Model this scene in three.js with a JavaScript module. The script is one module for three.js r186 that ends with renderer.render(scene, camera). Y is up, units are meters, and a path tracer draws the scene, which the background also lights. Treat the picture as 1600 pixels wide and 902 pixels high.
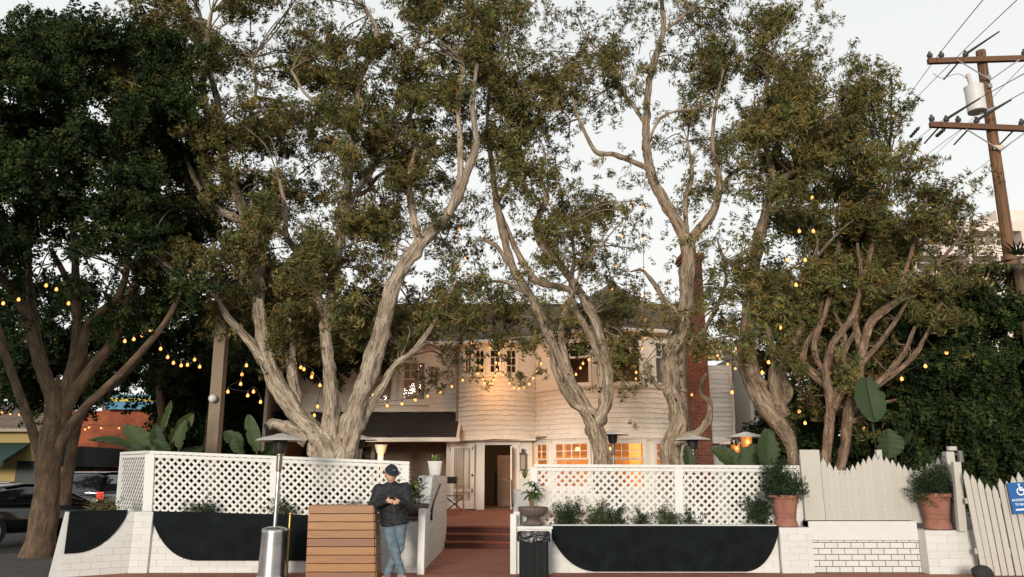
import * as THREE from 'three';
import { mergeGeometries } from 'three/addons/utils/BufferGeometryUtils.js';
import { RoundedBoxGeometry } from 'three/addons/geometries/RoundedBoxGeometry.js';
import { ImprovedNoise } from 'three/addons/math/ImprovedNoise.js';

// ---------- camera, sky, sun, exposure ----------
const scene = new THREE.Scene();
const camera = new THREE.PerspectiveCamera(40.87, 1600 / 902, 0.1, 600);
camera.position.set(0, 1.6, 0);
camera.rotation.x = 13.6 * Math.PI / 180;
scene.add(camera);

function makeSky() {
  const w = 256, h = 128, d = new Float32Array(w * h * 4);
  for (let j = 0; j < h; j++) for (let i = 0; i < w; i++) {
    const el = (j + 0.5) / h * 180 - 90, t = Math.min(1, Math.max(0, el / 60)), k = (j * w + i) * 4;
    const s = Math.sqrt(t);
    d[k] = 0.97 - 0.33 * s; d[k + 1] = 0.955 - 0.28 * s; d[k + 2] = 0.925 - 0.25 * s; d[k + 3] = 1;
    if (el < 0) { d[k] = 0.3; d[k + 1] = 0.28; d[k + 2] = 0.26; }
  }
  const t = new THREE.DataTexture(d, w, h, THREE.RGBAFormat, THREE.FloatType);
  t.mapping = THREE.EquirectangularReflectionMapping; t.magFilter = THREE.LinearFilter; t.minFilter = THREE.LinearFilter;
  t.needsUpdate = true; return t;
}
scene.background = makeSky();
scene.environment = scene.background;

// a low, soft, warm sun behind the street, to the left
const sun = new THREE.DirectionalLight(new THREE.Color().setRGB(1, 0.89, 0.755), 2.6);
sun.position.set(-13, 11.5, 42); sun.target.position.set(0, 3, -16);
sun.castShadow = true; sun.shadow.radius = 24; sun.shadow.mapSize.set(2048, 2048);
Object.assign(sun.shadow.camera, { left: -35, right: 35, top: 35, bottom: -35, near: 1, far: 160 });
scene.add(sun, sun.target);

const renderer = new THREE.WebGLRenderer({ antialias: true });
renderer.setSize(1024, 577);
renderer.toneMapping = THREE.LinearToneMapping;
renderer.toneMappingExposure = 1.2;
renderer.shadowMap.enabled = true;

// ---------- helpers ----------
const V = (x, y, z) => new THREE.Vector3(x, y, z);
const A3 = (a) => new THREE.Vector3(a[0], a[1], a[2]);
function rng(s) { return () => { s |= 0; s = s + 0x6D2B79F5 | 0; let t = Math.imul(s ^ s >>> 15, 1 | s); t = t + Math.imul(t ^ t >>> 7, 61 | t) ^ t; return ((t ^ t >>> 14) >>> 0) / 4294967296; }; }
const R = rng(71);
const rr = (a, b, g = R) => a + (b - a) * g();
const NZ = new ImprovedNoise();
const nz = (x, y, z = 0) => NZ.noise(x, y, z);
function fbm(x, y, z, o = 4) { let s = 0, a = 0.5; for (let i = 0; i < o; i++) { s += a * nz(x, y, z); x *= 2.03; y *= 2.03; z = z * 2.03 + 3.1; a *= 0.5; } return s; }

const used = {};
function numbered(n) { const k = used[n] = (used[n] ?? -1) + 1; return k ? n + '_' + String(k).padStart(3, '0') : n; }
function tag(o, label, category, group) { o.userData.label = label; o.userData.category = category; if (group) o.userData.group = group; return o; }
function thing(name, label, category, pos = [0, 0, 0], turn = 0, group) {
  const o = new THREE.Group(); o.name = numbered(name); o.position.set(...pos); o.rotation.y = turn; scene.add(o);
  return tag(o, label, category, group);
}
function prep(m) { m.castShadow = true; m.receiveShadow = true; return m; }
function part(name, geo, mat, parent, label) {
  const g = Array.isArray(geo) ? merge(geo) : geo;
  const m = prep(new THREE.Mesh(g, mat)); m.name = name; parent.add(m); if (label) m.userData.label = label; return m;
}
function struct(name, geo, mat) { const m = part(numbered(name), geo, mat, scene); m.userData.kind = 'structure'; return m; }
function merge(list) {
  const keep = ['position', 'normal', 'uv'];
  const l = list.map(g => { const q = g.index ? g.toNonIndexed() : g; for (const k of Object.keys(q.attributes)) if (!keep.includes(k)) q.deleteAttribute(k); return q; });
  return mergeGeometries(l);
}
function copyOf(o, pos, turn, label) {
  const c = o.clone(); c.name = numbered(o.name.replace(/_\d{3}$/, '')); c.userData = { ...o.userData }; if (label) c.userData.label = label;
  c.position.set(...pos); if (turn !== undefined) c.rotation.y = turn; scene.add(c); return c;
}
// box given by its centre, uv in metres
function box(w, h, d, x = 0, y = 0, z = 0, bevel = 0) {
  const g = bevel ? new RoundedBoxGeometry(w, h, d, 1, Math.min(bevel, w / 2.1, h / 2.1, d / 2.1)) : new THREE.BoxGeometry(w, h, d);
  const p = g.attributes.position, nn = g.attributes.normal, u = g.attributes.uv, o = R() * 3;
  for (let i = 0; i < p.count; i++) {
    const ax = Math.abs(nn.getX(i)), ay = Math.abs(nn.getY(i)), az = Math.abs(nn.getZ(i));
    if (az >= ax && az >= ay) u.setXY(i, p.getX(i) + o, p.getY(i) + o); else if (ax >= ay) u.setXY(i, p.getZ(i) + o, p.getY(i) + o); else u.setXY(i, p.getX(i) + o, p.getZ(i) + o);
  }
  g.translate(x, y, z); return g;
}
const bb = (x0, x1, y0, y1, z0, z1, bevel = 0) => box(Math.abs(x1 - x0), Math.abs(y1 - y0), Math.abs(z1 - z0), (x0 + x1) / 2, (y0 + y1) / 2, (z0 + z1) / 2, bevel);
// bar of width w (in the plane) and thickness t (along normal) from p to q
function bar(p, q, w, t, normal = V(0, 0, 1)) {
  const d = q.clone().sub(p), L = d.length(); d.normalize();
  const side = new THREE.Vector3().crossVectors(normal, d).normalize(), n2 = new THREE.Vector3().crossVectors(side, d);
  const g = box(w, L, t), m = new THREE.Matrix4().makeBasis(side, d, n2); m.setPosition(p.clone().add(q).multiplyScalar(0.5)); g.applyMatrix4(m); return g;
}
function rod(p, q, r0, r1 = r0, n = 8) {
  const d = q.clone().sub(p), L = d.length(); const g = new THREE.CylinderGeometry(r1, r0, L, n);
  const m = new THREE.Matrix4().makeRotationFromQuaternion(new THREE.Quaternion().setFromUnitVectors(V(0, 1, 0), d.normalize())); m.setPosition(p.clone().add(q).multiplyScalar(0.5)); g.applyMatrix4(m); return g;
}
const lathe = (pts, n = 24) => new THREE.LatheGeometry(pts.map(a => new THREE.Vector2(a[0], a[1])), n);
const tube = (pts, r, seg = 24, n = 6, closed = false) => new THREE.TubeGeometry(new THREE.CatmullRomCurve3(pts, closed), seg, r, n, closed);
function extrude(pts, depth, bevel = 0) {
  const s = new THREE.Shape(pts.map(a => new THREE.Vector2(a[0], a[1])));
  return new THREE.ExtrudeGeometry(s, { depth, bevelEnabled: bevel > 0, bevelSize: bevel, bevelThickness: bevel, bevelSegments: 1, curveSegments: 10 });
}

// ---------- textures and materials ----------
function tex(w, h, fn, srgb = true) {
  const d = new Uint8Array(w * h * 4);
  for (let j = 0; j < h; j++) for (let i = 0; i < w; i++) { const c = fn(i / w, j / h), k = (j * w + i) * 4; d[k] = Math.max(0, Math.min(255, c[0] * 255)); d[k + 1] = Math.max(0, Math.min(255, c[1] * 255)); d[k + 2] = Math.max(0, Math.min(255, c[2] * 255)); d[k + 3] = 255; }
  const t = new THREE.DataTexture(d, w, h); t.wrapS = t.wrapT = THREE.RepeatWrapping; t.magFilter = THREE.LinearFilter; t.minFilter = THREE.LinearMipmapLinearFilter; t.generateMipmaps = true;
  if (srgb) t.colorSpace = THREE.SRGBColorSpace; t.needsUpdate = true; return t;
}
// tileable noise on the unit square
function tn(u, v, f, s = 0, o = 4) {
  const a = u * f, b = v * f; let w = (x, y) => fbm(x, y, s, o);
  return (w(a, b) * (1 - u) + w(a - f, b) * u) * (1 - v) + (w(a, b - f) * (1 - u) + w(a - f, b - f) * u) * v;
}
const lin = (r, g, b) => new THREE.Color().setRGB(r, g, b);
const mix = (a, b, t) => [a[0] + (b[0] - a[0]) * t, a[1] + (b[1] - a[1]) * t, a[2] + (b[2] - a[2]) * t];
const cl01 = (x) => Math.max(0, Math.min(1, x));
const mottle = (f, s, lo, hi, stretch = 1) => tex(256, 256, (u, v) => { const n1 = tn(u, v, f, s), n2 = tn(u, v, f * 5, s + 9, 2); const t = cl01(0.5 + n1 * 1.1 + n2 * 0.5); const g = lo + (hi - lo) * t; return [g, g, g]; });
// scuffs and chips: small irregular worn spots in painted surfaces
const mott = mottle(4, 2, 0.84, 1), mottStrong = mottle(5, 7, 0.55, 1);
// painted wood / brick: mostly clean with a few greyish scuffs
const paintTex = tex(512, 512, (u, v) => { const a = tn(u, v, 6, 1), b = tn(u, v, 26, 5, 3), c = tn(u, v, 3, 8); let t = 0.965 + 0.05 * a; if (b > 0.28 && c > -0.05) t -= 0.2 * Math.min(1, (b - 0.28) * 6); return [t, t * 0.995, t * 0.98]; });
const fineBump = tex(256, 256, (u, v) => { const t = 0.5 + 0.5 * tn(u, v, 24, 3, 4); return [t, t, t]; }, false);
const grainTex = (a, b, s) => tex(256, 256, (u, v) => { const w = tn(u, v, 3, s) * 0.25; const g = Math.sin((v * 16 + w * 10) * Math.PI * 2) * 0.25 + fbm(u * 3, v * 70, s, 3) * 1.2; return mix(a, b, cl01(0.5 + g * 0.7)); });
const rep = (t, x, y = x) => { const c = t.clone(); c.repeat.set(x, y); c.needsUpdate = true; return c; };
const mat = (c, rough = 0.8, o = {}) => new THREE.MeshStandardMaterial({ color: c, roughness: rough, ...o });
const M = {};
M.white = mat(lin(0.71, 0.72, 0.72), 0.65, { map: rep(paintTex, 0.7), bumpMap: fineBump, bumpScale: 0.002 });
M.whiteB = mat(lin(0.65, 0.66, 0.66), 0.68, { map: rep(paintTex, 0.9), bumpMap: fineBump, bumpScale: 0.003 });
M.cream = mat(lin(0.51, 0.495, 0.455), 0.7, { map: rep(paintTex, 0.6) });
M.siding = mat(lin(0.83, 0.78, 0.715), 0.75, { map: rep(paintTex, 0.8), bumpMap: fineBump, bumpScale: 0.003 });
M.siding2 = mat(lin(0.79, 0.74, 0.675), 0.75, { map: rep(paintTex, 0.8), bumpMap: fineBump, bumpScale: 0.003 });
M.trim = mat(lin(0.82, 0.78, 0.73), 0.55, { map: rep(paintTex, 0.5) });
M.black = new THREE.MeshPhysicalMaterial({ color: lin(0.011, 0.016, 0.017), roughness: 0.9, specularIntensity: 0.25, map: rep(mottStrong, 0.6), bumpMap: fineBump, bumpScale: 0.002 });
M.joint = mat(lin(0.16, 0.16, 0.16), 0.9);
M.roofA = mat(lin(0.3, 0.225, 0.165), 1, { map: rep(mottStrong, 0.8), bumpMap: fineBump, bumpScale: 0.004 });
M.roofB = mat(lin(0.24, 0.18, 0.13), 1, { map: rep(mottStrong, 1.1), bumpMap: fineBump, bumpScale: 0.004 });
M.roofDark = mat(lin(0.045, 0.036, 0.032), 0.9, { map: rep(mottStrong, 0.9) });
M.roofDark2 = mat(lin(0.06, 0.046, 0.04), 0.9, { map: rep(mottStrong, 0.7) });
M.darkWood = mat(lin(0.22, 0.14, 0.09), 0.6, { map: mott });
M.dim = mat(lin(0.03, 0.028, 0.026), 0.9);
M.blackMetal = mat(lin(0.015, 0.015, 0.016), 0.45, { metalness: 0.4 });
M.steel = mat(lin(0.55, 0.55, 0.54), 0.28, { metalness: 1 });
M.brass = mat(lin(0.62, 0.42, 0.14), 0.35, { metalness: 1 });
M.wire = mat(lin(0.012, 0.012, 0.012), 0.7);
M.glass = new THREE.MeshPhysicalMaterial({ color: 0xffffff, transmission: 1, thickness: 0, roughness: 0.02, ior: 1.5 });
M.soil = mat(lin(0.05, 0.035, 0.025), 1);
M.brickA = mat(lin(0.33, 0.115, 0.065), 0.9, { map: mottStrong });
M.brickB = mat(lin(0.25, 0.085, 0.055), 0.9, { map: mottStrong });
M.mortar = mat(lin(0.28, 0.2, 0.16), 1);
M.cream2 = mat(lin(0.495, 0.48, 0.44), 0.7, { map: rep(paintTex, 0.6) });
M.slat2 = mat(lin(0.68, 0.685, 0.68), 0.65, { map: rep(paintTex, 0.5) });

// ================= GROUND =================
const asphalt = mat(lin(0.05, 0.048, 0.046), 0.95, { map: rep(mottStrong, 0.5), bumpMap: rep(fineBump, 2), bumpScale: 0.006 });
function sheet(x0, x1, z0, z1, y) { const g = new THREE.PlaneGeometry(x1 - x0, z0 - z1, 8, 8); g.rotateX(-Math.PI / 2); g.translate((x0 + x1) / 2, y, (z0 + z1) / 2); const p = g.attributes.position, u = g.attributes.uv; for (let i = 0; i < p.count; i++) u.setXY(i, p.getX(i), p.getZ(i)); return g; }
struct('ground', sheet(-150, 150, 60, -240, -0.03), asphalt);
const walkTex = tex(512, 512, (u, v) => { const n1 = tn(u, v, 5, 3), n2 = tn(u, v, 40, 6, 2), t = cl01(0.5 + n1 * 0.9 + n2 * 0.7); return mix([0.43, 0.25, 0.19], [0.66, 0.42, 0.33], t); });
const walkMat = mat(0xffffff, 0.9, { map: rep(walkTex, 0.6), bumpMap: rep(fineBump, 3), bumpScale: 0.004 });
struct('brick_pavement', sheet(-7.4, 9, -11.6, -13.9, 0.004), walkMat);
struct('sidewalk', sheet(-40, -7.4, -11.6, -17.3, 0.0), mat(lin(0.1, 0.092, 0.085), 0.95, { map: rep(mottStrong, 0.7) }));
struct('brick_path', sheet(-1.85, 0.02, -13.9, -18.42, 0.006), walkMat);
{ // steps up to the landing, each a block with a worn nosing
  const st = thing('entry_steps', 'three dark red brick steps up to the landing before the open doorway', 'steps');
  const riser = mat(lin(0.2, 0.075, 0.05), 0.9, { map: rep(mottStrong, 1.5), bumpMap: fineBump, bumpScale: 0.006 });
  const worn = tex(512, 64, (u, v) => { const n1 = tn(u, v, 14, 4, 3); return n1 > 0.3 ? [0.62, 0.44, 0.36] : mix([0.42, 0.21, 0.16], [0.58, 0.32, 0.25], cl01(0.5 + tn(u, v, 30, 2, 2))); });
  const nos = mat(0xffffff, 0.85, { map: rep(worn, 0.7, 1) });
  for (let k = 0; k < 3; k++) {
    const z = -18.4 - k * 0.34, s = part('step', bb(-1.83, 0.0, k * 0.15 - (k ? 0.005 : 0.02), (k + 1) * 0.15 - 0.045, z, z - 0.5), riser, st);
    part('nosing', bb(-1.83, 0.0, (k + 1) * 0.15 - 0.045, (k + 1) * 0.15, z + 0.03, z - 0.42, 0.012), nos, s);
  }
}
{
  const g = new THREE.BufferGeometry(), a = [-9, 0.452, -19.1, 3, 0.452, -19.1, 3, 0.57, -25, -9, 0.57, -25, -9, 0.57, -28, 3, 0.57, -28];
  g.setAttribute('position', new THREE.Float32BufferAttribute(a, 3));
  g.setAttribute('uv', new THREE.Float32BufferAttribute(a.filter((_, i) => i % 3 !== 1), 2));
  g.setIndex([0, 1, 2, 0, 2, 3, 3, 2, 5, 3, 5, 4]); g.computeVertexNormals();
  struct('landing', g, walkMat);
  struct('landing_edge', bb(-9, -1.83, 0, 0.448, -19.1, -19.3), M.whiteB);
  struct('landing_edge', bb(0.0, 3, 0, 0.448, -19.1, -19.3), M.whiteB);
}

// ================= LOW STREET WALLS =================
const brickGeo = box(1, 1, 1);
// bricks on the face of a wall between x0..x1, y0..y1 at depth z; keep(x, y) leaves some out
function bricks(parent, x0, x1, y0, y1, z, bw, bh, joint, m, keep = () => true, proud = 0.003, dir = null) {
  let row = 0;
  for (let y = y0; y < y1 - bh * 0.4; y += bh, row++) {
    const off = row % 2 ? bw / 2 : 0;
    for (let x = x0 - off; x < x1 - 0.01; x += bw) {
      const a = Math.max(x, x0) + joint / 2, b = Math.min(x + bw, x1) - joint / 2; if (b - a < 0.02) continue;
      const hh = Math.min(bh, y1 - y) - joint, cx = (a + b) / 2, cy = y + joint / 2 + hh / 2; if (!keep(a, cy) || !keep(b, cy)) continue;
      const pr = proud + rr(-0.001, 0.001), o = prep(new THREE.Mesh(brickGeo, m[Math.floor(R() * m.length)])); o.name = 'brick';
      if (dir) { o.position.set(dir.ox + dir.dx * cx, cy, dir.oz + dir.dz * cx); o.rotation.y = Math.atan2(-dir.dz, dir.dx); o.position.addScaledVector(V(-dir.dz, 0, dir.dx), pr / 2); }
      else o.position.set(cx, cy, z + pr / 2);
      o.scale.set(b - a, hh, pr + 0.02); parent.add(o);
    }
  }
}
const wb2 = mat(lin(0.63, 0.64, 0.64), 0.7, { map: rep(paintTex, 1.1), bumpMap: fineBump, bumpScale: 0.003 });
const wb3 = mat(lin(0.67, 0.68, 0.68), 0.66, { map: rep(paintTex, 0.8), bumpMap: fineBump, bumpScale: 0.003 });
const WB = [M.whiteB, wb2, wb3];
function curvePanel(x0, x1, yt0, yt1, yb, rl, rrr) { // outline with sweeping bottom corners
  const s = new THREE.Shape(), h0 = yt0 - yb, h1 = yt1 - yb;
  s.moveTo(x0, yt0); 
  if (rl) { s.lineTo(x0 + 0.01, yt0 - h0 * 0.14); s.bezierCurveTo(x0 + rl * 0.18, yb + h0 * 0.42, x0 + rl * 0.5, yb + 0.01, x0 + rl, yb); } else s.lineTo(x0, yb);
  if (rrr) { s.lineTo(x1 - rrr, yb); s.bezierCurveTo(x1 - rrr * 0.5, yb + 0.01, x1 - rrr * 0.18, yb + h1 * 0.42, x1 - 0.01, yt1 - h1 * 0.14); } else s.lineTo(x1, yb);
  s.lineTo(x1, yt1); s.closePath();
  return new THREE.ExtrudeGeometry(s, { depth: 0.02, bevelEnabled: true, bevelSize: 0.004, bevelThickness: 0.004, bevelSegments: 1, curveSegments: 16 });
}
const inside = (x, y, x0, x1, yt, yb, rl, rl2) => { if (x < x0 || x > x1 || y > yt || y < yb - 0.02) return false; if (rl && x < x0 + rl) { const t = (x0 + rl - x) / rl; return y > yb + (yt - yb) * 0.8 * t * t + 0.04; } if (rl2 && x > x1 - rl2) { const t = (x - (x1 - rl2)) / rl2; return y > yb + (yt - yb) * 0.8 * t * t + 0.04; } return true; };
{
  const xl = -6.195, xr = -1.53;
  const w = thing('planter_wall', 'white painted brick wall with black panel behind the patio heater and podium', 'wall');
  const s = extrude([[xl, 0], [xr, 0], [xr, 0.85], [xl, 1.0]], 0.2); s.translate(0, 0, -14.1);
  part('wall', s, M.whiteB, w);
  const px0 = -6.2, px1 = -2.383, yt0 = 1.007, yt1 = 0.912, yb = 0.202;
  const pn = curvePanel(px0, px1, yt0, yt1, yb, 0.85, 0.6); pn.translate(0, 0, -13.885);
  part('panel', pn, M.black, w, 'black panel with swept lower corners');
  bricks(w, xl, xr, 0.0, 0.86, -13.9, 0.3, 0.105, 0.004, WB, (x, y) => !inside(x, y, px0, px1, 1.02, yb, 0.85, 0.6) && y < 0.86);
  const q0 = -6.48, q1 = -6.164;
  part('pilaster', bb(q0, q1, 0, 1.0, -13.84, -14.12, 0.006), M.whiteB, w);
  bricks(w, q0, q1, 0, 1.0, -13.84, 0.32, 0.105, 0.004, WB);
  // the planting bed behind it
  part('soil', bb(xl, xr, 0.4, 0.78, -14.1, -14.42), M.soil, w);
}
{ // left wing, turned a little towards the street
  const a = V(-6.494, 0, -13.86), b = V(-7.325, 0, -13.25);
  const L = a.distanceTo(b), dx = (a.x - b.x) / L, dz = (a.z - b.z) / L;
  const w = thing('planter_wall', 'end of the white brick wall with black panel beside the big tree', 'wall', [b.x, 0, b.z], Math.atan2(-dz, dx));
  const s = extrude([[-0.12, 0], [L, 0], [L, 1.0], [0.0, 1.02]], 0.2); s.translate(0, 0, -0.2);
  part('wall', s, M.whiteB, w);
  const pn = curvePanel(0.04, L - 0.12, 1.03, 1.03, 0.37, 0, 0.72); part('panel', pn, M.black, w, 'black panel with one swept corner');
  bricks(w, 0, L, 0, 1.0, 0, 0.3, 0.105, 0.004, WB, (x, y) => !inside(x, y, 0.04, L - 0.12, 1.03, 0.37, 0, 0.72));
  part('soil', bb(0.1, L, 0.5, 0.92, -0.22, -0.6), M.soil, w);
}
{ // right wall: pillar, panel, pilaster, brick bay, pilaster
  const w = thing('planter_wall', 'long white brick wall with black panel and two terracotta pots standing on it', 'wall');
  const x0 = 0.087, x1 = 0.673, x2 = 4.545, x3 = 5.113, x4 = 6.979, x5 = 7.81;
  part('pillar', bb(x0, x1, 0, 0.72, -13.75, -14.25, 0.006), M.whiteB, w);
  part('coping', bb(x0 - 0.02, x1 + 0.02, 0.72, 0.765, -13.73, -14.28, 0.008), M.white, w);
  bricks(w, x0, x1, 0, 0.72, -13.75, 0.3, 0.105, 0.004, WB);
  part('wall', bb(x1, x2, 0, 0.78, -13.9, -14.1), M.whiteB, w);
  const p0 = 0.636, p1 = 4.569, yb = 0.027;
  const pn = curvePanel(p0, p1, 0.765, 0.76, yb, 0.78, 0.62); pn.translate(0, 0, -13.88); part('panel', pn, M.black, w, 'wide black panel with swept lower corners');
  bricks(w, x1, x2, 0, 0.78, -13.9, 0.3, 0.105, 0.004, WB, (x, y) => !inside(x, y, p0, p1, 0.8, yb, 0.78, 0.62));
  part('pilaster', bb(x2 + 0.02, x3, 0, 0.74, -13.83, -14.35, 0.006), M.whiteB, w);
  bricks(w, x2 + 0.02, x3, 0, 0.74, -13.83, 0.3, 0.105, 0.004, WB);
  // bay of plainly jointed bricks under a plain band
  part('wall', bb(x3, x4, 0, 0.84, -13.96, -14.2), M.joint, w, 'bay of white bricks outlined by dark joints');
  const bx0 = x3 + 0.02, bx1 = 6.978;
  bricks(w, bx0, bx1, 0.0, 0.53, -13.96, 0.225, 0.098, 0.014, WB, undefined, 0.012);
  part('band', extrudeBand(x3, x4, 0.84, 0.55), M.whiteB, w); part('ledge', bb(x3, x4, 0.53, 0.56, -13.92, -13.99, 0.006), M.white, w);
  part('pilaster', bb(x4, x5, 0, 0.70, -13.7, -14.4, 0.006), M.whiteB, w);
  bricks(w, x4, x5, 0, 0.70, -13.7, 0.36, 0.125, 0.004, WB);
  part('soil', bb(x1, x2, 0.3, 0.66, -14.1, -14.42), M.soil, w);
}
function extrudeBand(x0, x1, yt, yb) { return bb(x0, x1, yb + 0.01, yt, -13.93, -14.22, 0.006); }

// ================= WALKWAY SIDE WALLS =================
{
  const sideWall = (name, label, xa, prof, th) => { // profile in (distance back, height), standing along the walkway
    const w = thing(name, label, 'wall');
    const s = extrude(prof.map(q => [q[0], q[1]]), th, 0.008); s.rotateY(Math.PI / 2); s.translate(xa, 0, 0); part('wall', s, M.whiteB, w); return w;
  };
  const L = [[14.1, 0], [18.9, 0], [18.9, 1.58], [15.75, 1.6], [15.55, 1.58], [15.42, 1.45], [15.3, 1.28], [15.1, 1.12], [14.8, 1.0], [14.4, 0.93], [14.1, 0.9]];
  const a = sideWall('walkway_wall', 'white brick side wall sweeping up to a pier left of the red path', -1.556 - 0.26, L, 0.26);
  { // bricks on the face towards the path
    const xf = -1.556 + 0.01; const d = { ox: xf, oz: 0, dx: 0, dz: -1 };
    const top = (z) => { for (let i = 2; i < L.length - 1; i++) if (z <= L[i][0] && z >= L[i + 1][0]) { const t = (z - L[i + 1][0]) / Math.max(1e-6, L[i][0] - L[i + 1][0]); return L[i + 1][1] + t * (L[i][1] - L[i + 1][1]); } return 0.9; };
    bricks(a, 14.12, 18.85, 0, 1.56, 0, 0.3, 0.105, 0.004, WB, (x, y) => y + 0.06 < top(x), 0.006, d);
  }
  const post = part('post', bb(-1.583, -1.464, 0, 1.057, -13.62, -13.8, 0.01), M.white, a);
  const rail = [V(0, 0, 0)]; 
  const xr = -1.57 + 0.06;
  part('handrail', [tube([V(xr, 1.42, -16.9), V(xr, 1.2, -15.9), V(xr, 0.98, -15.2), V(xr, 0.86, -15.1), V(xr, 0.8, -15.15)], 0.022, 24, 8), rod(V(xr, 1.25, -16.2), V(xr - 0.08, 1.2, -16.2), 0.012), rod(V(xr, 0.95, -15.2), V(xr - 0.08, 0.93, -15.2), 0.012)], M.blackMetal, a);
  const xb = 0.02;
  const b = sideWall('walkway_wall', 'white side wall and post right of the red path by the black bin', xb + 0.02, [[14.3, 0], [18.9, 0], [18.9, 1.28], [16.6, 1.28], [16.3, 1.2], [15.6, 1.08], [14.6, 0.98], [14.3, 0.95]], 0.3);
  part('post', bb(-0.032, 0.076, 0.0, 0.97, -13.68, -13.78, 0.015), M.white, b);
  part('post', bb(0.022, 0.143, 0.0, 1.0, -14.0, -14.28, 0.02), M.white, b);
  part('handrail', tube([V(0.01, 1.05, -15.2), V(0.0, 1.3, -16.4), V(-0.005, 1.5, -17.5)], 0.022, 16, 8), M.blackMetal, b);
}

// ================= LATTICE FENCES =================
function latticePanel(parent, bl, br, tl, tr, pitch, w, nrm) {
  const W = bl.distanceTo(br), H = (bl.distanceTo(tl) + br.distanceTo(tr)) / 2;
  const map = (u, v, off) => { const a = u / W, b = v / H; return bl.clone().multiplyScalar((1 - a) * (1 - b)).addScaledVector(br, a * (1 - b)).addScaledVector(tl, (1 - a) * b).addScaledVector(tr, a * b).addScaledVector(nrm, off); };
  const st = pitch * Math.SQRT2;
  for (const s of [1, -1]) for (let c0 = -H; c0 < W + H; c0 += st) {
    const c = c0 + rr(-0.005, 0.005);
    // line u = c + v (s=1) or u = c + H - v... clipped to the rectangle
    let v0 = 0, v1 = H; const U = (v) => s > 0 ? c + v - 0 : c + H - v - 0;
    const clip = (lim, low) => { const v = s > 0 ? lim - c : c + H - lim; if ((s > 0) === low) v0 = Math.max(v0, v); else v1 = Math.min(v1, v); };
    clip(0, true); clip(W, false);
    if (v1 - v0 < 0.03) continue;
    part('slat', bar(map(U(v0), v0, s * 0.007), map(U(v1), v1, s * 0.007), w, 0.012, nrm), R() < 0.5 ? M.white : M.slat2, parent);
  }
}
function lattice(name, label, corners, posts, group) {
  // corners: bottom-left, bottom-right, top-left, top-right; posts: fractions along it with widths
  const [bl, br, tl, tr] = corners, f = thing(name, label, 'lattice fence', [0, 0, 0], 0, group);
  const dir = br.clone().sub(bl).normalize(), nrm = V(-dir.z, 0, dir.x).normalize();
  const at = (a, b, t) => a.clone().lerp(b, t);
  latticePanel(f, bl, br, tl, tr, 0.098, 0.042, nrm);
  part('top_rail', bar(tl.clone().addScaledVector(nrm, 0.0).add(V(0, 0.015, 0)), tr.clone().add(V(0, 0.015, 0)), 0.05, 0.11, nrm), M.white, f);
  part('rail', bar(tl.clone().addScaledVector(nrm, 0.025).add(V(0, -0.05, 0)), tr.clone().addScaledVector(nrm, 0.025).add(V(0, -0.05, 0)), 0.055, 0.022, nrm), M.white, f);
  part('rail', bar(bl.clone().addScaledVector(nrm, 0.025), br.clone().addScaledVector(nrm, 0.025), 0.06, 0.022, nrm), M.white, f);
  for (const [t, w] of posts) part('post', bar(at(bl, br, t).add(V(0, -bl.y - 0.0, 0)).addScaledVector(nrm, 0.012), at(tl, tr, t).add(V(0, -0.012, 0)).addScaledVector(nrm, 0.012), w, 0.07, nrm), M.white, f);
  return f;
}
{
  const c = [[-6.496,0.936,-14.5], [-1.839,0.804,-14.5], [-6.614,2.007,-14.5], [-1.87,1.813,-14.5]].map(A3);
  lattice('lattice_fence', 'white diagonal lattice fence standing behind the patio heater and wooden podium', c, [[0.0, 0.17], [0.485, 0.16], [0.985, 0.13]]);
  const d = [[-7.666,0.954,-15.7], [-6.613,0.945,-14.55], [-7.717,2.016,-15.7], [-6.695,2.009,-14.55]].map(A3);
  lattice('lattice_fence', 'short white lattice panel turned back from the corner beside the dark SUV', d, [[0.01, 0.07]]);
  const e = [[0.39,0.727,-14.5], [5.161,0.683,-14.5], [0.397,1.767,-14.5], [5.254,1.744,-14.5]].map(A3);
  lattice('lattice_fence', 'white diagonal lattice fence above the black panel between urn and terracotta pot', e, [[0.0, 0.12], [0.542, 0.15], [0.99, 0.12]]);
}

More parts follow.
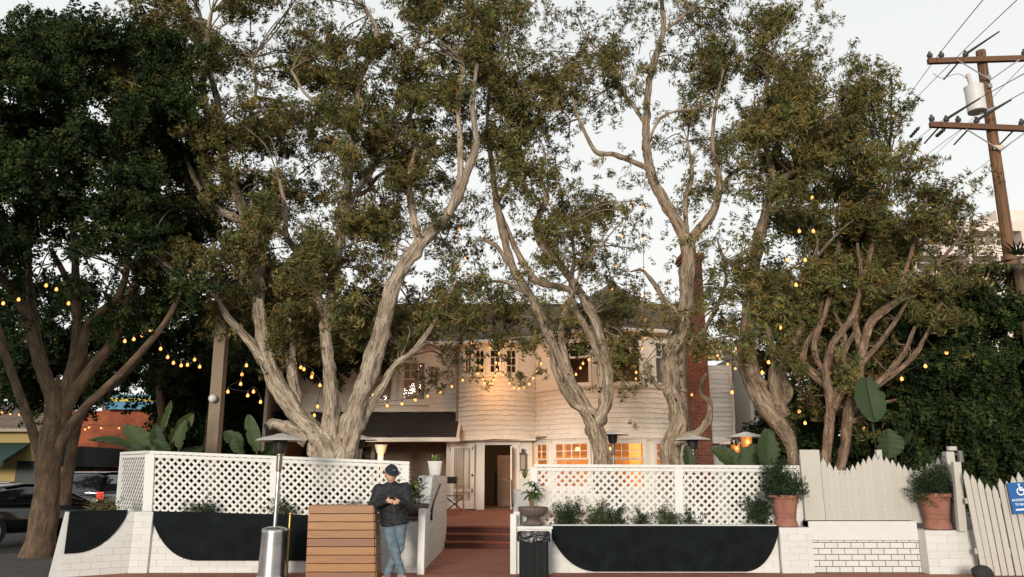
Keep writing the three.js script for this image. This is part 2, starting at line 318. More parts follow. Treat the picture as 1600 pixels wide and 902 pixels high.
// ================= PICKET SCREEN AND GATE =================
function picket(w, h, t, point) { return extrude([[-w / 2, 0], [w / 2, 0], [w / 2, h - point], [0, h], [-w / 2, h - point]], t, 0.003); }
{
  const f = thing('picket_screen', 'cream board screen with scalloped picket top on the white brick wall', 'fence');
  const prof = [[5.598,1.889,-14.3],[5.673,1.821,-14.3],[5.761,1.776,-14.3],[5.847,1.72,-14.3],[5.935,1.675,-14.3],[6.043,1.72,-14.3],[6.165,1.787,-14.3],[6.286,1.844,-14.3],[6.42,1.911,-14.3],[6.539,1.945,-14.3],[6.654,1.934,-14.3],[6.764,1.889,-14.3],[6.874,1.844,-14.3],[6.983,1.787,-14.3],[7.104,1.742,-14.3],[7.223,1.675,-14.3],[7.343,1.72,-14.3],[7.467,1.787,-14.3],[7.615,1.866,-14.3],[7.764,1.945,-14.3],[7.91,2.002,-14.3]];
  const y0 = 0.793;
  part('board', bb(5.199, 5.554, y0, 2.058, -14.29, -14.33, 0.004), M.cream, f);
  const hgt = (x) => { for (let i = 0; i < prof.length - 1; i++) if (x >= prof[i][0] && x <= prof[i + 1][0]) { const t = (x - prof[i][0]) / (prof[i + 1][0] - prof[i][0]); return prof[i][1] * (1 - t) + prof[i + 1][1] * t; } return prof[x < prof[0][0] ? 0 : prof.length - 1][1]; };
  const xs = 5.554, xe = 7.833, n = 22, pw = (xe - xs) / n;
  for (let i = 0; i < n; i++) { const x = xs + (i + 0.5) * pw, h = hgt(x) - y0; const g = picket(pw - 0.0062, h + 0.03, 0.024, 0.1); g.translate(x, y0, -14.3 + rr(-0.001, 0.001)); part('picket', g, i % 3 ? M.cream : M.cream2, f); }
  part('backing', bb(xs, xe, y0, y0 + 0.9, -14.305, -14.33), M.cream, f);
  const xq = 6.677; part('post', bb(xq - 0.05, xq + 0.05, 0.8, 2.061, -14.38, -14.46, 0.006), M.cream, f);
}
{
  const post = thing('gate_post', 'cream gate post with dark cylinder lamp between terracotta pot and picket gate', 'post');
  part('post', bb(7.627, 7.772, 0.7, 2.014, -13.9, -14.05, 0.008), M.cream, post);
  const c = A3([7.844,2.074,-14.1]); part('cap', [new THREE.CylinderGeometry(0.085, 0.085, 0.07, 20).translate(c.x, c.y, c.z)], M.cream, post);
  part('lamp', [new THREE.CylinderGeometry(0.05, 0.055, 0.2, 16).translate(c.x + 0.1, c.y - 0.14, c.z + 0.06), box(0.1, 0.03, 0.03, c.x + 0.05, c.y - 0.1, c.z + 0.03)], mat(lin(0.12, 0.12, 0.12), 0.5), post);
  // outer post carrying the gate
  part('gate_jamb', bar(V(7.561, 0.7, -13.6), V(7.609, 1.832, -13.6), 0.13, 0.08), M.cream, post);
}
{
  const g = thing('picket_gate', 'cream picket gate with dipping top at the end of the white wall', 'gate');
  // each picket: top point measured on the photograph, all leaning the same way
  const tops = [[7.623,1.691,-13.4],[7.731,1.618,-13.4],[7.841,1.555,-13.4],[7.958,1.472,-13.4],[8.071,1.441,-13.4],[8.185,1.555,-13.4],[8.297,1.514,-13.4],[8.406,1.597,-13.4],[8.513,1.66,-13.4],[8.607,1.576,-13.4],[8.716,1.514,-13.4],[8.827,1.472,-13.4]];
  tops.forEach((q, i) => { const h = q[1] - 0.02; const s = picket(0.088, h / Math.cos(0.06), 0.022, 0.1); s.translate(0, -h / Math.cos(0.06), 0); s.rotateZ(0.06); s.translate(q[0], q[1], q[2]); part('picket', s, i % 2 ? M.cream2 : M.cream, g); });
  for (const y of [0.35, 1.15]) part('rail', bb(tops[0][0] - 0.05 + (1.3 - y) * 0.06, tops[11][0] + 0.2, y, y + 0.09, -13.41, -13.44), M.cream, g);
  // accessibility sign
  const s = thing('accessibility_sign', 'blue accessibility sign with wheelchair symbol and white arrow on the picket gate', 'sign');
  const cv = document.createElement('canvas'); cv.width = 512; cv.height = 512; const x = cv.getContext('2d');
  x.fillStyle = '#1d5a9a'; x.fillRect(0, 0, 512, 512); x.strokeStyle = x.fillStyle = '#e6ecf0';
  x.lineWidth = 20; x.beginPath(); x.arc(205, 150, 58, -0.9, Math.PI * 1.32, false); x.stroke();
  x.beginPath(); x.arc(196, 38, 17, 0, 7); x.fill(); x.lineWidth = 22; x.beginPath(); x.moveTo(197, 62); x.lineTo(201, 130); x.lineTo(262, 130); x.lineTo(292, 188); x.lineTo(318, 178); x.stroke(); x.beginPath(); x.moveTo(200, 90); x.lineTo(246, 92); x.stroke();
  x.font = 'bold 52px sans-serif'; x.textAlign = 'left'; x.fillText('ACCESSIBLE ROUTE', 24, 305); x.fillText('TO BUILDING', 66, 378);
  x.lineWidth = 26; x.beginPath(); x.moveTo(60, 445); x.lineTo(330, 445); x.stroke(); x.beginPath(); x.moveTo(318, 410); x.lineTo(378, 445); x.lineTo(318, 480); x.fill();
  const ct = new THREE.CanvasTexture(cv); ct.colorSpace = THREE.SRGBColorSpace;
  const a = A3([8.253,1.483,-13.32]), pl = new THREE.PlaneGeometry(0.5, 0.5); pl.translate(0.25, -0.25, 0); pl.rotateZ(0.06); pl.translate(a.x, a.y, a.z + 0.0065);
  const bk = box(0.5, 0.5, 0.006, 0.25, -0.25, 0); bk.rotateZ(0.06); bk.translate(a.x, a.y, a.z); part('plate', bk, mat(lin(0.02, 0.1, 0.3), 0.4), s); part('print', pl, mat(0xffffff, 0.45, { map: ct }), s);
}

// ================= HOUSE =================
// surf(u, v) -> {p, n}; shingle courses laid over it, one mesh per course, skipping holes [u0, u1, v0, v1]
function courses(name, parent, surf, U, V0, V1, ch, mats, holes = [], o = {}) {
  const lip = o.lip ?? 0.034, jit = o.jit ?? 0.014, sw = o.sw ?? [0.1, 0.2]; let row = 0;
  for (let v = V0; v < V1 - 0.01; v += ch, row++) {
    const vt = Math.min(v + ch, V1), Uv = typeof U === 'function' ? U(v) : [0, U];
    let spans = [[Uv[0], Uv[1]]];
    for (const h of holes) if (h[2] < vt - 0.01 && h[3] > v + 0.01) spans = spans.flatMap(([a, b]) => { const r = []; if (h[0] > a) r.push([a, Math.min(b, h[0])]); if (h[1] < b) r.push([Math.max(a, h[1]), b]); return r.filter(q => q[1] - q[0] > 0.01 && q[1] > q[0]); });
    for (const [a, b] of spans) {
      const pos = [], idx = [], uv = [];
      let u = a, first = true;
      while (u < b - 1e-4) {
        const ue = Math.min(b, u + rr(sw[0], sw[1])), j = rr(-jit, jit) + (R() < 0.06 ? -jit : 0), l2 = lip + rr(-0.007, 0.007);
        const k = pos.length / 3;
        for (const uu of [u, ue]) {
          const sB = surf(uu, v + j), sT = surf(uu, vt + 0.02);
          const q = [sT.p.clone().addScaledVector(sT.n, 0.002), sB.p.clone().addScaledVector(sB.n, l2), sB.p.clone().addScaledVector(sB.n, -0.002)];
          for (const w of q) pos.push(w.x, w.y, w.z);
          uv.push(uu, vt + row * 0.37, uu, v + row * 0.37, uu, v - lip + row * 0.37);
        }
        idx.push(k, k + 1, k + 4, k, k + 4, k + 1); idx.length -= 6;
        idx.push(k, k + 1, k + 4, k + 4, k + 3, k, k + 1, k + 2, k + 5, k + 5, k + 4, k + 1);
        u = ue; first = false;
      }
    if (!pos.length) continue;
    const g = new THREE.BufferGeometry(); g.setAttribute('position', new THREE.Float32BufferAttribute(pos, 3)); g.setAttribute('uv', new THREE.Float32BufferAttribute(uv, 2)); g.setIndex(idx);
    const gg = g.toNonIndexed(); gg.computeVertexNormals();
    part(name, gg, mats[Math.floor(R() * mats.length)], parent);
    }
  }
}
// smooth sheet over surf with rectangular holes
function skin(parent, name, surf, U, V0, V1, holes, m, off = 0) {
  const us = new Set([0, U]), vs = new Set([V0, V1]); for (let i = 1; i < 24; i++) us.add(U * i / 24);
  for (const h of holes) { us.add(h[0]); us.add(h[1]); vs.add(Math.max(V0, h[2])); vs.add(Math.min(V1, h[3])); }
  const A = [...us].filter(x => x >= 0 && x <= U).sort((a, b) => a - b), B = [...vs].sort((a, b) => a - b), pos = [], uv = [];
  for (let i = 0; i < A.length - 1; i++) for (let j = 0; j < B.length - 1; j++) {
    const cu = (A[i] + A[i + 1]) / 2, cv = (B[j] + B[j + 1]) / 2; if (holes.some(h => cu > h[0] && cu < h[1] && cv > h[2] && cv < h[3])) continue;
    const q = [[A[i], B[j]], [A[i + 1], B[j]], [A[i + 1], B[j + 1]], [A[i], B[j]], [A[i + 1], B[j + 1]], [A[i], B[j + 1]]];
    for (const [u, v] of q) { const s = surf(u, v); pos.push(s.p.x + s.n.x * off, s.p.y + s.n.y * off, s.p.z + s.n.z * off); uv.push(u, v); }
  }
  const g = new THREE.BufferGeometry(); g.setAttribute('position', new THREE.Float32BufferAttribute(pos, 3)); g.setAttribute('uv', new THREE.Float32BufferAttribute(uv, 2)); g.computeVertexNormals();
  return part(name, g, m, parent);
}
function flatSurf(a, b) { const d = b.clone().sub(a), L = d.length(); d.normalize(); const n = V(-d.z, 0, d.x); return { L, s: (u, v) => ({ p: V(a.x + d.x * u, v, a.z + d.z * u), n }), n, d }; }
function arcSurf(a, b, sag) { // bow from a to b bulging towards +z
  const c = a.distanceTo(b), Rr = (c * c / 4 + sag * sag) / (2 * sag), mid = a.clone().lerp(b, 0.5), ctr = V(mid.x, 0, mid.z - (Rr - sag)), half = Math.asin(Math.min(1, c / 2 / Rr)) * (sag > Rr ? -1 : 1), L = 2 * half * Rr;
  return { L, R: Rr, ctr, s: (u, v) => { const t = -half + u / Rr, n = V(Math.sin(t), 0, Math.cos(t)); return { p: V(ctr.x + n.x * Rr, v, ctr.z + n.z * Rr), n }; }, uOf: (x) => (Math.asin(Math.max(-1, Math.min(1, (x - ctr.x) / Rr))) + half) * Rr };
}
// window unit: outer casing w x h at p facing n; sashes with panes
function windowUnit(parent, p, n, w, h, o = {}) {
  const g = new THREE.Group(); g.name = 'window'; g.position.copy(p); g.rotation.y = Math.atan2(n.x, n.z); parent.add(g);
  const c = o.casing ?? 0.09, m = o.mat ?? M.trim, d = 0.06;
  part('frame', [bb(-w / 2 - c, -w / 2, -h / 2 - c, h / 2 + c, -0.05, d), bb(w / 2, w / 2 + c, -h / 2 - c, h / 2 + c, -0.05, d), bb(-w / 2, w / 2, h / 2, h / 2 + c, -0.05, d - 0.003), bb(-w / 2, w / 2, -h / 2 - c, -h / 2, -0.05, d - 0.003)], m, g);
  part('sill', bb(-w / 2 - c - 0.03, w / 2 + c + 0.03, -h / 2 - c - 0.04, -h / 2 - c, -0.05, d + 0.05, 0.008), m, g);
  const sash = (x0, x1, y0, y1, nx, ny, z, shade) => {
    const b = 0.038, geo = [bb(x0, x0 + b, y0, y1, z - 0.02, z + 0.02), bb(x1 - b, x1, y0, y1, z - 0.02, z + 0.02), bb(x0 + b, x1 - b, y1 - b, y1, z - 0.019, z + 0.019), bb(x0 + b, x1 - b, y0, y0 + b, z - 0.019, z + 0.019)];
    part('sash', geo, m, g);
    const mw = 0.022;
    for (let i = 1; i < nx; i++) { const x = x0 + (x1 - x0) * i / nx; part('muntin', bb(x - mw / 2, x + mw / 2, y0 + b, y1 - b, z - 0.012, z + 0.014), m, g); }
    for (let i = 1; i < ny; i++) { const y = y0 + (y1 - y0) * i / ny; part('muntin', bb(x0 + b, x1 - b, y - mw / 2, y + mw / 2, z - 0.011, z + 0.013), m, g); }
    if (o.open !== shade || !o.open) part('pane', new THREE.PlaneGeometry(x1 - x0 - b, y1 - y0 - b).translate((x0 + x1) / 2, (y0 + y1) / 2, z), M.glass, g);
  };
  if (o.casement) { sash(-w / 2, w / 2, -h / 2, h / 2, o.nx ?? 2, o.ny ?? 3, 0.02); }
  else { const my = -h / 2 + h * (o.split ?? 0.5); sash(-w / 2, w / 2, my, h / 2, o.nx ?? 3, o.ny ?? 2, 0.03); sash(-w / 2, w / 2, -h / 2, my + 0.02, o.lnx ?? 1, o.lny ?? 1, -0.015); }
  if (o.blind) part('blind', bb(-w / 2, w / 2, -h / 2, h / 2, -0.09, -0.08), o.blind, g);
  return g;
}
const house = thing('shingled_house', 'pale shingled house with two round bays, grey roof, porch and open doorway', 'house');
const SH = [M.siding, M.siding, M.siding2];
const plain = mat(lin(0.82, 0.77, 0.70), 0.7, { map: rep(paintTex, 0.6) });
const FL = 0.57;
// --- right bay (two storeys)
const T2 = arcSurf(V(0.743, 0, -25.3), V(5.761, 0, -25.3), 1.65);
{
  const sub = new THREE.Group(); sub.name = 'bay'; house.add(sub);
  const low = [], up = [], W = (px0, px1, Z) => { const x0 = px0, x1 = px1; return [T2.uOf(x0), T2.uOf(x1)]; };
  const lowW = [[0.79, 1.136, 2], [1.358, 2.337, 4], [2.822, 3.952, 5], [4.296, 5.04, 3]];
  const upW = [[1.551, 2.401, 3], [3.057, 3.953, 3], [4.414, 5.117, 3]];
  for (const [a, b, nx] of lowW) { const u0 = T2.uOf(a), u1 = T2.uOf(b); low.push([u0, u1, 1.25, 2.58, nx]); }
  for (const [a, b, nx] of upW) { const u0 = T2.uOf(a), u1 = T2.uOf(b); up.push([u0, u1, 4.36, 5.68, nx]); }
  skin(sub, 'wall', T2.s, T2.L, FL - 0.3, 2.74, low, plain);
  courses('shingle_course', sub, T2.s, T2.L, 2.86, 4.2, 0.152, SH, [], { jit: 0.016 });
  // flared bottom courses of the shingled storey
  courses('shingle_course', sub, (u, v) => { const s = T2.s(u, v); return { p: s.p.clone().addScaledVector(s.n, 0.09 * Math.max(0, (2.88 - v) / 0.17)), n: s.n }; }, T2.L, 2.71, 2.86, 0.15, SH, [], { jit: 0.01 });
  skin(sub, 'wall', T2.s, T2.L, 4.2, 6.0, up, plain);
  const band = (y, r, m) => { const p = []; for (let i = 0; i <= 24; i++) { const s = T2.s(T2.L * i / 24, y); p.push(s.p.clone().addScaledVector(s.n, r * 0.6)); } return part('band', new THREE.TubeGeometry(new THREE.CatmullRomCurve3(p), 40, r, 6), m, sub); };
  band(4.24, 0.055, M.trim); band(2.68, 0.04, M.trim);
  for (const [list, split] of [[low, 0.63], [up, 0.62]]) for (const [u0, u1, v0, v1, nx] of list) {
    const s0 = T2.s(u0, 0).p, s1 = T2.s(u1, 0).p, mid = s0.clone().lerp(s1, 0.5), n = T2.s((u0 + u1) / 2, 0).n; mid.y = (v0 + v1) / 2;
    mid.addScaledVector(n, Math.min(0.1, T2.s((u0 + u1) / 2, 0).p.distanceTo(V(mid.x, 0, mid.z)) * 0.6));
    windowUnit(sub, mid, n, s0.distanceTo(s1), v1 - v0, { nx, ny: 2, split, casing: 0.07 });
  }
}
// --- centre bow over the door
const T1 = arcSurf(V(-1.717, 0, -25.25), V(0.745, 0, -25.25), 0.6);
{
  const sub = new THREE.Group(); sub.name = 'bow'; house.add(sub);
  const cas = [[-1.517, -1.283], [-1.178, -0.864], [-0.719, -0.369], [-0.205, 0.144]];
  const holes = cas.map(([a, b]) => [T1.uOf(a), T1.uOf(b), 4.78, 5.55]);
  courses('shingle_course', sub, T1.s, T1.L, 2.86, 4.68, 0.152, SH, [], { jit: 0.018 });
  courses('shingle_course', sub, (u, v) => { const s = T1.s(u, v); return { p: s.p.clone().addScaledVector(s.n, 0.08 * Math.max(0, (2.88 - v) / 0.17)), n: s.n }; }, T1.L, 2.71, 2.86, 0.15, SH, []);
  skin(sub, 'wall', T1.s, T1.L, 4.68, 5.85, holes, plain);
  part('soffit', bb(T1.s(0, 0).p.x, T1.s(T1.L, 0).p.x, 2.68, 2.72, -24.75, -25.3), M.trim, sub);
  const p = []; for (let i = 0; i <= 16; i++) { const s = T1.s(T1.L * i / 16, 4.69); p.push(s.p.clone().addScaledVector(s.n, 0.03)); }
  part('band', new THREE.TubeGeometry(new THREE.CatmullRomCurve3(p), 30, 0.045, 6), M.trim, sub);
  for (const [u0, u1, v0, v1] of holes) { const s0 = T1.s(u0, 0).p, s1 = T1.s(u1, 0).p, mid = s0.clone().lerp(s1, 0.5); mid.y = (v0 + v1) / 2; windowUnit(sub, mid, T1.s((u0 + u1) / 2, 0).n, s0.distanceTo(s1), v1 - v0, { casement: true, nx: 2, ny: 3, casing: 0.035 }); }
}
// --- ground floor wall with the doorway
const dx0 = -0.873, dx1 = 0;
{
  const f = flatSurf(V(-2.091, 0, -25.25), V(0.771, 0, -25.25)), u = (x) => x - f.s(0, 0).p.x;
  courses('shingle_course', house, f.s, f.L, FL, 2.72, 0.152, SH, [[u(dx0) - 0.02, u(dx1) + 0.02, 0, 2.6]]);
  part('door_casing', [bb(dx0 - 0.24, dx0, FL, 2.56, -25.3, -25.17), bb(dx1, dx1 + 0.22, FL, 2.56, -25.3, -25.17), bb(dx0 - 0.3, dx1 + 0.28, 2.56, 2.7, -25.3, -25.15)], M.trim, house);
  // hall inside
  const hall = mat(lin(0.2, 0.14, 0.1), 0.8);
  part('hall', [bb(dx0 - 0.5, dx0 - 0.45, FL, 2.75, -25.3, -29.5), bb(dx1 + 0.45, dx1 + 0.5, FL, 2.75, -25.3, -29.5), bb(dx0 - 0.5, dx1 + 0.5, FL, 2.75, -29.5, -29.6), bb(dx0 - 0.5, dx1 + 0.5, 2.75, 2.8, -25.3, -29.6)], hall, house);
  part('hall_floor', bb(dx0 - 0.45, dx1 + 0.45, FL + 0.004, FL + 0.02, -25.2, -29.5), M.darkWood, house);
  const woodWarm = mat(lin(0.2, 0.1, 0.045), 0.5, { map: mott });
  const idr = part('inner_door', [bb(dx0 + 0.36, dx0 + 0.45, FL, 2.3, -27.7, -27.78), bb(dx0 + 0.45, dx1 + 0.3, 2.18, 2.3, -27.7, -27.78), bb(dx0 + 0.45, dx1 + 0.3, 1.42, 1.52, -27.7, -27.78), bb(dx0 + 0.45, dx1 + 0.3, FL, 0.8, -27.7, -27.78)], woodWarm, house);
  part('panel', [bb(dx0 + 0.45, dx1 + 0.3, 1.52, 2.18, -27.73, -27.76), bb(dx0 + 0.45, dx1 + 0.3, 0.8, 1.42, -27.73, -27.76)], mat(lin(0.16, 0.08, 0.035), 0.6), idr);
  const hl = new THREE.PointLight(new THREE.Color(1, 0.66, 0.35), 1.6); hl.position.set((dx0 + dx1) / 2, 2.68, -26.6); hl.castShadow = true; scene.add(hl);
  const hb = part('unseen_hall_lamp', new THREE.SphereGeometry(0.06, 12, 8).translate(hl.position.x, 2.68, -26.6), mat(0x000000, 1, { emissive: new THREE.Color(1, 0.7, 0.4), emissiveIntensity: 2 }), house);  // unseen lamp, hidden above the door head so only its light shows
  // left leaf opened flat against the wall, right leaf edge-on
  const leaf = (x0, x1, z, name) => {
    const g = new THREE.Group(); g.name = 'door'; house.add(g);
    const y0 = FL + 0.03, y1 = 2.6;
    part('stile', bb(x0, x0 + 0.13, y0, y1, z, z - 0.05, 0.006), M.trim, g); part('stile', bb(x1 - 0.13, x1, y0, y1, z, z - 0.05, 0.006), M.trim, g);
    part('rail', bb(x0 + 0.13, x1 - 0.13, y1 - 0.15, y1, z - 0.002, z - 0.048), M.trim, g); part('rail', bb(x0 + 0.13, x1 - 0.13, y0, y0 + 0.24, z - 0.002, z - 0.048), M.trim, g); part('rail', bb(x0 + 0.13, x1 - 0.13, y0 + 0.52, y0 + 0.6, z - 0.002, z - 0.048), M.trim, g);
    part('pane', new THREE.PlaneGeometry(x1 - x0 - 0.24, y1 - y0 - 0.35).translate((x0 + x1) / 2, (y0 + y1) / 2 + 0.05, z - 0.02), M.glass, g);
    const cur = []; for (let i = 0; i < 9; i++) { const xx = x0 + 0.15 + i * (x1 - x0 - 0.3) / 9; if (i > 4 && i < 8) continue; cur.push(rod(V(xx + 0.02, y0 + 0.3, z - 0.055), V(xx + 0.02, y1 - 0.16, z - 0.055), 0.026, 0.024, 8)); }
    part('curtain', cur, mat(lin(0.5, 0.46, 0.38), 0.95), g);
    part('handle', [new THREE.SphereGeometry(0.035, 12, 8).translate(x1 - 0.06, 1.62, z + 0.04), box(0.04, 0.12, 0.01, x1 - 0.06, 1.15, z + 0.006), box(0.03, 0.1, 0.02, x1 - 0.06, 2.45, z + 0.01)], M.blackMetal, g);
    part('hinge', [box(0.02, 0.1, 0.03, x0 - 0.005, 2.4, z), box(0.02, 0.1, 0.03, x0 - 0.005, 1.5, z), box(0.02, 0.1, 0.03, x0 - 0.005, 0.85, z)], M.blackMetal, g);
  };
  leaf(-1.949, -1.186, -25.02);
  const rd = new THREE.Group(); rd.name = 'door'; house.add(rd);
  part('leaf', bb(dx1 - 0.05, dx1 - 0.005, FL + 0.03, 2.5, -24.5, -25.15, 0.006), M.trim, rd, 'door leaf standing open edge-on'); part('handle', new THREE.SphereGeometry(0.03, 10, 8).translate(dx1 - 0.08, 1.5, -24.6), M.blackMetal, rd);
}
// --- left wing, upper wall with two windows
const lwA = V(-7.406, 0, -26), lwB = V(-1.76, 0, -26);
{
  const f = flatSurf(lwA, lwB), u = (px) => px - lwA.x, holes = [];
  const ws = [[-4.797, -4.022], [-3.657, -2.904]];
  const y0 = 4.044, y1 = 5.333;
  for (const [a, b] of ws) holes.push([u(a), u(b), y0, y1]);
  courses('shingle_course', house, f.s, f.L, 3.5, 5.95, 0.152, SH, holes.map(h => [h[0] - 0.05, h[1] + 0.05, h[2] - 0.05, h[3] + 0.05]));
  const blind = mat(lin(0.42, 0.33, 0.27), 0.9);
  ws.forEach(([a, b]) => windowUnit(house, V((a + b) / 2, (y0 + y1) / 2, -26.0), V(0, 0, 1), b - a, y1 - y0, { nx: 3, ny: 2, split: 0.54, casing: 0.13, blind }));
  // porch: roof, fascia, column, back wall
  const px0 = -7.04, px1 = -1.714, yT = 3.663, yE = 2.766;
  const ridge = V(px0, yT, -26), eave = V(px0, yE, -24.3), d = ridge.clone().sub(eave), SL = d.length(); d.normalize(); const n = V(0, -d.z, d.y).normalize(); if (n.y < 0) n.negate();
  courses('roof_shingle_course', house, (uu, v) => ({ p: V(px0 + uu, eave.y + d.y * v, eave.z + d.z * v), n }), px1 - px0, 0, SL, 0.14, [M.roofDark, M.roofDark2], [], { lip: 0.014, jit: 0.01, sw: [0.14, 0.3] });
  part('porch_roof_deck', bar(V((px0 + px1) / 2, yE - 0.06, -24.3), V((px0 + px1) / 2, yT - 0.06, -26), px1 - px0, 0.06, n), M.trim, house);
  part('gutter', bb(px0, px1 + 0.12, yE - 0.15, yE - 0.02, -24.18, -24.3, 0.02), M.trim, house);
  part('rake', bar(V(px1 + 0.04, yE - 0.02, -24.25), V(px1 + 0.04, yT + 0.02, -26), 0.08, 0.08, n), M.trim, house);
  part('flashing', bb(px0, px1, yT, yT + 0.06, -25.9, -26, 0.01), M.trim, house);
  part('porch_wall', [bb(px0, px1, FL, yT, -27.9, -28), bb(px0 - 0.1, px0, FL, yE, -24.5, -28)], M.darkWood, house);
  part('porch_ceiling', bb(px0, px1, yE + 0.2, yE + 0.24, -25.4, -27.9), plain, house);
  const cx = -4.101;
  part('porch_column', [lathe([[0, FL], [0.16, FL], [0.16, FL + 0.12], [0.11, FL + 0.16], [0.1, 2.1], [0.1, 2.25], [0.14, 2.32], [0.2, 2.52], [0.22, 2.56], [0, 2.56]], 20).translate(cx, 0, -24.75)], M.trim, house);
  part('porch_window', [bb(-5.669, -5.579, 1.2, 2.6, -27.8, -27.89), bb(-4.949, -4.814, 1.2, 2.6, -27.8, -27.89), bb(-5.669, -4.814, 2.6, 2.72, -27.8, -27.89)], M.trim, house);
}
// --- roofs
{
  const eY = 5.98, eZ = -25.5, rY = 7.98, rZ = -29.2, x0 = -8.458, x1 = 6.746, d = V(0, rY - eY, rZ - eZ), SL = d.length(); d.normalize(); const n = V(0, -d.z, d.y);
  courses('roof_shingle_course', house, (u, v) => ({ p: V(x0 + u, eY + d.y * v, eZ + d.z * v), n }), x1 - x0, 0, SL, 0.15, [M.roofA, M.roofB], [], { lip: 0.016, jit: 0.012, sw: [0.14, 0.32] });
  part('roof_back', bar(V((x0 + x1) / 2, rY, rZ), V((x0 + x1) / 2, eY - 0.4, rZ - 4), x1 - x0, 0.05, V(0, 0.9, -0.45)), M.roofA, house);
  part('ridge_cap', tube([V(x0, rY + 0.02, rZ), V((x0 + x1) / 2, rY + 0.02, rZ), V(x1, rY + 0.02, rZ)], 0.06, 4, 6), M.roofB, house);
  part('gutter', bb(x0, T1.s(0, 0).p.x, eY - 0.14, eY - 0.02, eZ + 0.1, eZ, 0.02), M.trim, house);
  part('eave_soffit', bb(x0, x1, eY - 0.16, eY - 0.13, eZ + 0.08, -26.2), M.trim, house);
  part('house_back', [bb(x0 + 0.2, x1 + 1.3, 0.2, 5.8, -31.9, -32), bb(x0 + 0.2, x0 + 0.3, 0.2, 5.8, -26, -32), bb(x1 + 1.2, x1 + 1.3, 0.2, 5.8, -26, -32)], plain, house);
  // roofs over the two bays: fans of courses from the eave arc to a peak
  const fan = (T, ey, ov, peak) => {
    const at = (u) => { const s = T.s(u, ey); return s.p.addScaledVector(s.n, ov); }, S = at(T.L / 2).distanceTo(peak);
    courses('roof_shingle_course', house, (u, v) => { const t = Math.min(1, v / S), uu = u, p = at(uu).lerp(peak, t), e = at(uu), du = at(Math.min(T.L, uu + 0.02)).sub(at(Math.max(0, uu - 0.02))), up = peak.clone().sub(e); return { p, n: new THREE.Vector3().crossVectors(du, up).normalize() }; }, T.L, 0, S - 0.02, 0.15, [M.roofA, M.roofB], [], { lip: 0.016, jit: 0.012, sw: [0.16, 0.34] });
    const p = []; for (let i = 0; i <= 20; i++) p.push(at(T.L * i / 20).add(V(0, -0.06, 0)));
    part('gutter', new THREE.TubeGeometry(new THREE.CatmullRomCurve3(p), 40, 0.065, 8), M.trim, house);
    const pos = []; for (let i = 0; i < 24; i++) { const a = T.L * i / 24, b = T.L * (i + 1) / 24, o0 = at(a), o1 = at(b), i0 = T.s(a, ey - 0.05).p, i1 = T.s(b, ey - 0.05).p; i0.y = i1.y = o0.y = o1.y = ey - 0.05; for (const q of [o0, i0, i1, o0, i1, o1]) pos.push(q.x, q.y, q.z); }
    const g = new THREE.BufferGeometry(); g.setAttribute('position', new THREE.Float32BufferAttribute(pos, 3)); g.setAttribute('uv', new THREE.Float32BufferAttribute(pos.filter((_, i) => i % 3 !== 1), 2)); g.computeVertexNormals(); part('soffit', g, M.trim, house);
  };
  fan(T2, 6.0, 0.4, A3([3.558,8.268,-26.6]));
  fan(T1, 5.82, 0.3, V(-0.564, 6.95, -26.8));
  // ceilings and floors inside the bays
  part('bay_floor', [bb(T2.s(0, 0).p.x, T2.s(T2.L, 0).p.x, 2.75, 2.8, -24.6, -28), bb(T2.s(0, 0).p.x, T2.s(T2.L, 0).p.x, FL - 0.05, FL, -23.9, -28)], M.darkWood, house);
}
// --- rooms behind the bays
{
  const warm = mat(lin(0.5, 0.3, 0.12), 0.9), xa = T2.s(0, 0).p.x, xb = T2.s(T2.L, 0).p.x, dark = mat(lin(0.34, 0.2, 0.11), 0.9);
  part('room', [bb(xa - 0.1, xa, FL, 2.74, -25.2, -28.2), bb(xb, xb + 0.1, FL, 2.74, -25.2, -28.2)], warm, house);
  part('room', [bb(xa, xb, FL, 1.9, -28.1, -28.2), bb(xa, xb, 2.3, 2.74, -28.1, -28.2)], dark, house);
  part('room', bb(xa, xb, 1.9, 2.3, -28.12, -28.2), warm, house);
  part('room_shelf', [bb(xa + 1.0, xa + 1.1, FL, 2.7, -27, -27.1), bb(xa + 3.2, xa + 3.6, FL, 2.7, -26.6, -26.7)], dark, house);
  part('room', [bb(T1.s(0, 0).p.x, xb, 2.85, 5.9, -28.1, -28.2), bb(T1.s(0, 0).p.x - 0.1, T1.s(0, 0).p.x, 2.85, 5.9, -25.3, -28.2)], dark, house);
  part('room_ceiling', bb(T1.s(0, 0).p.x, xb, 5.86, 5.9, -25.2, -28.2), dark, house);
  for (const x of [xa + 1.4, xa + 2.5, xa + 3.8]) {
    const L = new THREE.PointLight(new THREE.Color(1, 0.5, 0.13), 7); L.position.set(x, 2.45, -25.9); L.castShadow = true; scene.add(L);
    part('room_lamp', new THREE.SphereGeometry(0.07, 12, 8).translate(x, 2.45, -25.9), mat(0, 1, { emissive: new THREE.Color(1, 0.55, 0.18), emissiveIntensity: 3 }), house);
  }
}
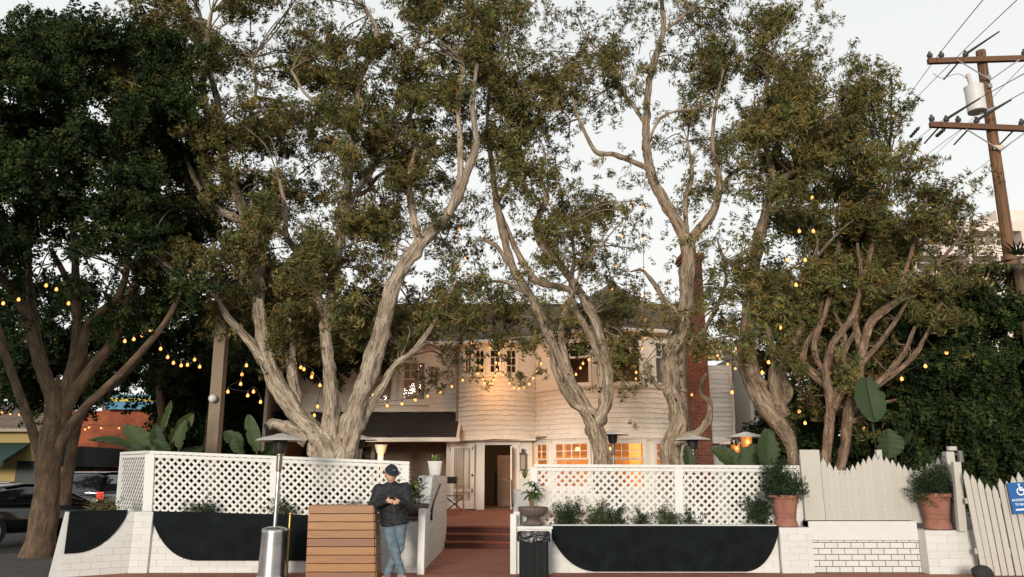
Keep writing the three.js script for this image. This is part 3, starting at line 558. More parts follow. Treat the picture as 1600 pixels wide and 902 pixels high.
// --- block right of the chimney
{
  const x0 = 6.497, x1 = 7.166, f = flatSurf(V(x0 - 0.3, 0, -25.4), V(x1, 0, -25.4));
  courses('shingle_course', house, f.s, f.L, 2.717, 5.12, 0.152, [M.white, wb2]);
  const e = flatSurf(V(x1, 0, -25.4), V(x1, 0, -28)); courses('shingle_course', house, e.s, e.L, 2.717, 5.12, 0.152, [M.white]);
  part('corner_board', bb(x1 - 0.04, x1 + 0.03, 2.717, 5.12, -25.33, -25.42), M.trim, house);
  part('overhang', bb(x0 - 0.3, x1 + 0.04, 2.616, 2.717, -25.3, -28), M.trim, house);
  part('ground_wall', bb(x0 - 0.3, x1 - 0.1, FL - 0.4, 2.616, -26, -28), M.white, house);
  const yr = 5.247, pk = 6.208;
  courses('roof_shingle_course', house, (u, v) => ({ p: V(x0 - 0.5 + u, yr + v * 0.55, -25.1 - v * 0.83), n: V(0, 0.83, 0.55) }), x1 - x0 + 0.7, 0, 1.6, 0.15, [M.roofA, M.roofB], [], { lip: 0.016 });
  // curved eave ends
  part('curved_eave', tube([A3([6.415,6.025,-25.2]), A3([6.662,5.918,-25.2]), A3([6.814,5.662,-25.2]), A3([6.899,5.345,-25.2])], 0.05, 20, 8), M.trim, house);
  part('curved_eave', tube([A3([6.458,5.931,-25.4]), A3([6.642,5.802,-25.4]), A3([6.777,5.588,-25.4]), A3([6.865,5.311,-25.4])], 0.04, 20, 8), M.trim, house);
  part('downpipe', tube([V(x1 - 0.02, yr - 0.05, -25.25), V(x1 + 0.02, yr - 0.5, -25.3), V(x1 + 0.02, 3.2, -25.32)], 0.025, 10, 6), M.trim, house);
}
// --- chimney
{
  const c = thing('brick_chimney', 'tall red brick chimney rising between the pale bay and white shingle block', 'chimney');
  const x0 = 5.633, x1 = 6.256, yT = 8.485, z0 = -24.6, z1 = -25.35;
  part('core', bb(x0 + 0.006, x1 - 0.006, 0.3, yT, z0 - 0.006, z1), M.mortar, c);
  const A = [], B = []; let row = 0;
  const wAt = (y) => y > 6.4 ? 0.12 : 0;
  for (let y = 0.3; y < yT - 0.02; y += 0.075, row++) {
    for (let x = x0 - (row % 2 ? 0.11 : 0); x < x1 - 0.005; x += 0.22) { const a = Math.max(x, x0), b = Math.min(x + 0.208, x1); if (b - a > 0.02) (R() < 0.5 ? A : B).push(bb(a, b, y + 0.005, y + 0.07, z0 + rr(0, 0.006), z0 - 0.05)); }
    for (let z = z0; z > z1; z -= 0.22) (R() < 0.5 ? A : B).push(bb(x1 - 0.03, x1 + rr(0.001, 0.006), y + 0.005, y + 0.07, z - (row % 2 ? 0.05 : 0.005), z - 0.205));
  }
  for (const [l, m] of [[A, M.brickA], [B, M.brickB]]) part('brickwork', l, m, c).userData.kind = 'stuff';
  for (const [k, o] of [[0, 0.05], [1, 0.09], [2, 0.06]]) part('cap_course', bb(x0 - o, x1 + o, yT + k * 0.09, yT + k * 0.09 + 0.085, z0 + o, z1 - o, 0.008), k % 2 ? M.brickB : M.brickA, c);
  part('pot', bb(x0 + 0.12, x0 + 0.5, yT + 0.27, yT + 0.55, z0 - 0.15, z0 - 0.55, 0.02), M.brickA, c);
}
// --- small white house beyond the right block
{
  const h = thing('small_house', 'low white building with grey shingle roof beyond the right heaters', 'building');
  const x0 = 8.4, x1 = 11.689, y1 = 3.759;
  part('wall', bb(x0, x1, 0, y1, -31, -36), M.white, h);
  const a = V(0, y1, -30.7), up = V(0, 0.62, -0.78);
  courses('roof_shingle_course', h, (u, v) => ({ p: V(x0 - 0.2 + u, y1 + up.y * v, -30.6 + up.z * v), n: V(0, 0.78, 0.62) }), x1 - x0 + 0.4, 0, 2.6, 0.2, [M.roofA, M.roofB], [], { lip: 0.02 });
  part('fascia', bb(x0 - 0.2, x1 + 0.2, y1 - 0.1, y1 - 0.01, -30.5, -30.62), M.trim, h);
}

// ================= TREES =================
var leafG1dark = new THREE.MeshStandardMaterial({ color: lin(0.03, 0.05, 0.02), roughness: 0.6, side: THREE.DoubleSide });
// peeling paper bark: cream and grey sheets with torn dark edges, brown underlayers and black hollows
const barkF = (u, v) => {
  const wu = u + 0.10 * tn(u, v, 3, 2, 3), wv = v + 0.06 * tn(u, v, 4, 5, 3), fr = (x) => x - Math.floor(x);
  const a = tn(fr(wu), fr(wv), 5, 3, 4), b = tn(fr(wu * 2), fr(wv), 5, 12, 3), e = Math.abs(a - 0.02), e2 = Math.abs(b + 0.1), st = fbm(wu * 26, wv * 6, 4, 3), sp = tn(u, v, 11, 31, 2);
  return { a, b, e, e2, st, sp };
};
const barkPale = tex(768, 768, (u, v) => {
  const { a, b, e, e2, st, sp } = barkF(u, v);
  let c = mix([0.66, 0.61, 0.55], [0.87, 0.83, 0.77], cl01(0.5 + b * 1.8 + st * 0.8));
  c = mix(c, [0.50, 0.43, 0.36], cl01(a * 4) * 0.75); c = mix(c, [0.42, 0.28, 0.2], cl01((a - 0.16) * 5));
  c = mix(c, [0.3, 0.24, 0.19], cl01(1 - e / 0.04) * 0.35);
  const sh = fbm(u * 38, v * 5 + 0.4 * b, 17, 3); c = mix(c, [0.24, 0.18, 0.14], cl01((sh - 0.1) * 3) * 0.68);
  if (sp > 0.2) c = mix(c, [0.1, 0.07, 0.055], cl01((sp - 0.2) * 7)); return c;
});
const barkBump = tex(768, 768, (u, v) => { const { a, b, e, e2, st, sp } = barkF(u, v); let t = 0.55 + (a > 0.02 ? -0.16 : 0.1) + (b > -0.1 ? 0.1 : -0.06) + st * 0.35 - cl01((fbm(u * 38, v * 5 + 0.4 * b, 17, 3) - 0.08) * 3) * 0.3; if (sp > 0.28) t -= cl01((sp - 0.28) * 7) * 0.45; return [cl01(t), cl01(t), cl01(t)]; }, false);
const barkGrey = tex(512, 512, (u, v) => { const a = tn(u, v, 5, 21), b = tn(u, v, 46, 23, 2), c2 = fbm(u * 30, v * 8, 25, 2); let c = mix([0.33, 0.28, 0.23], [0.62, 0.55, 0.47], cl01(0.5 + a * 1.4 + c2 * 0.6)); if (b > 0.12) c = mix(c, [0.15, 0.12, 0.1], cl01((b - 0.12) * 12)); return c; });
M.bark = mat(lin(0.76, 0.72, 0.67), 0.95, { map: rep(barkPale, 0.9, 0.5), bumpMap: rep(barkBump, 0.9, 0.5), bumpScale: 0.032 });
M.barkRed = mat(lin(0.46, 0.35, 0.28), 0.95, { map: rep(barkPale, 1.1, 0.55), bumpMap: rep(barkBump, 1.1, 0.55), bumpScale: 0.05 });
M.barkGrey = mat(lin(0.62, 0.55, 0.48), 0.95, { map: rep(barkGrey, 0.9, 0.6), bumpMap: rep(barkGrey, 0.9, 0.6), bumpScale: 0.012 });
M.barkMid = mat(lin(0.66, 0.60, 0.53), 0.95, { map: rep(barkPale, 0.9, 0.5), bumpMap: rep(barkBump, 0.9, 0.5), bumpScale: 0.04 });
M.barkBrown = mat(lin(0.5, 0.42, 0.35), 0.95, { map: rep(barkPale, 1.0, 0.5), bumpMap: rep(barkBump, 1.0, 0.5), bumpScale: 0.05 });
M.twig = mat(lin(0.2, 0.155, 0.115), 0.95);

function limb(pts, seed, o = {}) { // pts: [x, y, z, r]; gnarled tapering tube
  const P3 = pts.map(A3), g0 = rng(seed * 7919 + 13);
  const w = o.wiggle ?? 0.0;
  P3.forEach((p, i) => { if (i && i < P3.length - 1) p.add(V(rr(-w, w, g0), rr(-w, w, g0), rr(-w, w, g0) * 1.5)); });
  const cv = new THREE.CatmullRomCurve3(P3, false, 'centripetal'), L = cv.getLength(), n = Math.max(6, Math.round(L / (o.step ?? 0.09))), rs = o.radial ?? 14;
  const fr = cv.computeFrenetFrames(n, false), pos = [], uv = [], idx = [];
  for (let i = 0; i <= n; i++) {
    const t = i / n, tt = cv.getUtoTmapping(t), f = tt * (pts.length - 1), k = Math.min(pts.length - 2, Math.floor(f)), a = f - k, r0 = (o.thin ?? 0.6) * (pts[k][3] * (1 - a) + pts[k + 1][3] * a), c = cv.getPoint(tt);
    for (let j = 0; j <= rs; j++) {
      const th = j / rs * Math.PI * 2, jc = j % rs, thc = jc / rs * Math.PI * 2, s = t * L;
      const lump = fbm(Math.cos(thc) * 0.9 + seed, Math.sin(thc) * 0.9, s * 1.7 / Math.max(0.5, r0 * 6), 3), rib = nz(Math.cos(thc) * 2.4, Math.sin(thc) * 2.4 + seed, s * 0.9), fine = nz(Math.cos(thc) * 6, Math.sin(thc) * 6, s * 5 + seed);
      const knot = Math.max(0, nz(Math.cos(thc) * 1.2 + seed * 3, Math.sin(thc) * 1.2, s * 2.6) - 0.28) * (o.knot ?? 1.1);
      const r = r0 * (1 + (o.gnarl ?? 1) * (0.5 * lump + 0.34 * rib + 0.13 * fine + knot));
      const d = fr.normals[i].clone().multiplyScalar(Math.cos(th)).addScaledVector(fr.binormals[i], Math.sin(th));
      pos.push(c.x + d.x * r, c.y + d.y * r, c.z + d.z * r); uv.push(j / rs * Math.max(0.15, 2 * Math.PI * pts[0][3] * 0.7), s + seed * 0.37);
    }
  }
  for (let i = 0; i < n; i++) for (let j = 0; j < rs; j++) { const a = i * (rs + 1) + j, b = a + rs + 1; idx.push(a, a + 1, b, b, a + 1, b + 1); }
  const e = pos.length / 3, c = cv.getPoint(1); pos.push(c.x, c.y, c.z); uv.push(0, L); for (let j = 0; j < rs; j++) { const a = n * (rs + 1) + j; idx.push(a, a + 1, e); }
  const g = new THREE.BufferGeometry(); g.setAttribute('position', new THREE.Float32BufferAttribute(pos, 3)); g.setAttribute('uv', new THREE.Float32BufferAttribute(uv, 2)); g.setIndex(idx); g.computeVertexNormals();
  // close the seam in the normals
  const N = g.attributes.normal; for (let i = 0; i <= n; i++) { const a = i * (rs + 1), b = a + rs, x = N.getX(a) + N.getX(b), y = N.getY(a) + N.getY(b), z = N.getZ(a) + N.getZ(b), l = Math.hypot(x, y, z) || 1; N.setXYZ(a, x / l, y / l, z / l); N.setXYZ(b, x / l, y / l, z / l); }
  return g;
}
// a sprig: leaves along a short twig, y up the twig
function sprig(seed, nl, len, lw, ll, droop) {
  const g = rng(seed), pos = [], col = [], nor = [];
  for (let i = 0; i < nl; i++) {
    const t = (i + g()) / nl, base = V(rr(-0.02, 0.02, g), t * len, rr(-0.02, 0.02, g)), az = g() * 6.283, el = rr(-0.5, 0.9, g) - droop;
    const d = V(Math.cos(az) * Math.cos(el), Math.sin(el), Math.sin(az) * Math.cos(el)), L = ll * rr(0.7, 1.25, g), W = lw * rr(0.75, 1.25, g);
    const s = new THREE.Vector3().crossVectors(d, V(rr(-1, 1, g), rr(-0.2, 1, g), rr(-1, 1, g))).normalize().multiplyScalar(W), up = new THREE.Vector3().crossVectors(s, d).normalize().multiplyScalar(W * 0.35);
    const a = base, m = base.clone().addScaledVector(d, L * 0.45), e = base.clone().addScaledVector(d, L).add(V(0, -L * 0.12, 0)), l = m.clone().add(s).add(up), r = m.clone().sub(s).add(up);
    for (const q of [a, m, l, l, m, e, a, r, m, m, r, e]) pos.push(q.x, q.y, q.z);
    const k = rr(0.65, 1.35, g), warm = g() < 0.06 ? 1 : 0, c = warm ? [k * 1.45, k * 0.9, k * 0.65] : [k * rr(0.85, 1.15, g), k, k * rr(0.8, 1.1, g)]; for (let q = 0; q < 12; q++) col.push(...c);
  }
  const G = new THREE.BufferGeometry(); G.setAttribute('position', new THREE.Float32BufferAttribute(pos, 3)); G.setAttribute('color', new THREE.Float32BufferAttribute(col, 3)); G.computeVertexNormals(); return G;
}
const leafMat = (t) => new THREE.MeshPhysicalMaterial({ color: 0xffffff, vertexColors: true, roughness: 0.85, specularIntensity: 0.3, transmission: t, thickness: 0, side: THREE.DoubleSide });
M.leaf = leafMat(0); M.leafDark = leafMat(0);
const SPRIGS = { mel: [sprig(3, 34, 0.36, 0.0125, 0.125, 0.4), sprig(4, 30, 0.3, 0.0135, 0.13, 0.55)], fic: [sprig(8, 26, 0.3, 0.024, 0.1, 0.1), sprig(9, 28, 0.34, 0.025, 0.095, 0.1)] };
// clumps of sprigs and the twigs that carry them
function crown(parent, clumps, kind, palette, seed, limbs, o = {}) {
  const g = rng(seed), spots = [], tw = [];
  const nodes = []; for (const l of limbs) for (let i = Math.floor(l.length * 0.4); i < l.length; i++) { nodes.push(l[i]); if (i + 1 < l.length) for (const f of [0.33, 0.66]) nodes.push(l[i].map((q, k) => q * (1 - f) + l[i + 1][k] * f)); }
  for (const [x, y, z, r, n] of clumps) {
    const nsub = 2 + Math.floor(g() * 3), subs = []; for (let i = 0; i < nsub; i++) subs.push([V(x + rr(-r, r, g) * 0.8, y + rr(-r, r, g) * 0.8, z + rr(-r, r, g) * 1.3), rr(0.45, 0.9, g) * r, rr(0.65, 1.25, g)]);
    const nn = Math.round(n * (kind === 'mel' ? 1.95 : 1.75) * (o.mul ?? 1));
    for (let i = 0; i < nn; i++) {
      const [c, sr, tone] = subs[Math.floor(g() * nsub)]; let a = V(rr(-1, 1, g), rr(-1, 1, g), rr(-1, 1, g)); while (a.lengthSq() > 1) a = V(rr(-1, 1, g), rr(-1, 1, g), rr(-1, 1, g));
      spots.push([c.clone().add(V(a.x * sr, a.y * sr * 0.8, a.z * sr)), a, tone]);
    }
    if (nodes.length && o.twigs !== false) {
      let best = null, bd = 1e9; for (const q of nodes) { const d = (q[0] - x) ** 2 + (q[1] - y) ** 2 * (q[1] > y ? 3 : 1) + (q[2] - z) ** 2; if (d < bd) { bd = d; best = q; } }
      if (bd < 4 && n > 3) for (const [c] of subs.slice(0, 2)) { const a = A3(best), m = a.clone().lerp(c, 0.5).add(V(rr(-0.2, 0.2, g), rr(0, 0.3, g), rr(-0.2, 0.2, g))); tw.push(new THREE.TubeGeometry(new THREE.CatmullRomCurve3([a, m, c]), 7, 0.008 + 0.006 * Math.sqrt(bd), 5)); }
    }
  }
  const list = SPRIGS[kind], im = list.map((s, i) => new THREE.InstancedMesh(s, o.mat ?? M.leaf, Math.ceil(spots.length / list.length) + 1)), cnt = list.map(() => 0), m4 = new THREE.Matrix4(), q = new THREE.Quaternion(), col = new THREE.Color();
  for (const [p, a, tone] of spots) {
    const k = Math.floor(g() * list.length) % list.length; const kk = cnt[k] < im[k].instanceMatrix.count ? k : 1 - k;
    const dir = a.clone().multiplyScalar(0.8).add(V(rr(-0.7, 0.7, g), rr(-0.6, 0.9, g), rr(-0.7, 0.7, g))).normalize();
    q.setFromUnitVectors(V(0, 1, 0), dir).multiply(new THREE.Quaternion().setFromAxisAngle(V(0, 1, 0), g() * 6.283)); const s = rr(0.75, 1.2, g) * (o.scale ?? 1);
    m4.compose(p, q, V(s, s, s)); im[kk].setMatrixAt(cnt[kk], m4);
    const pc = palette[Math.min(palette.length - 1, Math.floor(g() * palette.length))], t = rr(0.75, 1.25, g) * tone; col.setRGB(pc[0] * t, pc[1] * t, pc[2] * t); im[kk].setColorAt(cnt[kk], col); cnt[kk]++;
  }
  im.forEach((m, i) => { m.count = cnt[i]; m.name = 'crown'; m.userData.kind = 'stuff'; prep(m); parent.add(m); });
  if (tw.length) part('twigs', tw, o.twig ?? M.twig, parent).userData.kind = 'stuff';
}
const CLUMPS = {
  A: [[-9.42,13.86,-17.84,0.53,19],[-8.47,12.27,-15.7,0.42,12],[-7.94,13.05,-16.01,0.42,19],[-7.97,13.26,-16.5,0.37,16],[-7.03,13.26,-16.17,0.44,12],[-6.87,13.3,-16.08,0.46,12],[-7.63,14.32,-18.74,0.49,12],[-6.17,13.27,-16.25,0.49,16],[-6,13.6,-16.68,0.37,6],[-5.67,13.32,-16.79,0.45,9],[-4.95,12.88,-15.84,0.44,5],[-5.16,14.17,-17.33,0.53,4],[-5.04,15.05,-19.02,0.5,7],[-4.33,13.91,-16.92,0.36,5],[-3.42,14.48,-17.85,0.42,16],[-3.67,13.4,-16.84,0.48,9],[-2.69,14.16,-17.72,0.42,23],[-3.48,15.1,-19,0.51,17],[-1.65,13.37,-16.82,0.4,20],[-1.73,13.22,-16.7,0.46,20],[-1.65,15.52,-19.19,0.59,27],[-1.73,14.66,-18.92,0.46,20],[-11.22,13.54,-18.92,0.47,2],[-11.04,13.94,-19.04,0.42,2],[-10.14,13.74,-18.97,0.52,16],[-8.46,12.06,-16.22,0.44,16],[-8.07,12.13,-16.69,0.39,13],[-7.88,12.08,-16.3,0.36,17],[-8.26,13.23,-17.87,0.41,17],[-8.59,13.37,-18.81,0.47,36],[-6.25,11.91,-15.73,0.42,27],[-6.3,12.31,-16.34,0.39,20],[-6.19,13.55,-18.68,0.48,2],[-6.3,13.2,-17.58,0.45,4],[-5.16,12.73,-16.66,0.41,8],[-5.54,13.55,-17.91,0.47,8],[-4.68,13.16,-17.32,0.37,2],[-4.45,12.27,-16.97,0.44,3],[-3.43,13.31,-17.87,0.44,5],[-3.64,12.7,-17.38,0.42,5],[-3.06,12.7,-17.74,0.45,4],[-2.24,11.93,-15.67,0.46,3],[-2.3,12.74,-17.32,0.43,26],[-2.09,11.91,-15.74,0.4,36],[-0.83,12.14,-16.59,0.38,26],[-1.12,13.9,-18.64,0.47,30],[-10.41,12.53,-18.07,0.48,2],[-9.39,11.17,-16.1,0.43,2],[-9.92,12.77,-18.88,0.43,27],[-8.47,11.6,-16.45,0.49,17],[-9.08,12.88,-18.71,0.4,17],[-8.98,12.18,-17.96,0.38,17],[-7.65,12.11,-17.42,0.43,26],[-6.96,11.12,-15.99,0.38,22],[-7.46,12.68,-19,0.52,9],[-7.3,12.72,-19.1,0.41,19],[-5.61,11.91,-16.95,0.5,3],[-6.45,12.43,-18.47,0.44,3],[-5.56,12.34,-18.5,0.47,36],[-5.99,13.36,-19.18,0.4,17],[-4.2,11.35,-15.72,0.46,30],[-4.67,12.41,-17.98,0.42,36],[-4.06,12.94,-18.92,0.42,22],[-3.01,10.79,-15.86,0.39,36],[-2.83,11.74,-16.51,0.38,5],[-2.26,11.11,-15.72,0.43,6],[-2.02,12.78,-18.98,0.47,22],[-1.73,11.34,-16.02,0.43,22],[-0.93,10.94,-15.72,0.42,36],[-0.82,11.9,-17.04,0.4,30],[-8.62,10.49,-16.05,0.35,27],[-9.57,12.12,-18.58,0.47,17],[-8.79,11.15,-17.87,0.43,30],[-7.75,10.05,-16.03,0.39,30],[-7.31,10.34,-16.22,0.35,23],[-8.2,12.41,-19.09,0.53,23],[-7.25,11.92,-18.07,0.52,8],[-6.42,11.17,-17.34,0.38,9],[-6.49,11.74,-18.56,0.51,3],[-5.53,10.6,-16.92,0.44,2],[-5.37,11.66,-17.83,0.5,30],[-5.32,10.97,-16.97,0.46,26],[-4.94,11.64,-18.84,0.44,39],[-4.56,11.56,-18.71,0.44,22],[-3.19,10.24,-15.97,0.44,17],[-3.78,10.91,-16.74,0.4,30],[-2.65,11.25,-17.56,0.48,13],[-2.85,11.8,-18.93,0.48,11],[-1.85,10.7,-16.91,0.42,26],[-2.23,10.48,-16.63,0.43,30],[-0.83,10.92,-16.7,0.45,17],[-1.35,9.86,-15.74,0.36,26],[-8.24,9.65,-15.78,0.41,9],[-8.01,9.58,-16.13,0.39,12],[-8.34,9.97,-17.55,0.36,26],[-7.85,9.35,-16.06,0.34,17],[-6.63,9.06,-15.68,0.44,17],[-6.91,9.11,-15.79,0.38,30],[-6.33,10.21,-17.47,0.48,7],[-7.01,10.36,-17.43,0.47,7],[-5.94,10.76,-18.7,0.48,36],[-5.62,9.23,-15.73,0.37,30],[-5.6,10.56,-18.9,0.51,20],[-4.53,9.69,-16.13,0.47,20],[-4.12,9.93,-16.38,0.4,34],[-3.76,9.17,-15.61,0.42,22],[-3.28,9.2,-15.87,0.45,22],[-3.44,10.53,-17.93,0.41,30],[-2.71,9.29,-16.09,0.46,13],[-2.26,9.69,-15.65,0.33,20],[-2.1,10.12,-16.8,0.48,13],[-2.06,9.41,-15.92,0.37,9],[-1.24,11.03,-18.86,0.53,36],[-1.43,9.98,-16.11,0.38,22],[-8.9,9.57,-17.6,0.47,6],[-8.83,9.26,-16.66,0.38,8],[-7.64,8.92,-16.55,0.47,13],[-8.79,10.06,-18.08,0.5,20],[-7.85,10.36,-18.64,0.54,30],[-6.96,8.68,-16.22,0.33,26],[-7.27,10.21,-18.78,0.43,23],[-6.14,8.94,-15.83,0.45,27],[-5.75,9.6,-17.06,0.4,36],[-5.74,9.33,-17.55,0.4,26],[-5.55,10.48,-19.01,0.51,4],[-5.46,9.47,-17.81,0.46,7],[-4.37,9.27,-17.17,0.49,23],[-3.58,8.32,-15.74,0.33,17],[-3.92,9.82,-18.91,0.46,29],[-3.09,8.99,-16.7,0.38,46],[-2.89,10.09,-18.9,0.42,26],[-2.75,9.18,-17.24,0.35,36],[-1.68,8.76,-16.33,0.34,12],[-2.03,9.12,-16.08,0.38,19],[-1.02,9.11,-17.27,0.42,14],[-1.37,9.66,-17.69,0.36,19],[-8.37,8.21,-16.38,0.38,2],[-8.41,8.48,-16.59,0.43,3],[-8.17,8.62,-18.35,0.49,16],[-8.27,9,-18.57,0.5,16],[-7.86,8.86,-18.24,0.47,17],[-6.77,7.89,-16.29,0.37,17],[-6.83,8.63,-18.15,0.46,17],[-6.09,7.93,-15.62,0.32,13],[-6,8.61,-18.12,0.5,13],[-5.8,8.19,-17.36,0.45,20],[-5.25,8.71,-18.33,0.43,6],[-5.08,9.01,-17.79,0.42,7],[-5.03,9.29,-19.12,0.39,8],[-3.83,8.17,-15.86,0.41,8],[-3.62,8.45,-16.73,0.35,20],[-3.49,9.26,-18.68,0.48,13],[-2.6,8.98,-18.94,0.52,22],[-2.42,7.94,-15.75,0.37,29],[-1.8,8.42,-17.13,0.49,19],[-1.97,8.52,-16.48,0.37,16],[-1.39,8.4,-16.65,0.47,4],[-0.97,9.42,-19.16,0.39,6],[-9.04,7.98,-17.73,0.39,2],[-9.16,8.4,-18.68,0.39,2],[-8.31,7.57,-17.73,0.43,6],[-7.71,7.31,-16.42,0.4,9],[-7.98,8,-18.63,0.39,27],[-7.18,7.71,-17.73,0.42,23],[-6.51,8.28,-17.86,0.38,23],[-6.72,8.02,-18.48,0.46,27],[-5.63,7.49,-17.31,0.38,36],[-5.51,7.14,-16.19,0.37,30],[-5.22,8.36,-18.67,0.39,27],[-5.24,8.16,-17.62,0.49,13],[-4.78,8.27,-18.89,0.4,5],[-3.76,7.66,-16.6,0.42,6],[-3.47,8.41,-18.1,0.39,6],[-3.71,7.92,-18.5,0.37,7],[-2.9,7.63,-17.35,0.45,30],[-3.23,7.93,-18.98,0.43,36],[-1.71,7.08,-15.76,0.35,8],[-1.76,7.52,-16.92,0.43,11],[-1.03,7.88,-18.15,0.39,4],[-1.08,8.32,-18.43,0.52,4],[-8.95,7.28,-17.34,0.47,13],[-8.37,7.09,-17.57,0.44,11],[-8.51,7.84,-18.97,0.44,19],[-7.4,6.46,-16.14,0.42,16],[-6.68,6.35,-16.25,0.44,23],[-6.98,7.11,-17.66,0.36,20],[-6.1,7.12,-17.34,0.48,14],[-6.7,7.09,-18.01,0.5,12],[-5.27,6.4,-15.86,0.43,36],[-5.2,6.58,-15.74,0.33,22],[-4.82,6.78,-16.97,0.39,29],[-4.77,6.76,-17.75,0.34,22],[-3.98,6.37,-15.94,0.41,46],[-4.35,7.73,-18.8,0.53,34],[-3.46,7,-16.39,0.45,22],[-3.34,6.98,-16.85,0.44,30],[-2.71,6.51,-16.78,0.45,16],[-2.82,6.79,-16.78,0.47,9],[-1.73,6.76,-16.69,0.39,5],[-1.55,7,-17.3,0.45,8],[-1.59,7.19,-18.85,0.46,4],[-1.36,7.25,-17.1,0.43,6],[-7.97,6.24,-16.33,0.31,6],[-9.06,6.48,-18.43,0.42,4],[-8.22,6.31,-18.03,0.42,19],[-7.42,5.91,-15.83,0.44,9],[-6.72,5.93,-17.31,0.41,12],[-6.95,6.16,-17.79,0.39,9],[-5.99,5.97,-15.74,0.34,8],[-5.84,6.1,-16.91,0.35,8],[-6.4,6.91,-19.12,0.49,39],[-6.05,6.04,-17.85,0.48,39],[-4.72,5.89,-16.33,0.37,29],[-4.21,6.03,-16.12,0.35,22],[-4.44,6.62,-18.09,0.45,36],[-4.35,6.92,-19.12,0.44,22],[-3.13,6.53,-17.36,0.48,19],[-3.01,6.03,-17.58,0.48,16],[-3.16,6.96,-19.09,0.49,3],[-2.23,5.67,-16.56,0.45,3],[-1.65,6.15,-17.97,0.38,2],[-2.04,6.06,-17.55,0.39,2],[-1.22,6.77,-18.15,0.39,11],[-1.31,5.68,-16.42,0.41,13],[-6.61,5.21,-17.29,0.34,6],[-6.48,5.02,-16.84,0.32,8],[-6.12,5.32,-16.97,0.45,11],[-5.74,5.32,-16.5,0.34,9],[-5.79,5.22,-17.68,0.41,17],[-6.21,5.8,-19.15,0.45,26],[-4.57,5.01,-16.11,0.35,34],[-4.89,5.69,-18.06,0.45,39],[-3.63,5.1,-16.08,0.42,17],[-3.77,5.29,-15.65,0.43,20],[-3.42,5.11,-17.1,0.45,12],[-3.03,5.14,-17.64,0.41,16],[-2.44,5.43,-18.03,0.42,16],[-2.44,5.64,-18.9,0.4,19],[-1.53,5.37,-16.82,0.42,9],[-1.73,5.73,-18.13,0.36,14],[-0.83,5.59,-17.01,0.46,23],[-1.31,5.06,-15.89,0.31,13],[-6.33,4.64,-16.49,0.4,2],[-7.32,4.79,-17.84,0.38,2],[-6.43,4.96,-17.83,0.37,3],[-6.61,5.13,-18.52,0.45,3],[-5.75,5.22,-18.99,0.46,14],[-5,4.6,-16.9,0.37,16],[-4.51,4.42,-17.74,0.45,20],[-4.76,4.68,-17.52,0.37,17],[-4.07,4.93,-18.14,0.34,9],[-3.78,4.46,-17.26,0.45,13],[-3.84,5.27,-19.08,0.38,3],[-3.01,4.61,-16.76,0.37,3],[-2.38,4.4,-16.91,0.39,13],[-2.53,4.71,-17.51,0.45,23],[-2.09,5.28,-18.7,0.42,22],[-1.43,4.79,-16.3,0.39,34],[-1.26,4.66,-18.1,0.44,12],[-0.98,4.66,-15.95,0.42,19],[-4.96,3.93,-16.54,0.37,4],[-5.17,4.09,-16.82,0.39,3],[-4.92,4.12,-18.81,0.43,2],[-4.48,4.05,-16.68,0.32,2],[-2.62,3.94,-16.72,0.43,2],[-2.71,4.29,-18.85,0.43,2],[-2.03,3.93,-19.02,0.47,8],[-1.65,4.19,-17.93,0.42,5],[-0.95,3.92,-18.04,0.36,2],[-0.71,3.88,-16.6,0.44,2]],
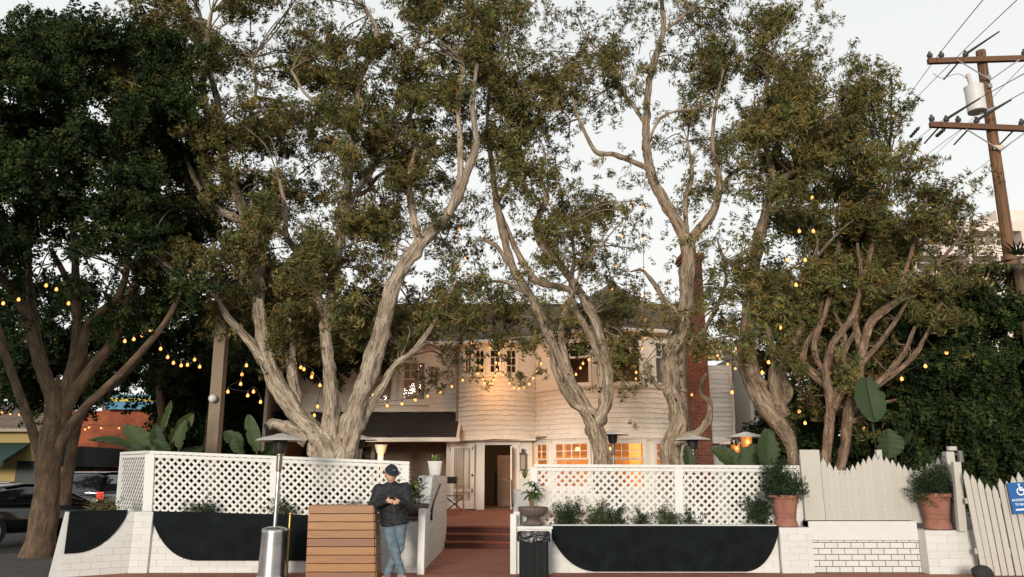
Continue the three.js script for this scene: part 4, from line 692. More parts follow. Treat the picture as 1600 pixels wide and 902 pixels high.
  B: [[-0.49,14.71,-18.08,0.54,13],[-0.59,15.26,-19.04,0.58,27],[0.57,14.98,-19.46,0.42,4],[0.06,14.2,-17.84,0.4,4],[-0.13,13.1,-18.25,0.53,18],[-0.61,13.86,-18.93,0.45,27],[0.04,13.98,-18.85,0.51,37],[0.02,12.7,-17.17,0.47,18],[-0.75,11.81,-17.81,0.44,23],[-0.62,12.32,-17.29,0.45,27],[0.06,11.42,-16.82,0.41,9],[0.64,11.42,-16.89,0.43,9],[-0.15,11.63,-18.73,0.48,30],[-0.74,11.86,-18.15,0.43,47],[0.78,11.29,-17.99,0.43,27],[0.78,12.06,-19.32,0.46,13],[-0.25,11.05,-18.15,0.49,40],[-0.23,10.5,-17.45,0.4,47],[0.54,9.98,-17.47,0.47,27],[0.36,10.24,-17.63,0.5,20],[-0.19,9.43,-17.14,0.43,31],[-0.41,10.15,-19.25,0.49,18],[0.13,10.32,-19.26,0.45,23],[0.16,9.14,-17.61,0.35,31],[-0.11,8.59,-17.08,0.44,17],[-0.07,9.05,-18.76,0.52,14],[0.63,8.64,-17.54,0.4,27],[0.38,8.16,-17.06,0.4,17],[1.15,9.1,-18.52,0.38,4],[0.82,8.48,-17.7,0.41,4],[1.53,8.74,-17.1,0.38,2],[2.06,8.16,-17.1,0.34,2],[2.57,8.73,-17.63,0.38,2],[2.53,9,-18.08,0.47,2],[-0.38,7.88,-18.18,0.48,7],[-0.4,7.94,-18.15,0.39,5],[0.54,7.53,-17.71,0.35,4],[0.44,7.97,-18.63,0.5,3],[1.24,7.44,-16.84,0.35,9],[1.51,8.73,-19.05,0.44,12],[2.33,8.65,-19.45,0.51,37],[2.14,8.33,-19.57,0.44,23],[2.97,8.53,-19.52,0.49,8],[2.9,7.82,-17.71,0.34,4],[-0.19,7.12,-18.76,0.5,2],[-0.43,6.97,-17.8,0.48,2],[0.73,7.23,-17.41,0.42,2],[0.66,6.96,-17.6,0.45,2],[1.18,6.93,-18.49,0.42,23],[0.98,7.21,-17.7,0.49,23],[2,7.08,-18.12,0.39,18],[1.73,7.82,-19.03,0.43,37],[2.49,7.16,-17.1,0.46,4],[2.63,7,-18.12,0.44,4],[-0.26,6.6,-19.47,0.47,2],[-0.44,6.64,-19.01,0.52,2],[0.52,5.87,-17.02,0.41,5],[0.81,6.42,-19.6,0.38,4],[1.09,6.42,-17.82,0.5,12],[0.92,6.39,-17.08,0.35,9],[1.61,6.1,-17.34,0.35,13],[2.27,6.35,-18.62,0.47,10],[2.49,6.69,-18.57,0.52,2],[2.91,6.27,-18.02,0.35,2],[-0.21,5.56,-17.75,0.43,19],[-0.47,5.37,-18.46,0.47,14],[0.09,6,-18.85,0.48,13],[0.03,5.74,-17.77,0.42,6],[0.84,5.26,-17.36,0.45,14],[1.55,5.49,-19.18,0.37,12],[2.12,5.12,-17.16,0.47,17],[2.11,5.51,-18.4,0.38,27],[2.79,5.46,-18.47,0.43,8],[2.87,5.12,-17.42,0.45,8],[-0.42,4.82,-19.13,0.49,8],[-0.22,4.98,-19.01,0.41,4],[0.04,4.63,-16.9,0.32,7],[0.41,4.53,-17.15,0.35,6],[0.98,5.15,-19.38,0.46,7],[1.19,4.87,-19.51,0.4,4],[1.95,5,-19.13,0.49,11],[1.65,4.62,-17.92,0.38,10],[2.54,4.67,-18.25,0.44,19],[2.68,4.6,-18.45,0.36,19],[0.26,4.39,-19.26,0.45,3],[0.19,4.24,-17.98,0.39,3],[1.8,4.53,-19.03,0.35,2],[1.84,4.28,-17.82,0.36,2],[2.32,3.83,-17.71,0.37,2],[2.91,4.38,-17.97,0.47,4],[2.31,2.93,-16.98,0.35,2],[2.7,3.59,-18.05,0.46,2]],
  C: [[3.72,15.7,-20.02,0.51,3],[2.96,15.07,-19.05,0.42,4],[4.26,15.93,-19.94,0.6,7],[3.86,14.41,-18.27,0.48,9],[5.07,14.49,-18.74,0.51,4],[4.98,15.28,-19.78,0.46,8],[6.03,14.38,-18.49,0.56,22],[6.05,15.77,-19.49,0.51,22],[1.45,15.15,-20.11,0.57,8],[1.5,13.72,-19.35,0.52,8],[4.13,13.75,-19.04,0.56,2],[3.77,14.22,-19.96,0.54,2],[5.07,14.17,-19.31,0.45,9],[4.91,13.97,-19.04,0.45,9],[5.77,14.31,-18.91,0.52,7],[6.27,14.38,-19.93,0.41,8],[1.12,13.06,-19.66,0.42,4],[1.04,12.72,-17.94,0.43,2],[2.33,12.36,-17.92,0.47,10],[2.05,13.52,-20.27,0.53,14],[2.74,13.24,-19.18,0.41,22],[2.99,14.19,-20.36,0.56,22],[3.72,12.28,-17.85,0.46,4],[3.67,13.51,-19.16,0.53,4],[5.53,13.57,-20.12,0.44,12],[4.76,12.09,-18.03,0.42,9],[5.7,12.89,-19.2,0.54,41],[5.64,13.28,-19.53,0.44,26],[1.7,12.36,-19.99,0.59,14],[1.12,12.79,-20.11,0.46,22],[2.41,11.82,-18,0.43,26],[1.74,11.6,-18.38,0.51,41],[3.07,12.44,-19.69,0.49,14],[2.78,11.67,-18.59,0.54,14],[3.59,12.12,-18.9,0.48,5],[3.49,11.52,-18.28,0.48,3],[4.55,12.39,-19.7,0.55,10],[4.94,11.66,-18.63,0.54,14],[6.03,12.32,-20.12,0.56,15],[5.16,11.97,-18.3,0.4,30],[1.11,11.12,-19.28,0.49,18],[1.2,12.05,-20.37,0.58,10],[1.82,11.55,-19.48,0.5,7],[2.1,11.6,-20.2,0.56,9],[2.65,11.49,-18.99,0.48,5],[2.64,11.41,-18.98,0.44,3],[3.66,10.66,-18.77,0.46,2],[3.78,11.11,-19.73,0.51,2],[4.73,10.5,-18.23,0.46,12],[5.28,11.55,-20.18,0.51,11],[5.25,11.6,-19.26,0.53,8],[5.87,11.76,-19.55,0.47,8],[1.19,10.37,-20.25,0.52,8],[1.41,10.59,-19.94,0.56,9],[4,10.08,-19.11,0.52,2],[3.99,10.23,-19.3,0.47,2],[4.5,10.54,-19.98,0.48,4],[4.56,10.75,-19.72,0.48,8],[5.54,10.22,-19.49,0.42,11],[5.6,10.91,-20.19,0.41,14],[3.74,9.36,-19.27,0.46,2],[3.61,9.08,-18.26,0.46,2],[4.39,8.85,-18.94,0.43,4],[4.82,8.73,-18.81,0.39,9],[5.28,9.51,-18.99,0.44,12],[5.11,9.37,-18.62,0.52,14],[4.44,8.31,-18.33,0.52,2],[4.55,8.52,-19.91,0.49,2],[5.17,8.37,-18.41,0.43,3],[4.88,8.18,-18.11,0.48,3],[5.14,7.54,-20,0.49,2],[4.67,7.91,-19.33,0.39,2],[3.79,6.7,-20.33,0.47,2],[3.58,6.64,-18.78,0.51,2],[4.43,6.73,-18.15,0.4,2],[4.83,6.76,-19.93,0.49,2],[4.1,6.01,-20.39,0.52,2],[3.94,5.79,-19.11,0.43,2],[4.24,5.19,-17.88,0.43,4],[4.28,6.19,-19.89,0.42,3],[3.71,5.33,-19.22,0.45,9],[3.54,4.85,-17.87,0.46,4],[4.23,5.06,-19.7,0.53,3],[4.86,5.41,-20.25,0.5,4],[3.6,3.93,-18.96,0.38,2],[3.56,4.1,-20.26,0.52,2],[4.62,4.53,-19.03,0.37,2],[4.07,4.11,-19.52,0.4,2]],
  D: [[5.48,12.99,-15.98,0.41,18],[5.74,12.67,-16.04,0.46,18],[6.64,13.07,-17.94,0.38,16],[5.53,11.41,-15.66,0.43,21],[7.27,13.33,-17.98,0.4,15],[6.16,12.05,-16.24,0.34,11],[7.7,12.81,-16.98,0.44,2],[7.93,13.1,-17.23,0.43,2],[6.26,11.66,-17.39,0.36,18],[5.79,11.64,-16.14,0.37,15],[6.47,11.34,-16.72,0.44,2],[6.88,12.07,-17.18,0.48,4],[7.17,11.73,-16.69,0.36,4],[7.31,12.14,-17.03,0.47,5],[6.99,10.27,-15.08,0.42,2],[8.82,12.01,-17.58,0.4,2],[5.95,11.1,-17.28,0.4,15],[6.13,10.6,-17.14,0.44,11],[6.46,10.64,-16.1,0.37,21],[6.44,10.37,-16.38,0.34,28],[7.71,11.78,-17.82,0.53,33],[6.33,10.11,-15.4,0.36,22],[8.16,10.44,-16.47,0.33,20],[8.82,11.71,-18,0.42,15],[5.87,10.05,-17.16,0.38,11],[5.93,10.04,-17.12,0.35,20],[6.1,9.48,-15.91,0.44,33],[6.06,9.42,-15.36,0.35,22],[7.39,10.24,-17.64,0.43,49],[6.44,9.47,-15.47,0.45,36],[7.45,9.37,-16.37,0.42,49],[8.1,10.25,-16.86,0.36,49],[5.45,9.04,-16.12,0.33,33],[5.8,9.18,-16.79,0.44,16],[6.75,9.94,-17.68,0.42,49],[5.89,8.63,-15.04,0.36,49],[7.48,9.72,-17.7,0.36,58],[7.37,9.09,-16.87,0.44,58],[7.4,8.65,-15.61,0.38,28],[7.77,9.25,-17.09,0.48,36],[5.28,8.51,-16.36,0.44,14],[5.19,7.86,-15.73,0.38,8],[6.36,8.69,-17.34,0.44,28],[6.23,8.88,-17.54,0.35,38],[6.64,8.46,-16.58,0.47,43],[6.56,8.22,-15.66,0.32,36],[7.24,8.02,-15.33,0.43,28],[8.29,8.49,-17.32,0.48,43],[6.04,8.04,-17.3,0.42,7],[5.05,7.21,-15.35,0.32,5],[5.56,7.27,-15.3,0.43,21],[6.24,7.59,-15.95,0.44,28],[6.41,7.1,-16.15,0.39,38],[7.39,8.09,-17.21,0.38,38],[7.19,6.99,-15.42,0.35,58],[7.9,7.9,-17.6,0.49,28],[4.24,6.35,-16.05,0.41,2],[4.28,6.42,-16.16,0.34,4],[5.4,7.26,-17.09,0.42,3],[5.78,6.99,-16.77,0.43,4],[6.08,6.99,-16.51,0.34,28],[6.45,6.73,-16.82,0.4,21],[6.88,7,-16.88,0.43,38],[6.98,6.58,-17.26,0.42,38],[7.66,6.62,-16.97,0.37,43],[7.71,6.36,-16.43,0.33,28],[4.39,5.78,-16.82,0.36,2],[4.63,6.22,-16.62,0.38,2],[5.32,6.27,-16.92,0.42,16],[4.62,5.84,-15.03,0.39,12],[6.31,6.24,-17.64,0.42,33],[5.53,5.48,-15.73,0.32,28],[5.14,5.31,-17.71,0.44,10],[4.29,5.2,-15.59,0.32,10],[4.86,5.25,-15.59,0.36,25],[5.01,4.9,-15.53,0.34,33],[5.78,5.35,-16.19,0.39,45],[6.28,5.3,-16.59,0.35,22],[3.93,4.08,-15.32,0.32,10],[4.61,4.84,-16.39,0.32,8],[4.71,4.2,-15.28,0.36,12],[5.63,4.66,-17.34,0.46,10],[5.75,4.7,-16.16,0.4,28],[6.57,5.03,-17.6,0.38,16],[4.63,3.94,-15.09,0.3,4],[5.05,3.93,-15.76,0.29,2],[6.11,4.02,-17.99,0.39,12],[5.43,3.77,-15.14,0.3,14],[5.89,3.1,-17.51,0.46,5],[5.69,2.86,-16.57,0.44,3]],
  E: [[6.32,5.76,-15.57,0.33,36],[6.45,5.57,-15.91,0.32,43],[6.99,6.06,-16.3,0.44,49],[7.66,5.86,-16.37,0.42,28],[6.46,5.22,-16.68,0.41,28],[6.88,5.16,-16.52,0.37,38],[7.27,5.15,-15.96,0.32,38],[7.17,5.1,-16.41,0.35,33],[6.33,4.67,-16.62,0.44,33],[6.17,4.68,-16.16,0.35,21],[7.56,4.31,-17.01,0.37,16],[7.68,4.89,-16.7,0.36,16],[6.87,4.21,-17.08,0.39,10],[6.08,3.54,-16.23,0.43,16],[6.57,3.64,-15.38,0.4,16],[7.18,3.92,-16.56,0.41,10],[6.52,2.89,-16.11,0.36,3],[6.53,3.06,-16.46,0.3,5],[7.48,2.89,-16.66,0.41,5],[6.67,2.93,-15.71,0.42,5]],
  G: [[8.28,10.13,-15.87,0.44,10],[7.92,9.66,-15.33,0.32,8],[7.99,9,-15.51,0.36,11],[7.83,9.28,-15.44,0.38,15],[7.69,8.68,-15.66,0.35,20],[8.5,9.15,-16.17,0.38,15],[8.64,8.83,-17.35,0.38,22],[7.98,7.76,-16.17,0.44,33],[8.89,8.52,-16.41,0.43,16],[8.77,8.17,-15.65,0.38,12],[9.34,7.46,-15.01,0.42,2],[10.6,8.08,-16.1,0.44,2],[8.04,7.09,-16.36,0.38,43],[7.97,7.12,-16.56,0.33,58],[8.88,7.09,-15.71,0.38,28],[8.97,7.74,-16.56,0.32,16],[9.82,7.24,-16.85,0.39,16],[9.12,7.18,-15.7,0.33,14],[9.01,6.97,-17.83,0.34,58],[7.88,6.78,-16.34,0.44,49],[9.59,7.25,-17.97,0.36,22],[8.46,6.54,-15.21,0.32,38],[9.74,6.73,-16.31,0.4,15],[10.19,6.84,-17.95,0.48,18],[10,6.21,-15.8,0.38,6],[10.94,7.34,-17.62,0.43,5],[7.51,5.54,-15.39,0.31,22],[8.41,6.26,-17.15,0.35,45],[9.45,5.92,-17.1,0.43,14],[8.45,5.82,-15.58,0.36,16],[9.17,5.55,-15.44,0.42,10],[8.57,5.8,-15.27,0.41,10],[9.87,5.57,-15.7,0.4,14],[10.47,5.96,-17.45,0.38,10],[8.21,5.6,-16.68,0.45,33],[8.25,5.26,-17.28,0.34,33],[9.76,5.24,-17.87,0.37,11],[8.48,5.42,-16.31,0.35,11],[8.33,4.81,-15.06,0.33,18],[9.04,5.24,-16.26,0.38,11],[10.5,5.66,-16.87,0.37,10],[10.78,5.45,-17.77,0.39,16],[8.86,5.03,-17.73,0.34,15],[8.23,4.44,-17.21,0.33,20],[9.14,4.26,-15.76,0.37,16],[10.07,4.43,-17.36,0.4,10],[11.11,4.68,-17.89,0.36,7],[10.48,4.6,-17.63,0.35,8],[7.76,3.89,-16.64,0.42,8],[7.79,4.06,-15.94,0.42,8],[9.59,3.66,-17.07,0.43,4],[10.01,3.94,-17.93,0.46,2],[8.14,3.34,-17.66,0.43,2],[8.11,3.55,-17.82,0.46,2]],
  F: [[-12.28,13.01,-17.42,0.36,10],[-11.59,11.85,-16.45,0.41,10],[-12.62,13.06,-18.26,0.5,10],[-12.75,13.82,-19.21,0.53,22],[-10.7,11.96,-16.66,0.48,22],[-9.83,11.15,-15.3,0.32,14],[-8.79,10.89,-14.84,0.32,10],[-9.02,11.15,-15.72,0.34,14],[-9.3,12.92,-17.93,0.42,2],[-7.75,10.99,-14.98,0.34,2],[-13.36,11.83,-17.03,0.46,33],[-12.41,11.02,-15.5,0.41,45],[-11.14,10.19,-14.95,0.36,53],[-11.19,10.47,-15.09,0.41,53],[-13.84,13.06,-18.93,0.39,53],[-12.62,12.19,-17.95,0.4,39],[-12.69,12.83,-18.72,0.39,45],[-12.77,12.73,-19.38,0.48,45],[-11.92,13.04,-19.15,0.4,39],[-9.38,10.62,-15.21,0.33,39],[-10.64,12.54,-18.93,0.47,39],[-8.72,10.49,-14.9,0.42,33],[-8.58,11.53,-16.36,0.48,45],[-8.93,11.67,-17.42,0.49,33],[-9.44,12.84,-19.34,0.57,15],[-7.56,10.69,-15.41,0.35,30],[-14.79,11.87,-18.74,0.4,53],[-11.92,9.7,-15.2,0.35,53],[-11.6,10.05,-15.58,0.45,39],[-14.62,12.05,-18.98,0.41,39],[-10.48,9.82,-15.19,0.4,39],[-13.1,11.81,-18.88,0.48,53],[-12.39,12.5,-19.28,0.4,33],[-10.91,10.95,-16.92,0.46,33],[-11.71,11.81,-19.13,0.39,45],[-9.78,9.97,-15.69,0.43,45],[-10.24,11.61,-17.59,0.5,39],[-10.1,11.21,-17.96,0.4,53],[-8.72,10.75,-16.88,0.44,45],[-7.89,10.27,-15.52,0.32,39],[-7.26,9.79,-15.32,0.39,19],[-7.27,10.32,-15.63,0.38,15],[-13.78,9.92,-17.18,0.47,25],[-14.45,10.6,-18.48,0.39,25],[-12.34,9.84,-16.2,0.42,53],[-11.18,9.25,-14.95,0.33,53],[-10.71,9.34,-15,0.32,25],[-12.1,10.3,-17.91,0.46,25],[-11.36,9.8,-17.2,0.37,39],[-11.81,11.14,-18.46,0.54,53],[-10.48,10.04,-17.47,0.45,25],[-12,11.16,-19.28,0.51,33],[-9.52,10.65,-17.37,0.42,33],[-9.78,10.13,-18,0.4,39],[-9.21,10.55,-17.56,0.37,25],[-7.64,8.79,-14.93,0.34,39],[-7.51,9.46,-15.44,0.45,26],[-7.15,9.11,-14.91,0.31,30],[-13.97,9.94,-18.27,0.46,39],[-12.78,8.81,-16.7,0.35,53],[-11.87,8.91,-16.4,0.36,33],[-12.1,9.13,-16.58,0.46,45],[-10.53,8.21,-15.26,0.44,45],[-11.92,9.39,-17.36,0.44,53],[-11.58,9.84,-18.38,0.47,33],[-11.19,9.82,-17.86,0.5,53],[-8.7,8.38,-14.89,0.31,53],[-11.48,10.04,-18.99,0.45,53],[-10.25,9.68,-18.26,0.4,33],[-9.03,9.15,-16.03,0.43,39],[-7.96,8.84,-15.73,0.33,33],[-9.39,9.97,-18.98,0.49,33],[-7.65,8.82,-16.48,0.46,30],[-8.67,10.66,-19.25,0.51,20],[-11.41,7.68,-14.89,0.31,39],[-12.16,7.93,-15.63,0.36,53],[-11.15,7.79,-15.71,0.4,25],[-11.61,7.83,-15.76,0.42,33],[-10.18,7.69,-15.31,0.37,53],[-11,8.16,-15.56,0.4,39],[-9.88,7.9,-14.9,0.39,25],[-10.71,8.07,-16.42,0.39,45],[-11.26,9.31,-19.29,0.54,33],[-9.73,8.23,-15.89,0.33,45],[-9.89,8.79,-17.97,0.47,25],[-9.03,8.11,-16.95,0.46,39],[-7.7,7.32,-15.03,0.4,45],[-8.05,8.15,-15.89,0.43,33],[-8.11,8.68,-17.07,0.34,41],[-8.68,9.42,-18.94,0.46,30],[-13.96,7.9,-18.72,0.46,20],[-13.61,7.64,-17.93,0.46,41],[-12.53,7.43,-17.13,0.44,26],[-13.08,8.2,-18.21,0.38,26],[-12.45,7.76,-18.18,0.5,35],[-12.23,7.76,-17.69,0.49,41],[-11.68,8.4,-18.5,0.49,30],[-10.38,7.36,-16.86,0.38,20],[-9.32,7.36,-15.64,0.31,20],[-9.57,7.21,-16.15,0.45,20],[-10.61,8.13,-18.8,0.4,39],[-8.84,7.51,-16.75,0.45,45],[-8.05,7.25,-16.82,0.39,45],[-7.75,7.29,-15.86,0.41,25],[-7.71,7.34,-17.04,0.42,26],[-8.5,8.36,-18.95,0.53,20],[-11.28,6.62,-15.23,0.43,26],[-14.1,7.49,-18.47,0.38,15],[-11.36,6.25,-15.63,0.33,15],[-13.04,7.48,-18.84,0.39,30],[-10.22,6.12,-15.33,0.31,22],[-12.09,7.46,-18.39,0.38,15],[-10.73,7.26,-17.41,0.47,22],[-10.07,6.41,-16.38,0.43,10],[-10.88,7.15,-18.08,0.38,18],[-8.68,6.29,-15.36,0.34,10],[-8.42,6.81,-15.88,0.39,14],[-8.3,6.13,-14.92,0.39,18],[-9.49,7.67,-19.43,0.54,19],[-7.49,6.4,-15.28,0.33,30],[-8.06,6.87,-17.31,0.4,41],[-8.15,7.18,-18.52,0.37,41],[-12.29,6.18,-16.26,0.38,16],[-13.51,6.48,-17.83,0.45,14],[-13.38,6.42,-19.43,0.53,22],[-11.08,6.13,-16.06,0.33,18],[-10.85,6.23,-16.42,0.45,8],[-11.97,6.19,-18.52,0.4,8],[-12.12,6.32,-19.06,0.44,9],[-12.01,6.57,-18.78,0.52,4],[-8.78,5.54,-15.6,0.32,6],[-8.64,5.83,-15.1,0.41,4],[-9.37,6.62,-17.63,0.47,14],[-9.55,5.95,-17.6,0.37,12],[-8.25,6.17,-17.39,0.42,18],[-7.98,6.04,-16.72,0.32,14],[-8.49,6.67,-18.38,0.36,30],[-6.58,5.43,-15.18,0.42,20],[-14.36,5.82,-19.16,0.47,8],[-11.25,4.71,-15.46,0.35,8],[-11.75,5.68,-16.93,0.45,4],[-12.22,5.23,-17.22,0.46,2],[-10.61,5.38,-16.07,0.31,2],[-11.05,5.05,-16.48,0.35,2],[-9.6,4.98,-15.97,0.31,2],[-9.25,4.75,-15.19,0.35,2],[-9.6,5.61,-16.77,0.33,2],[-10.33,5.75,-17.73,0.34,2],[-8.77,4.94,-16.08,0.34,6],[-8.71,5.11,-16.29,0.39,9],[-8.15,5.43,-17.35,0.33,18],[-8.9,5.49,-18.14,0.44,16],[-8.8,5.88,-19.19,0.52,10],[-7.43,5.1,-16.29,0.45,16]],
  H: [[-18.23,6.9,-26.28,0.55,30],[-18.62,7.31,-26.74,0.65,19],[-16.7,7.56,-25.74,0.68,30],[-15.29,6.77,-23.02,0.47,22],[-16.69,7.65,-26.66,0.64,26],[-13.99,6.62,-23.26,0.57,15],[-14.69,7.55,-24.93,0.68,26],[-15.69,7.95,-26.88,0.58,19],[-13.67,7.62,-26.72,0.62,19],[-12.77,7.13,-24.2,0.55,19],[-12.25,7.4,-25.96,0.56,15],[-11.09,6.99,-23.58,0.57,22],[-11.05,6.83,-24.25,0.47,30],[-11.37,7.31,-25.52,0.58,22],[-10.6,7.76,-25.82,0.69,22],[-10.16,6.9,-25.86,0.49,26],[-9.58,7.08,-26.47,0.71,26],[-8.57,6.98,-23.64,0.45,15],[-8.53,7.52,-26.56,0.7,19],[-7.26,6.67,-23.96,0.6,19],[-6.73,6.34,-23.61,0.51,30],[-6.89,7.36,-25.06,0.63,30],[-6,7.65,-26.64,0.66,19],[-5.42,7.08,-24.79,0.5,15],[-4.61,6.87,-25.77,0.65,15],[-5.37,7.64,-25.85,0.69,15],[-17.03,6.1,-25.08,0.59,26],[-18.2,6.37,-25.86,0.63,30],[-16.73,5.75,-25.19,0.52,19],[-17.07,6.45,-26.86,0.56,30],[-15.65,5.86,-26.21,0.64,30],[-14.57,5.94,-23.37,0.54,22],[-13.95,6.4,-25.31,0.68,22],[-14.03,5.64,-24.3,0.57,30],[-12.86,6.39,-24.99,0.67,15],[-13.72,6.64,-25.95,0.54,19],[-13.48,6.49,-26.98,0.69,30],[-11.51,5.98,-24.55,0.5,30],[-11.55,5.93,-25.62,0.54,15],[-11.94,6.08,-26.62,0.72,26],[-10.13,6.15,-24.73,0.59,15],[-10.01,6.26,-24.93,0.6,19],[-8.7,5.95,-23.53,0.47,26],[-9.41,6.25,-25.22,0.67,30],[-7.5,5.65,-25.61,0.65,26],[-7.82,6.12,-25.13,0.57,15],[-7.1,6.18,-26.84,0.52,22],[-5.97,5.47,-23.35,0.61,22],[-5.58,5.62,-24.28,0.61,26],[-5.59,5.48,-24.14,0.54,15],[-4.78,6.59,-25.66,0.54,19],[-4.94,5.61,-24.18,0.62,30],[-15.92,4.73,-23.55,0.44,19],[-16.61,4.78,-24.9,0.59,30],[-15.05,4.84,-23.75,0.59,26],[-15.82,4.79,-24.81,0.58,30],[-15.33,5.02,-25.71,0.53,30],[-15.71,5.1,-25.98,0.58,22],[-14.44,5.31,-25.63,0.63,30],[-14.89,5.03,-26.79,0.59,15],[-13.29,5.78,-25.4,0.49,30],[-13.72,5.39,-26.95,0.55,30],[-11.46,5.26,-23.66,0.54,15],[-11.83,4.94,-25.36,0.47,15],[-10.63,5.53,-24.96,0.64,22],[-10.21,4.77,-23.31,0.51,22],[-10.79,5.95,-26.68,0.62,30],[-9.11,5.23,-23.99,0.49,15],[-7.98,4.91,-23.01,0.49,22],[-9.78,5.18,-26.28,0.6,22],[-8.03,5.43,-24.22,0.62,15],[-7.8,5.48,-25.89,0.55,19],[-6.13,5.34,-23.82,0.44,26],[-7.08,5.48,-26.24,0.49,22],[-5.74,5.04,-24.86,0.54,26],[-5.37,5.2,-23.62,0.62,15],[-4.19,5.35,-23.54,0.45,15],[-5.01,5.82,-26.73,0.67,26],[-17.25,4.1,-25.2,0.54,15],[-18.01,4.71,-25.83,0.69,22],[-15.42,4.52,-23.85,0.63,30],[-14.97,3.88,-24.25,0.55,22],[-15.17,4.53,-24.75,0.52,15],[-16.07,4.03,-26.49,0.7,15],[-13.94,4.57,-25.56,0.59,15],[-14.61,4.01,-26.74,0.5,30],[-13.44,4.41,-25.98,0.54,19],[-13.03,4.59,-24.59,0.46,26]],
  K: [[10.77,5.21,-16.77,0.4,18],[11.56,5.67,-17.42,0.43,10],[11.45,5.42,-16.2,0.37,18],[11.75,5.54,-16.36,0.36,22],[12.42,5.24,-16.38,0.35,16],[12.47,5.29,-16.63,0.32,22],[9.34,4.61,-17.55,0.33,22],[8.58,4.78,-15.93,0.42,14],[10.01,5.12,-16.93,0.44,22],[9.4,5.01,-16.77,0.32,10],[9.91,4.98,-16.48,0.32,22],[10.32,4.76,-17.06,0.34,14],[10.65,5,-16.44,0.4,22],[10.4,4.55,-16.05,0.33,14],[11.2,4.4,-16.09,0.34,18],[11.61,4.47,-16.41,0.36,10],[13.16,5.1,-17.3,0.43,10],[12.69,4.65,-17.59,0.4,10],[8.58,4.25,-15.9,0.37,41],[9.05,4.43,-17.32,0.41,30],[9.99,4.19,-17.26,0.4,20],[8.98,3.91,-16.3,0.39,35],[10.36,4.05,-17.49,0.38,41],[9.78,3.76,-16,0.32,20],[10.47,4.05,-16.19,0.43,35],[10.82,3.92,-16.28,0.3,35],[12.2,4.13,-17.21,0.42,26],[11.3,4.18,-16.55,0.45,35],[12.01,4.1,-16.02,0.41,30],[12.91,4.35,-17.46,0.45,41],[8.57,3.3,-16.24,0.36,41],[9.17,3.28,-17.38,0.43,26],[9.93,3.13,-17.46,0.34,26],[9.41,3.04,-16.42,0.4,26],[10.31,3.73,-17.54,0.34,26],[10.41,3.28,-16.86,0.44,26],[10.86,3.48,-16.8,0.43,35],[10.15,3.22,-16.32,0.31,20],[11.49,3.36,-16.65,0.37,26],[12.2,3.48,-17.42,0.43,26],[12.24,3.24,-16.92,0.4,35],[11.5,3.46,-16.15,0.33,30],[8.35,2.58,-16.36,0.42,41],[9,2.44,-17.46,0.37,41],[9.2,2.96,-15.95,0.39,41],[9.66,2.86,-17.43,0.36,41],[9.46,2.49,-15.92,0.3,35],[9.98,2.42,-16.86,0.33,30],[10.04,2.39,-16.28,0.36,30],[10.53,2.76,-16.95,0.42,35],[11.48,2.93,-16.81,0.34,35],[11.73,3.05,-17.58,0.45,35],[12.2,2.64,-16.58,0.43,20],[11.15,2.4,-15.99,0.34,30],[8.46,2.26,-17.21,0.42,41],[8.47,1.76,-17.09,0.33,41],[9.14,2.06,-16.41,0.36,26],[9.69,2.23,-17.49,0.46,20],[9.34,2.1,-15.93,0.3,41],[9.73,1.9,-16.32,0.32,41],[10.35,2,-15.95,0.32,30],[9.92,1.94,-16.02,0.32,20],[11.3,1.99,-16.94,0.42,26],[11.02,2.22,-16.19,0.4,41],[12.42,2.11,-17.37,0.43,26],[12.36,2.32,-17.06,0.32,41],[8.52,1.25,-16.66,0.4,7],[8.63,1.28,-16.62,0.36,9],[8.87,1.33,-16.48,0.43,26],[9.41,1.51,-17.01,0.31,26],[9.69,1.47,-16.71,0.38,26],[9.58,1.31,-16.29,0.32,35],[10.73,1.39,-17.42,0.45,30],[10.7,1.48,-16.76,0.38,20],[11.39,1.38,-17.41,0.38,35],[11.18,1.64,-16.68,0.38,35],[11.87,1.67,-16.86,0.37,30],[11.51,1.66,-16.21,0.3,26]],
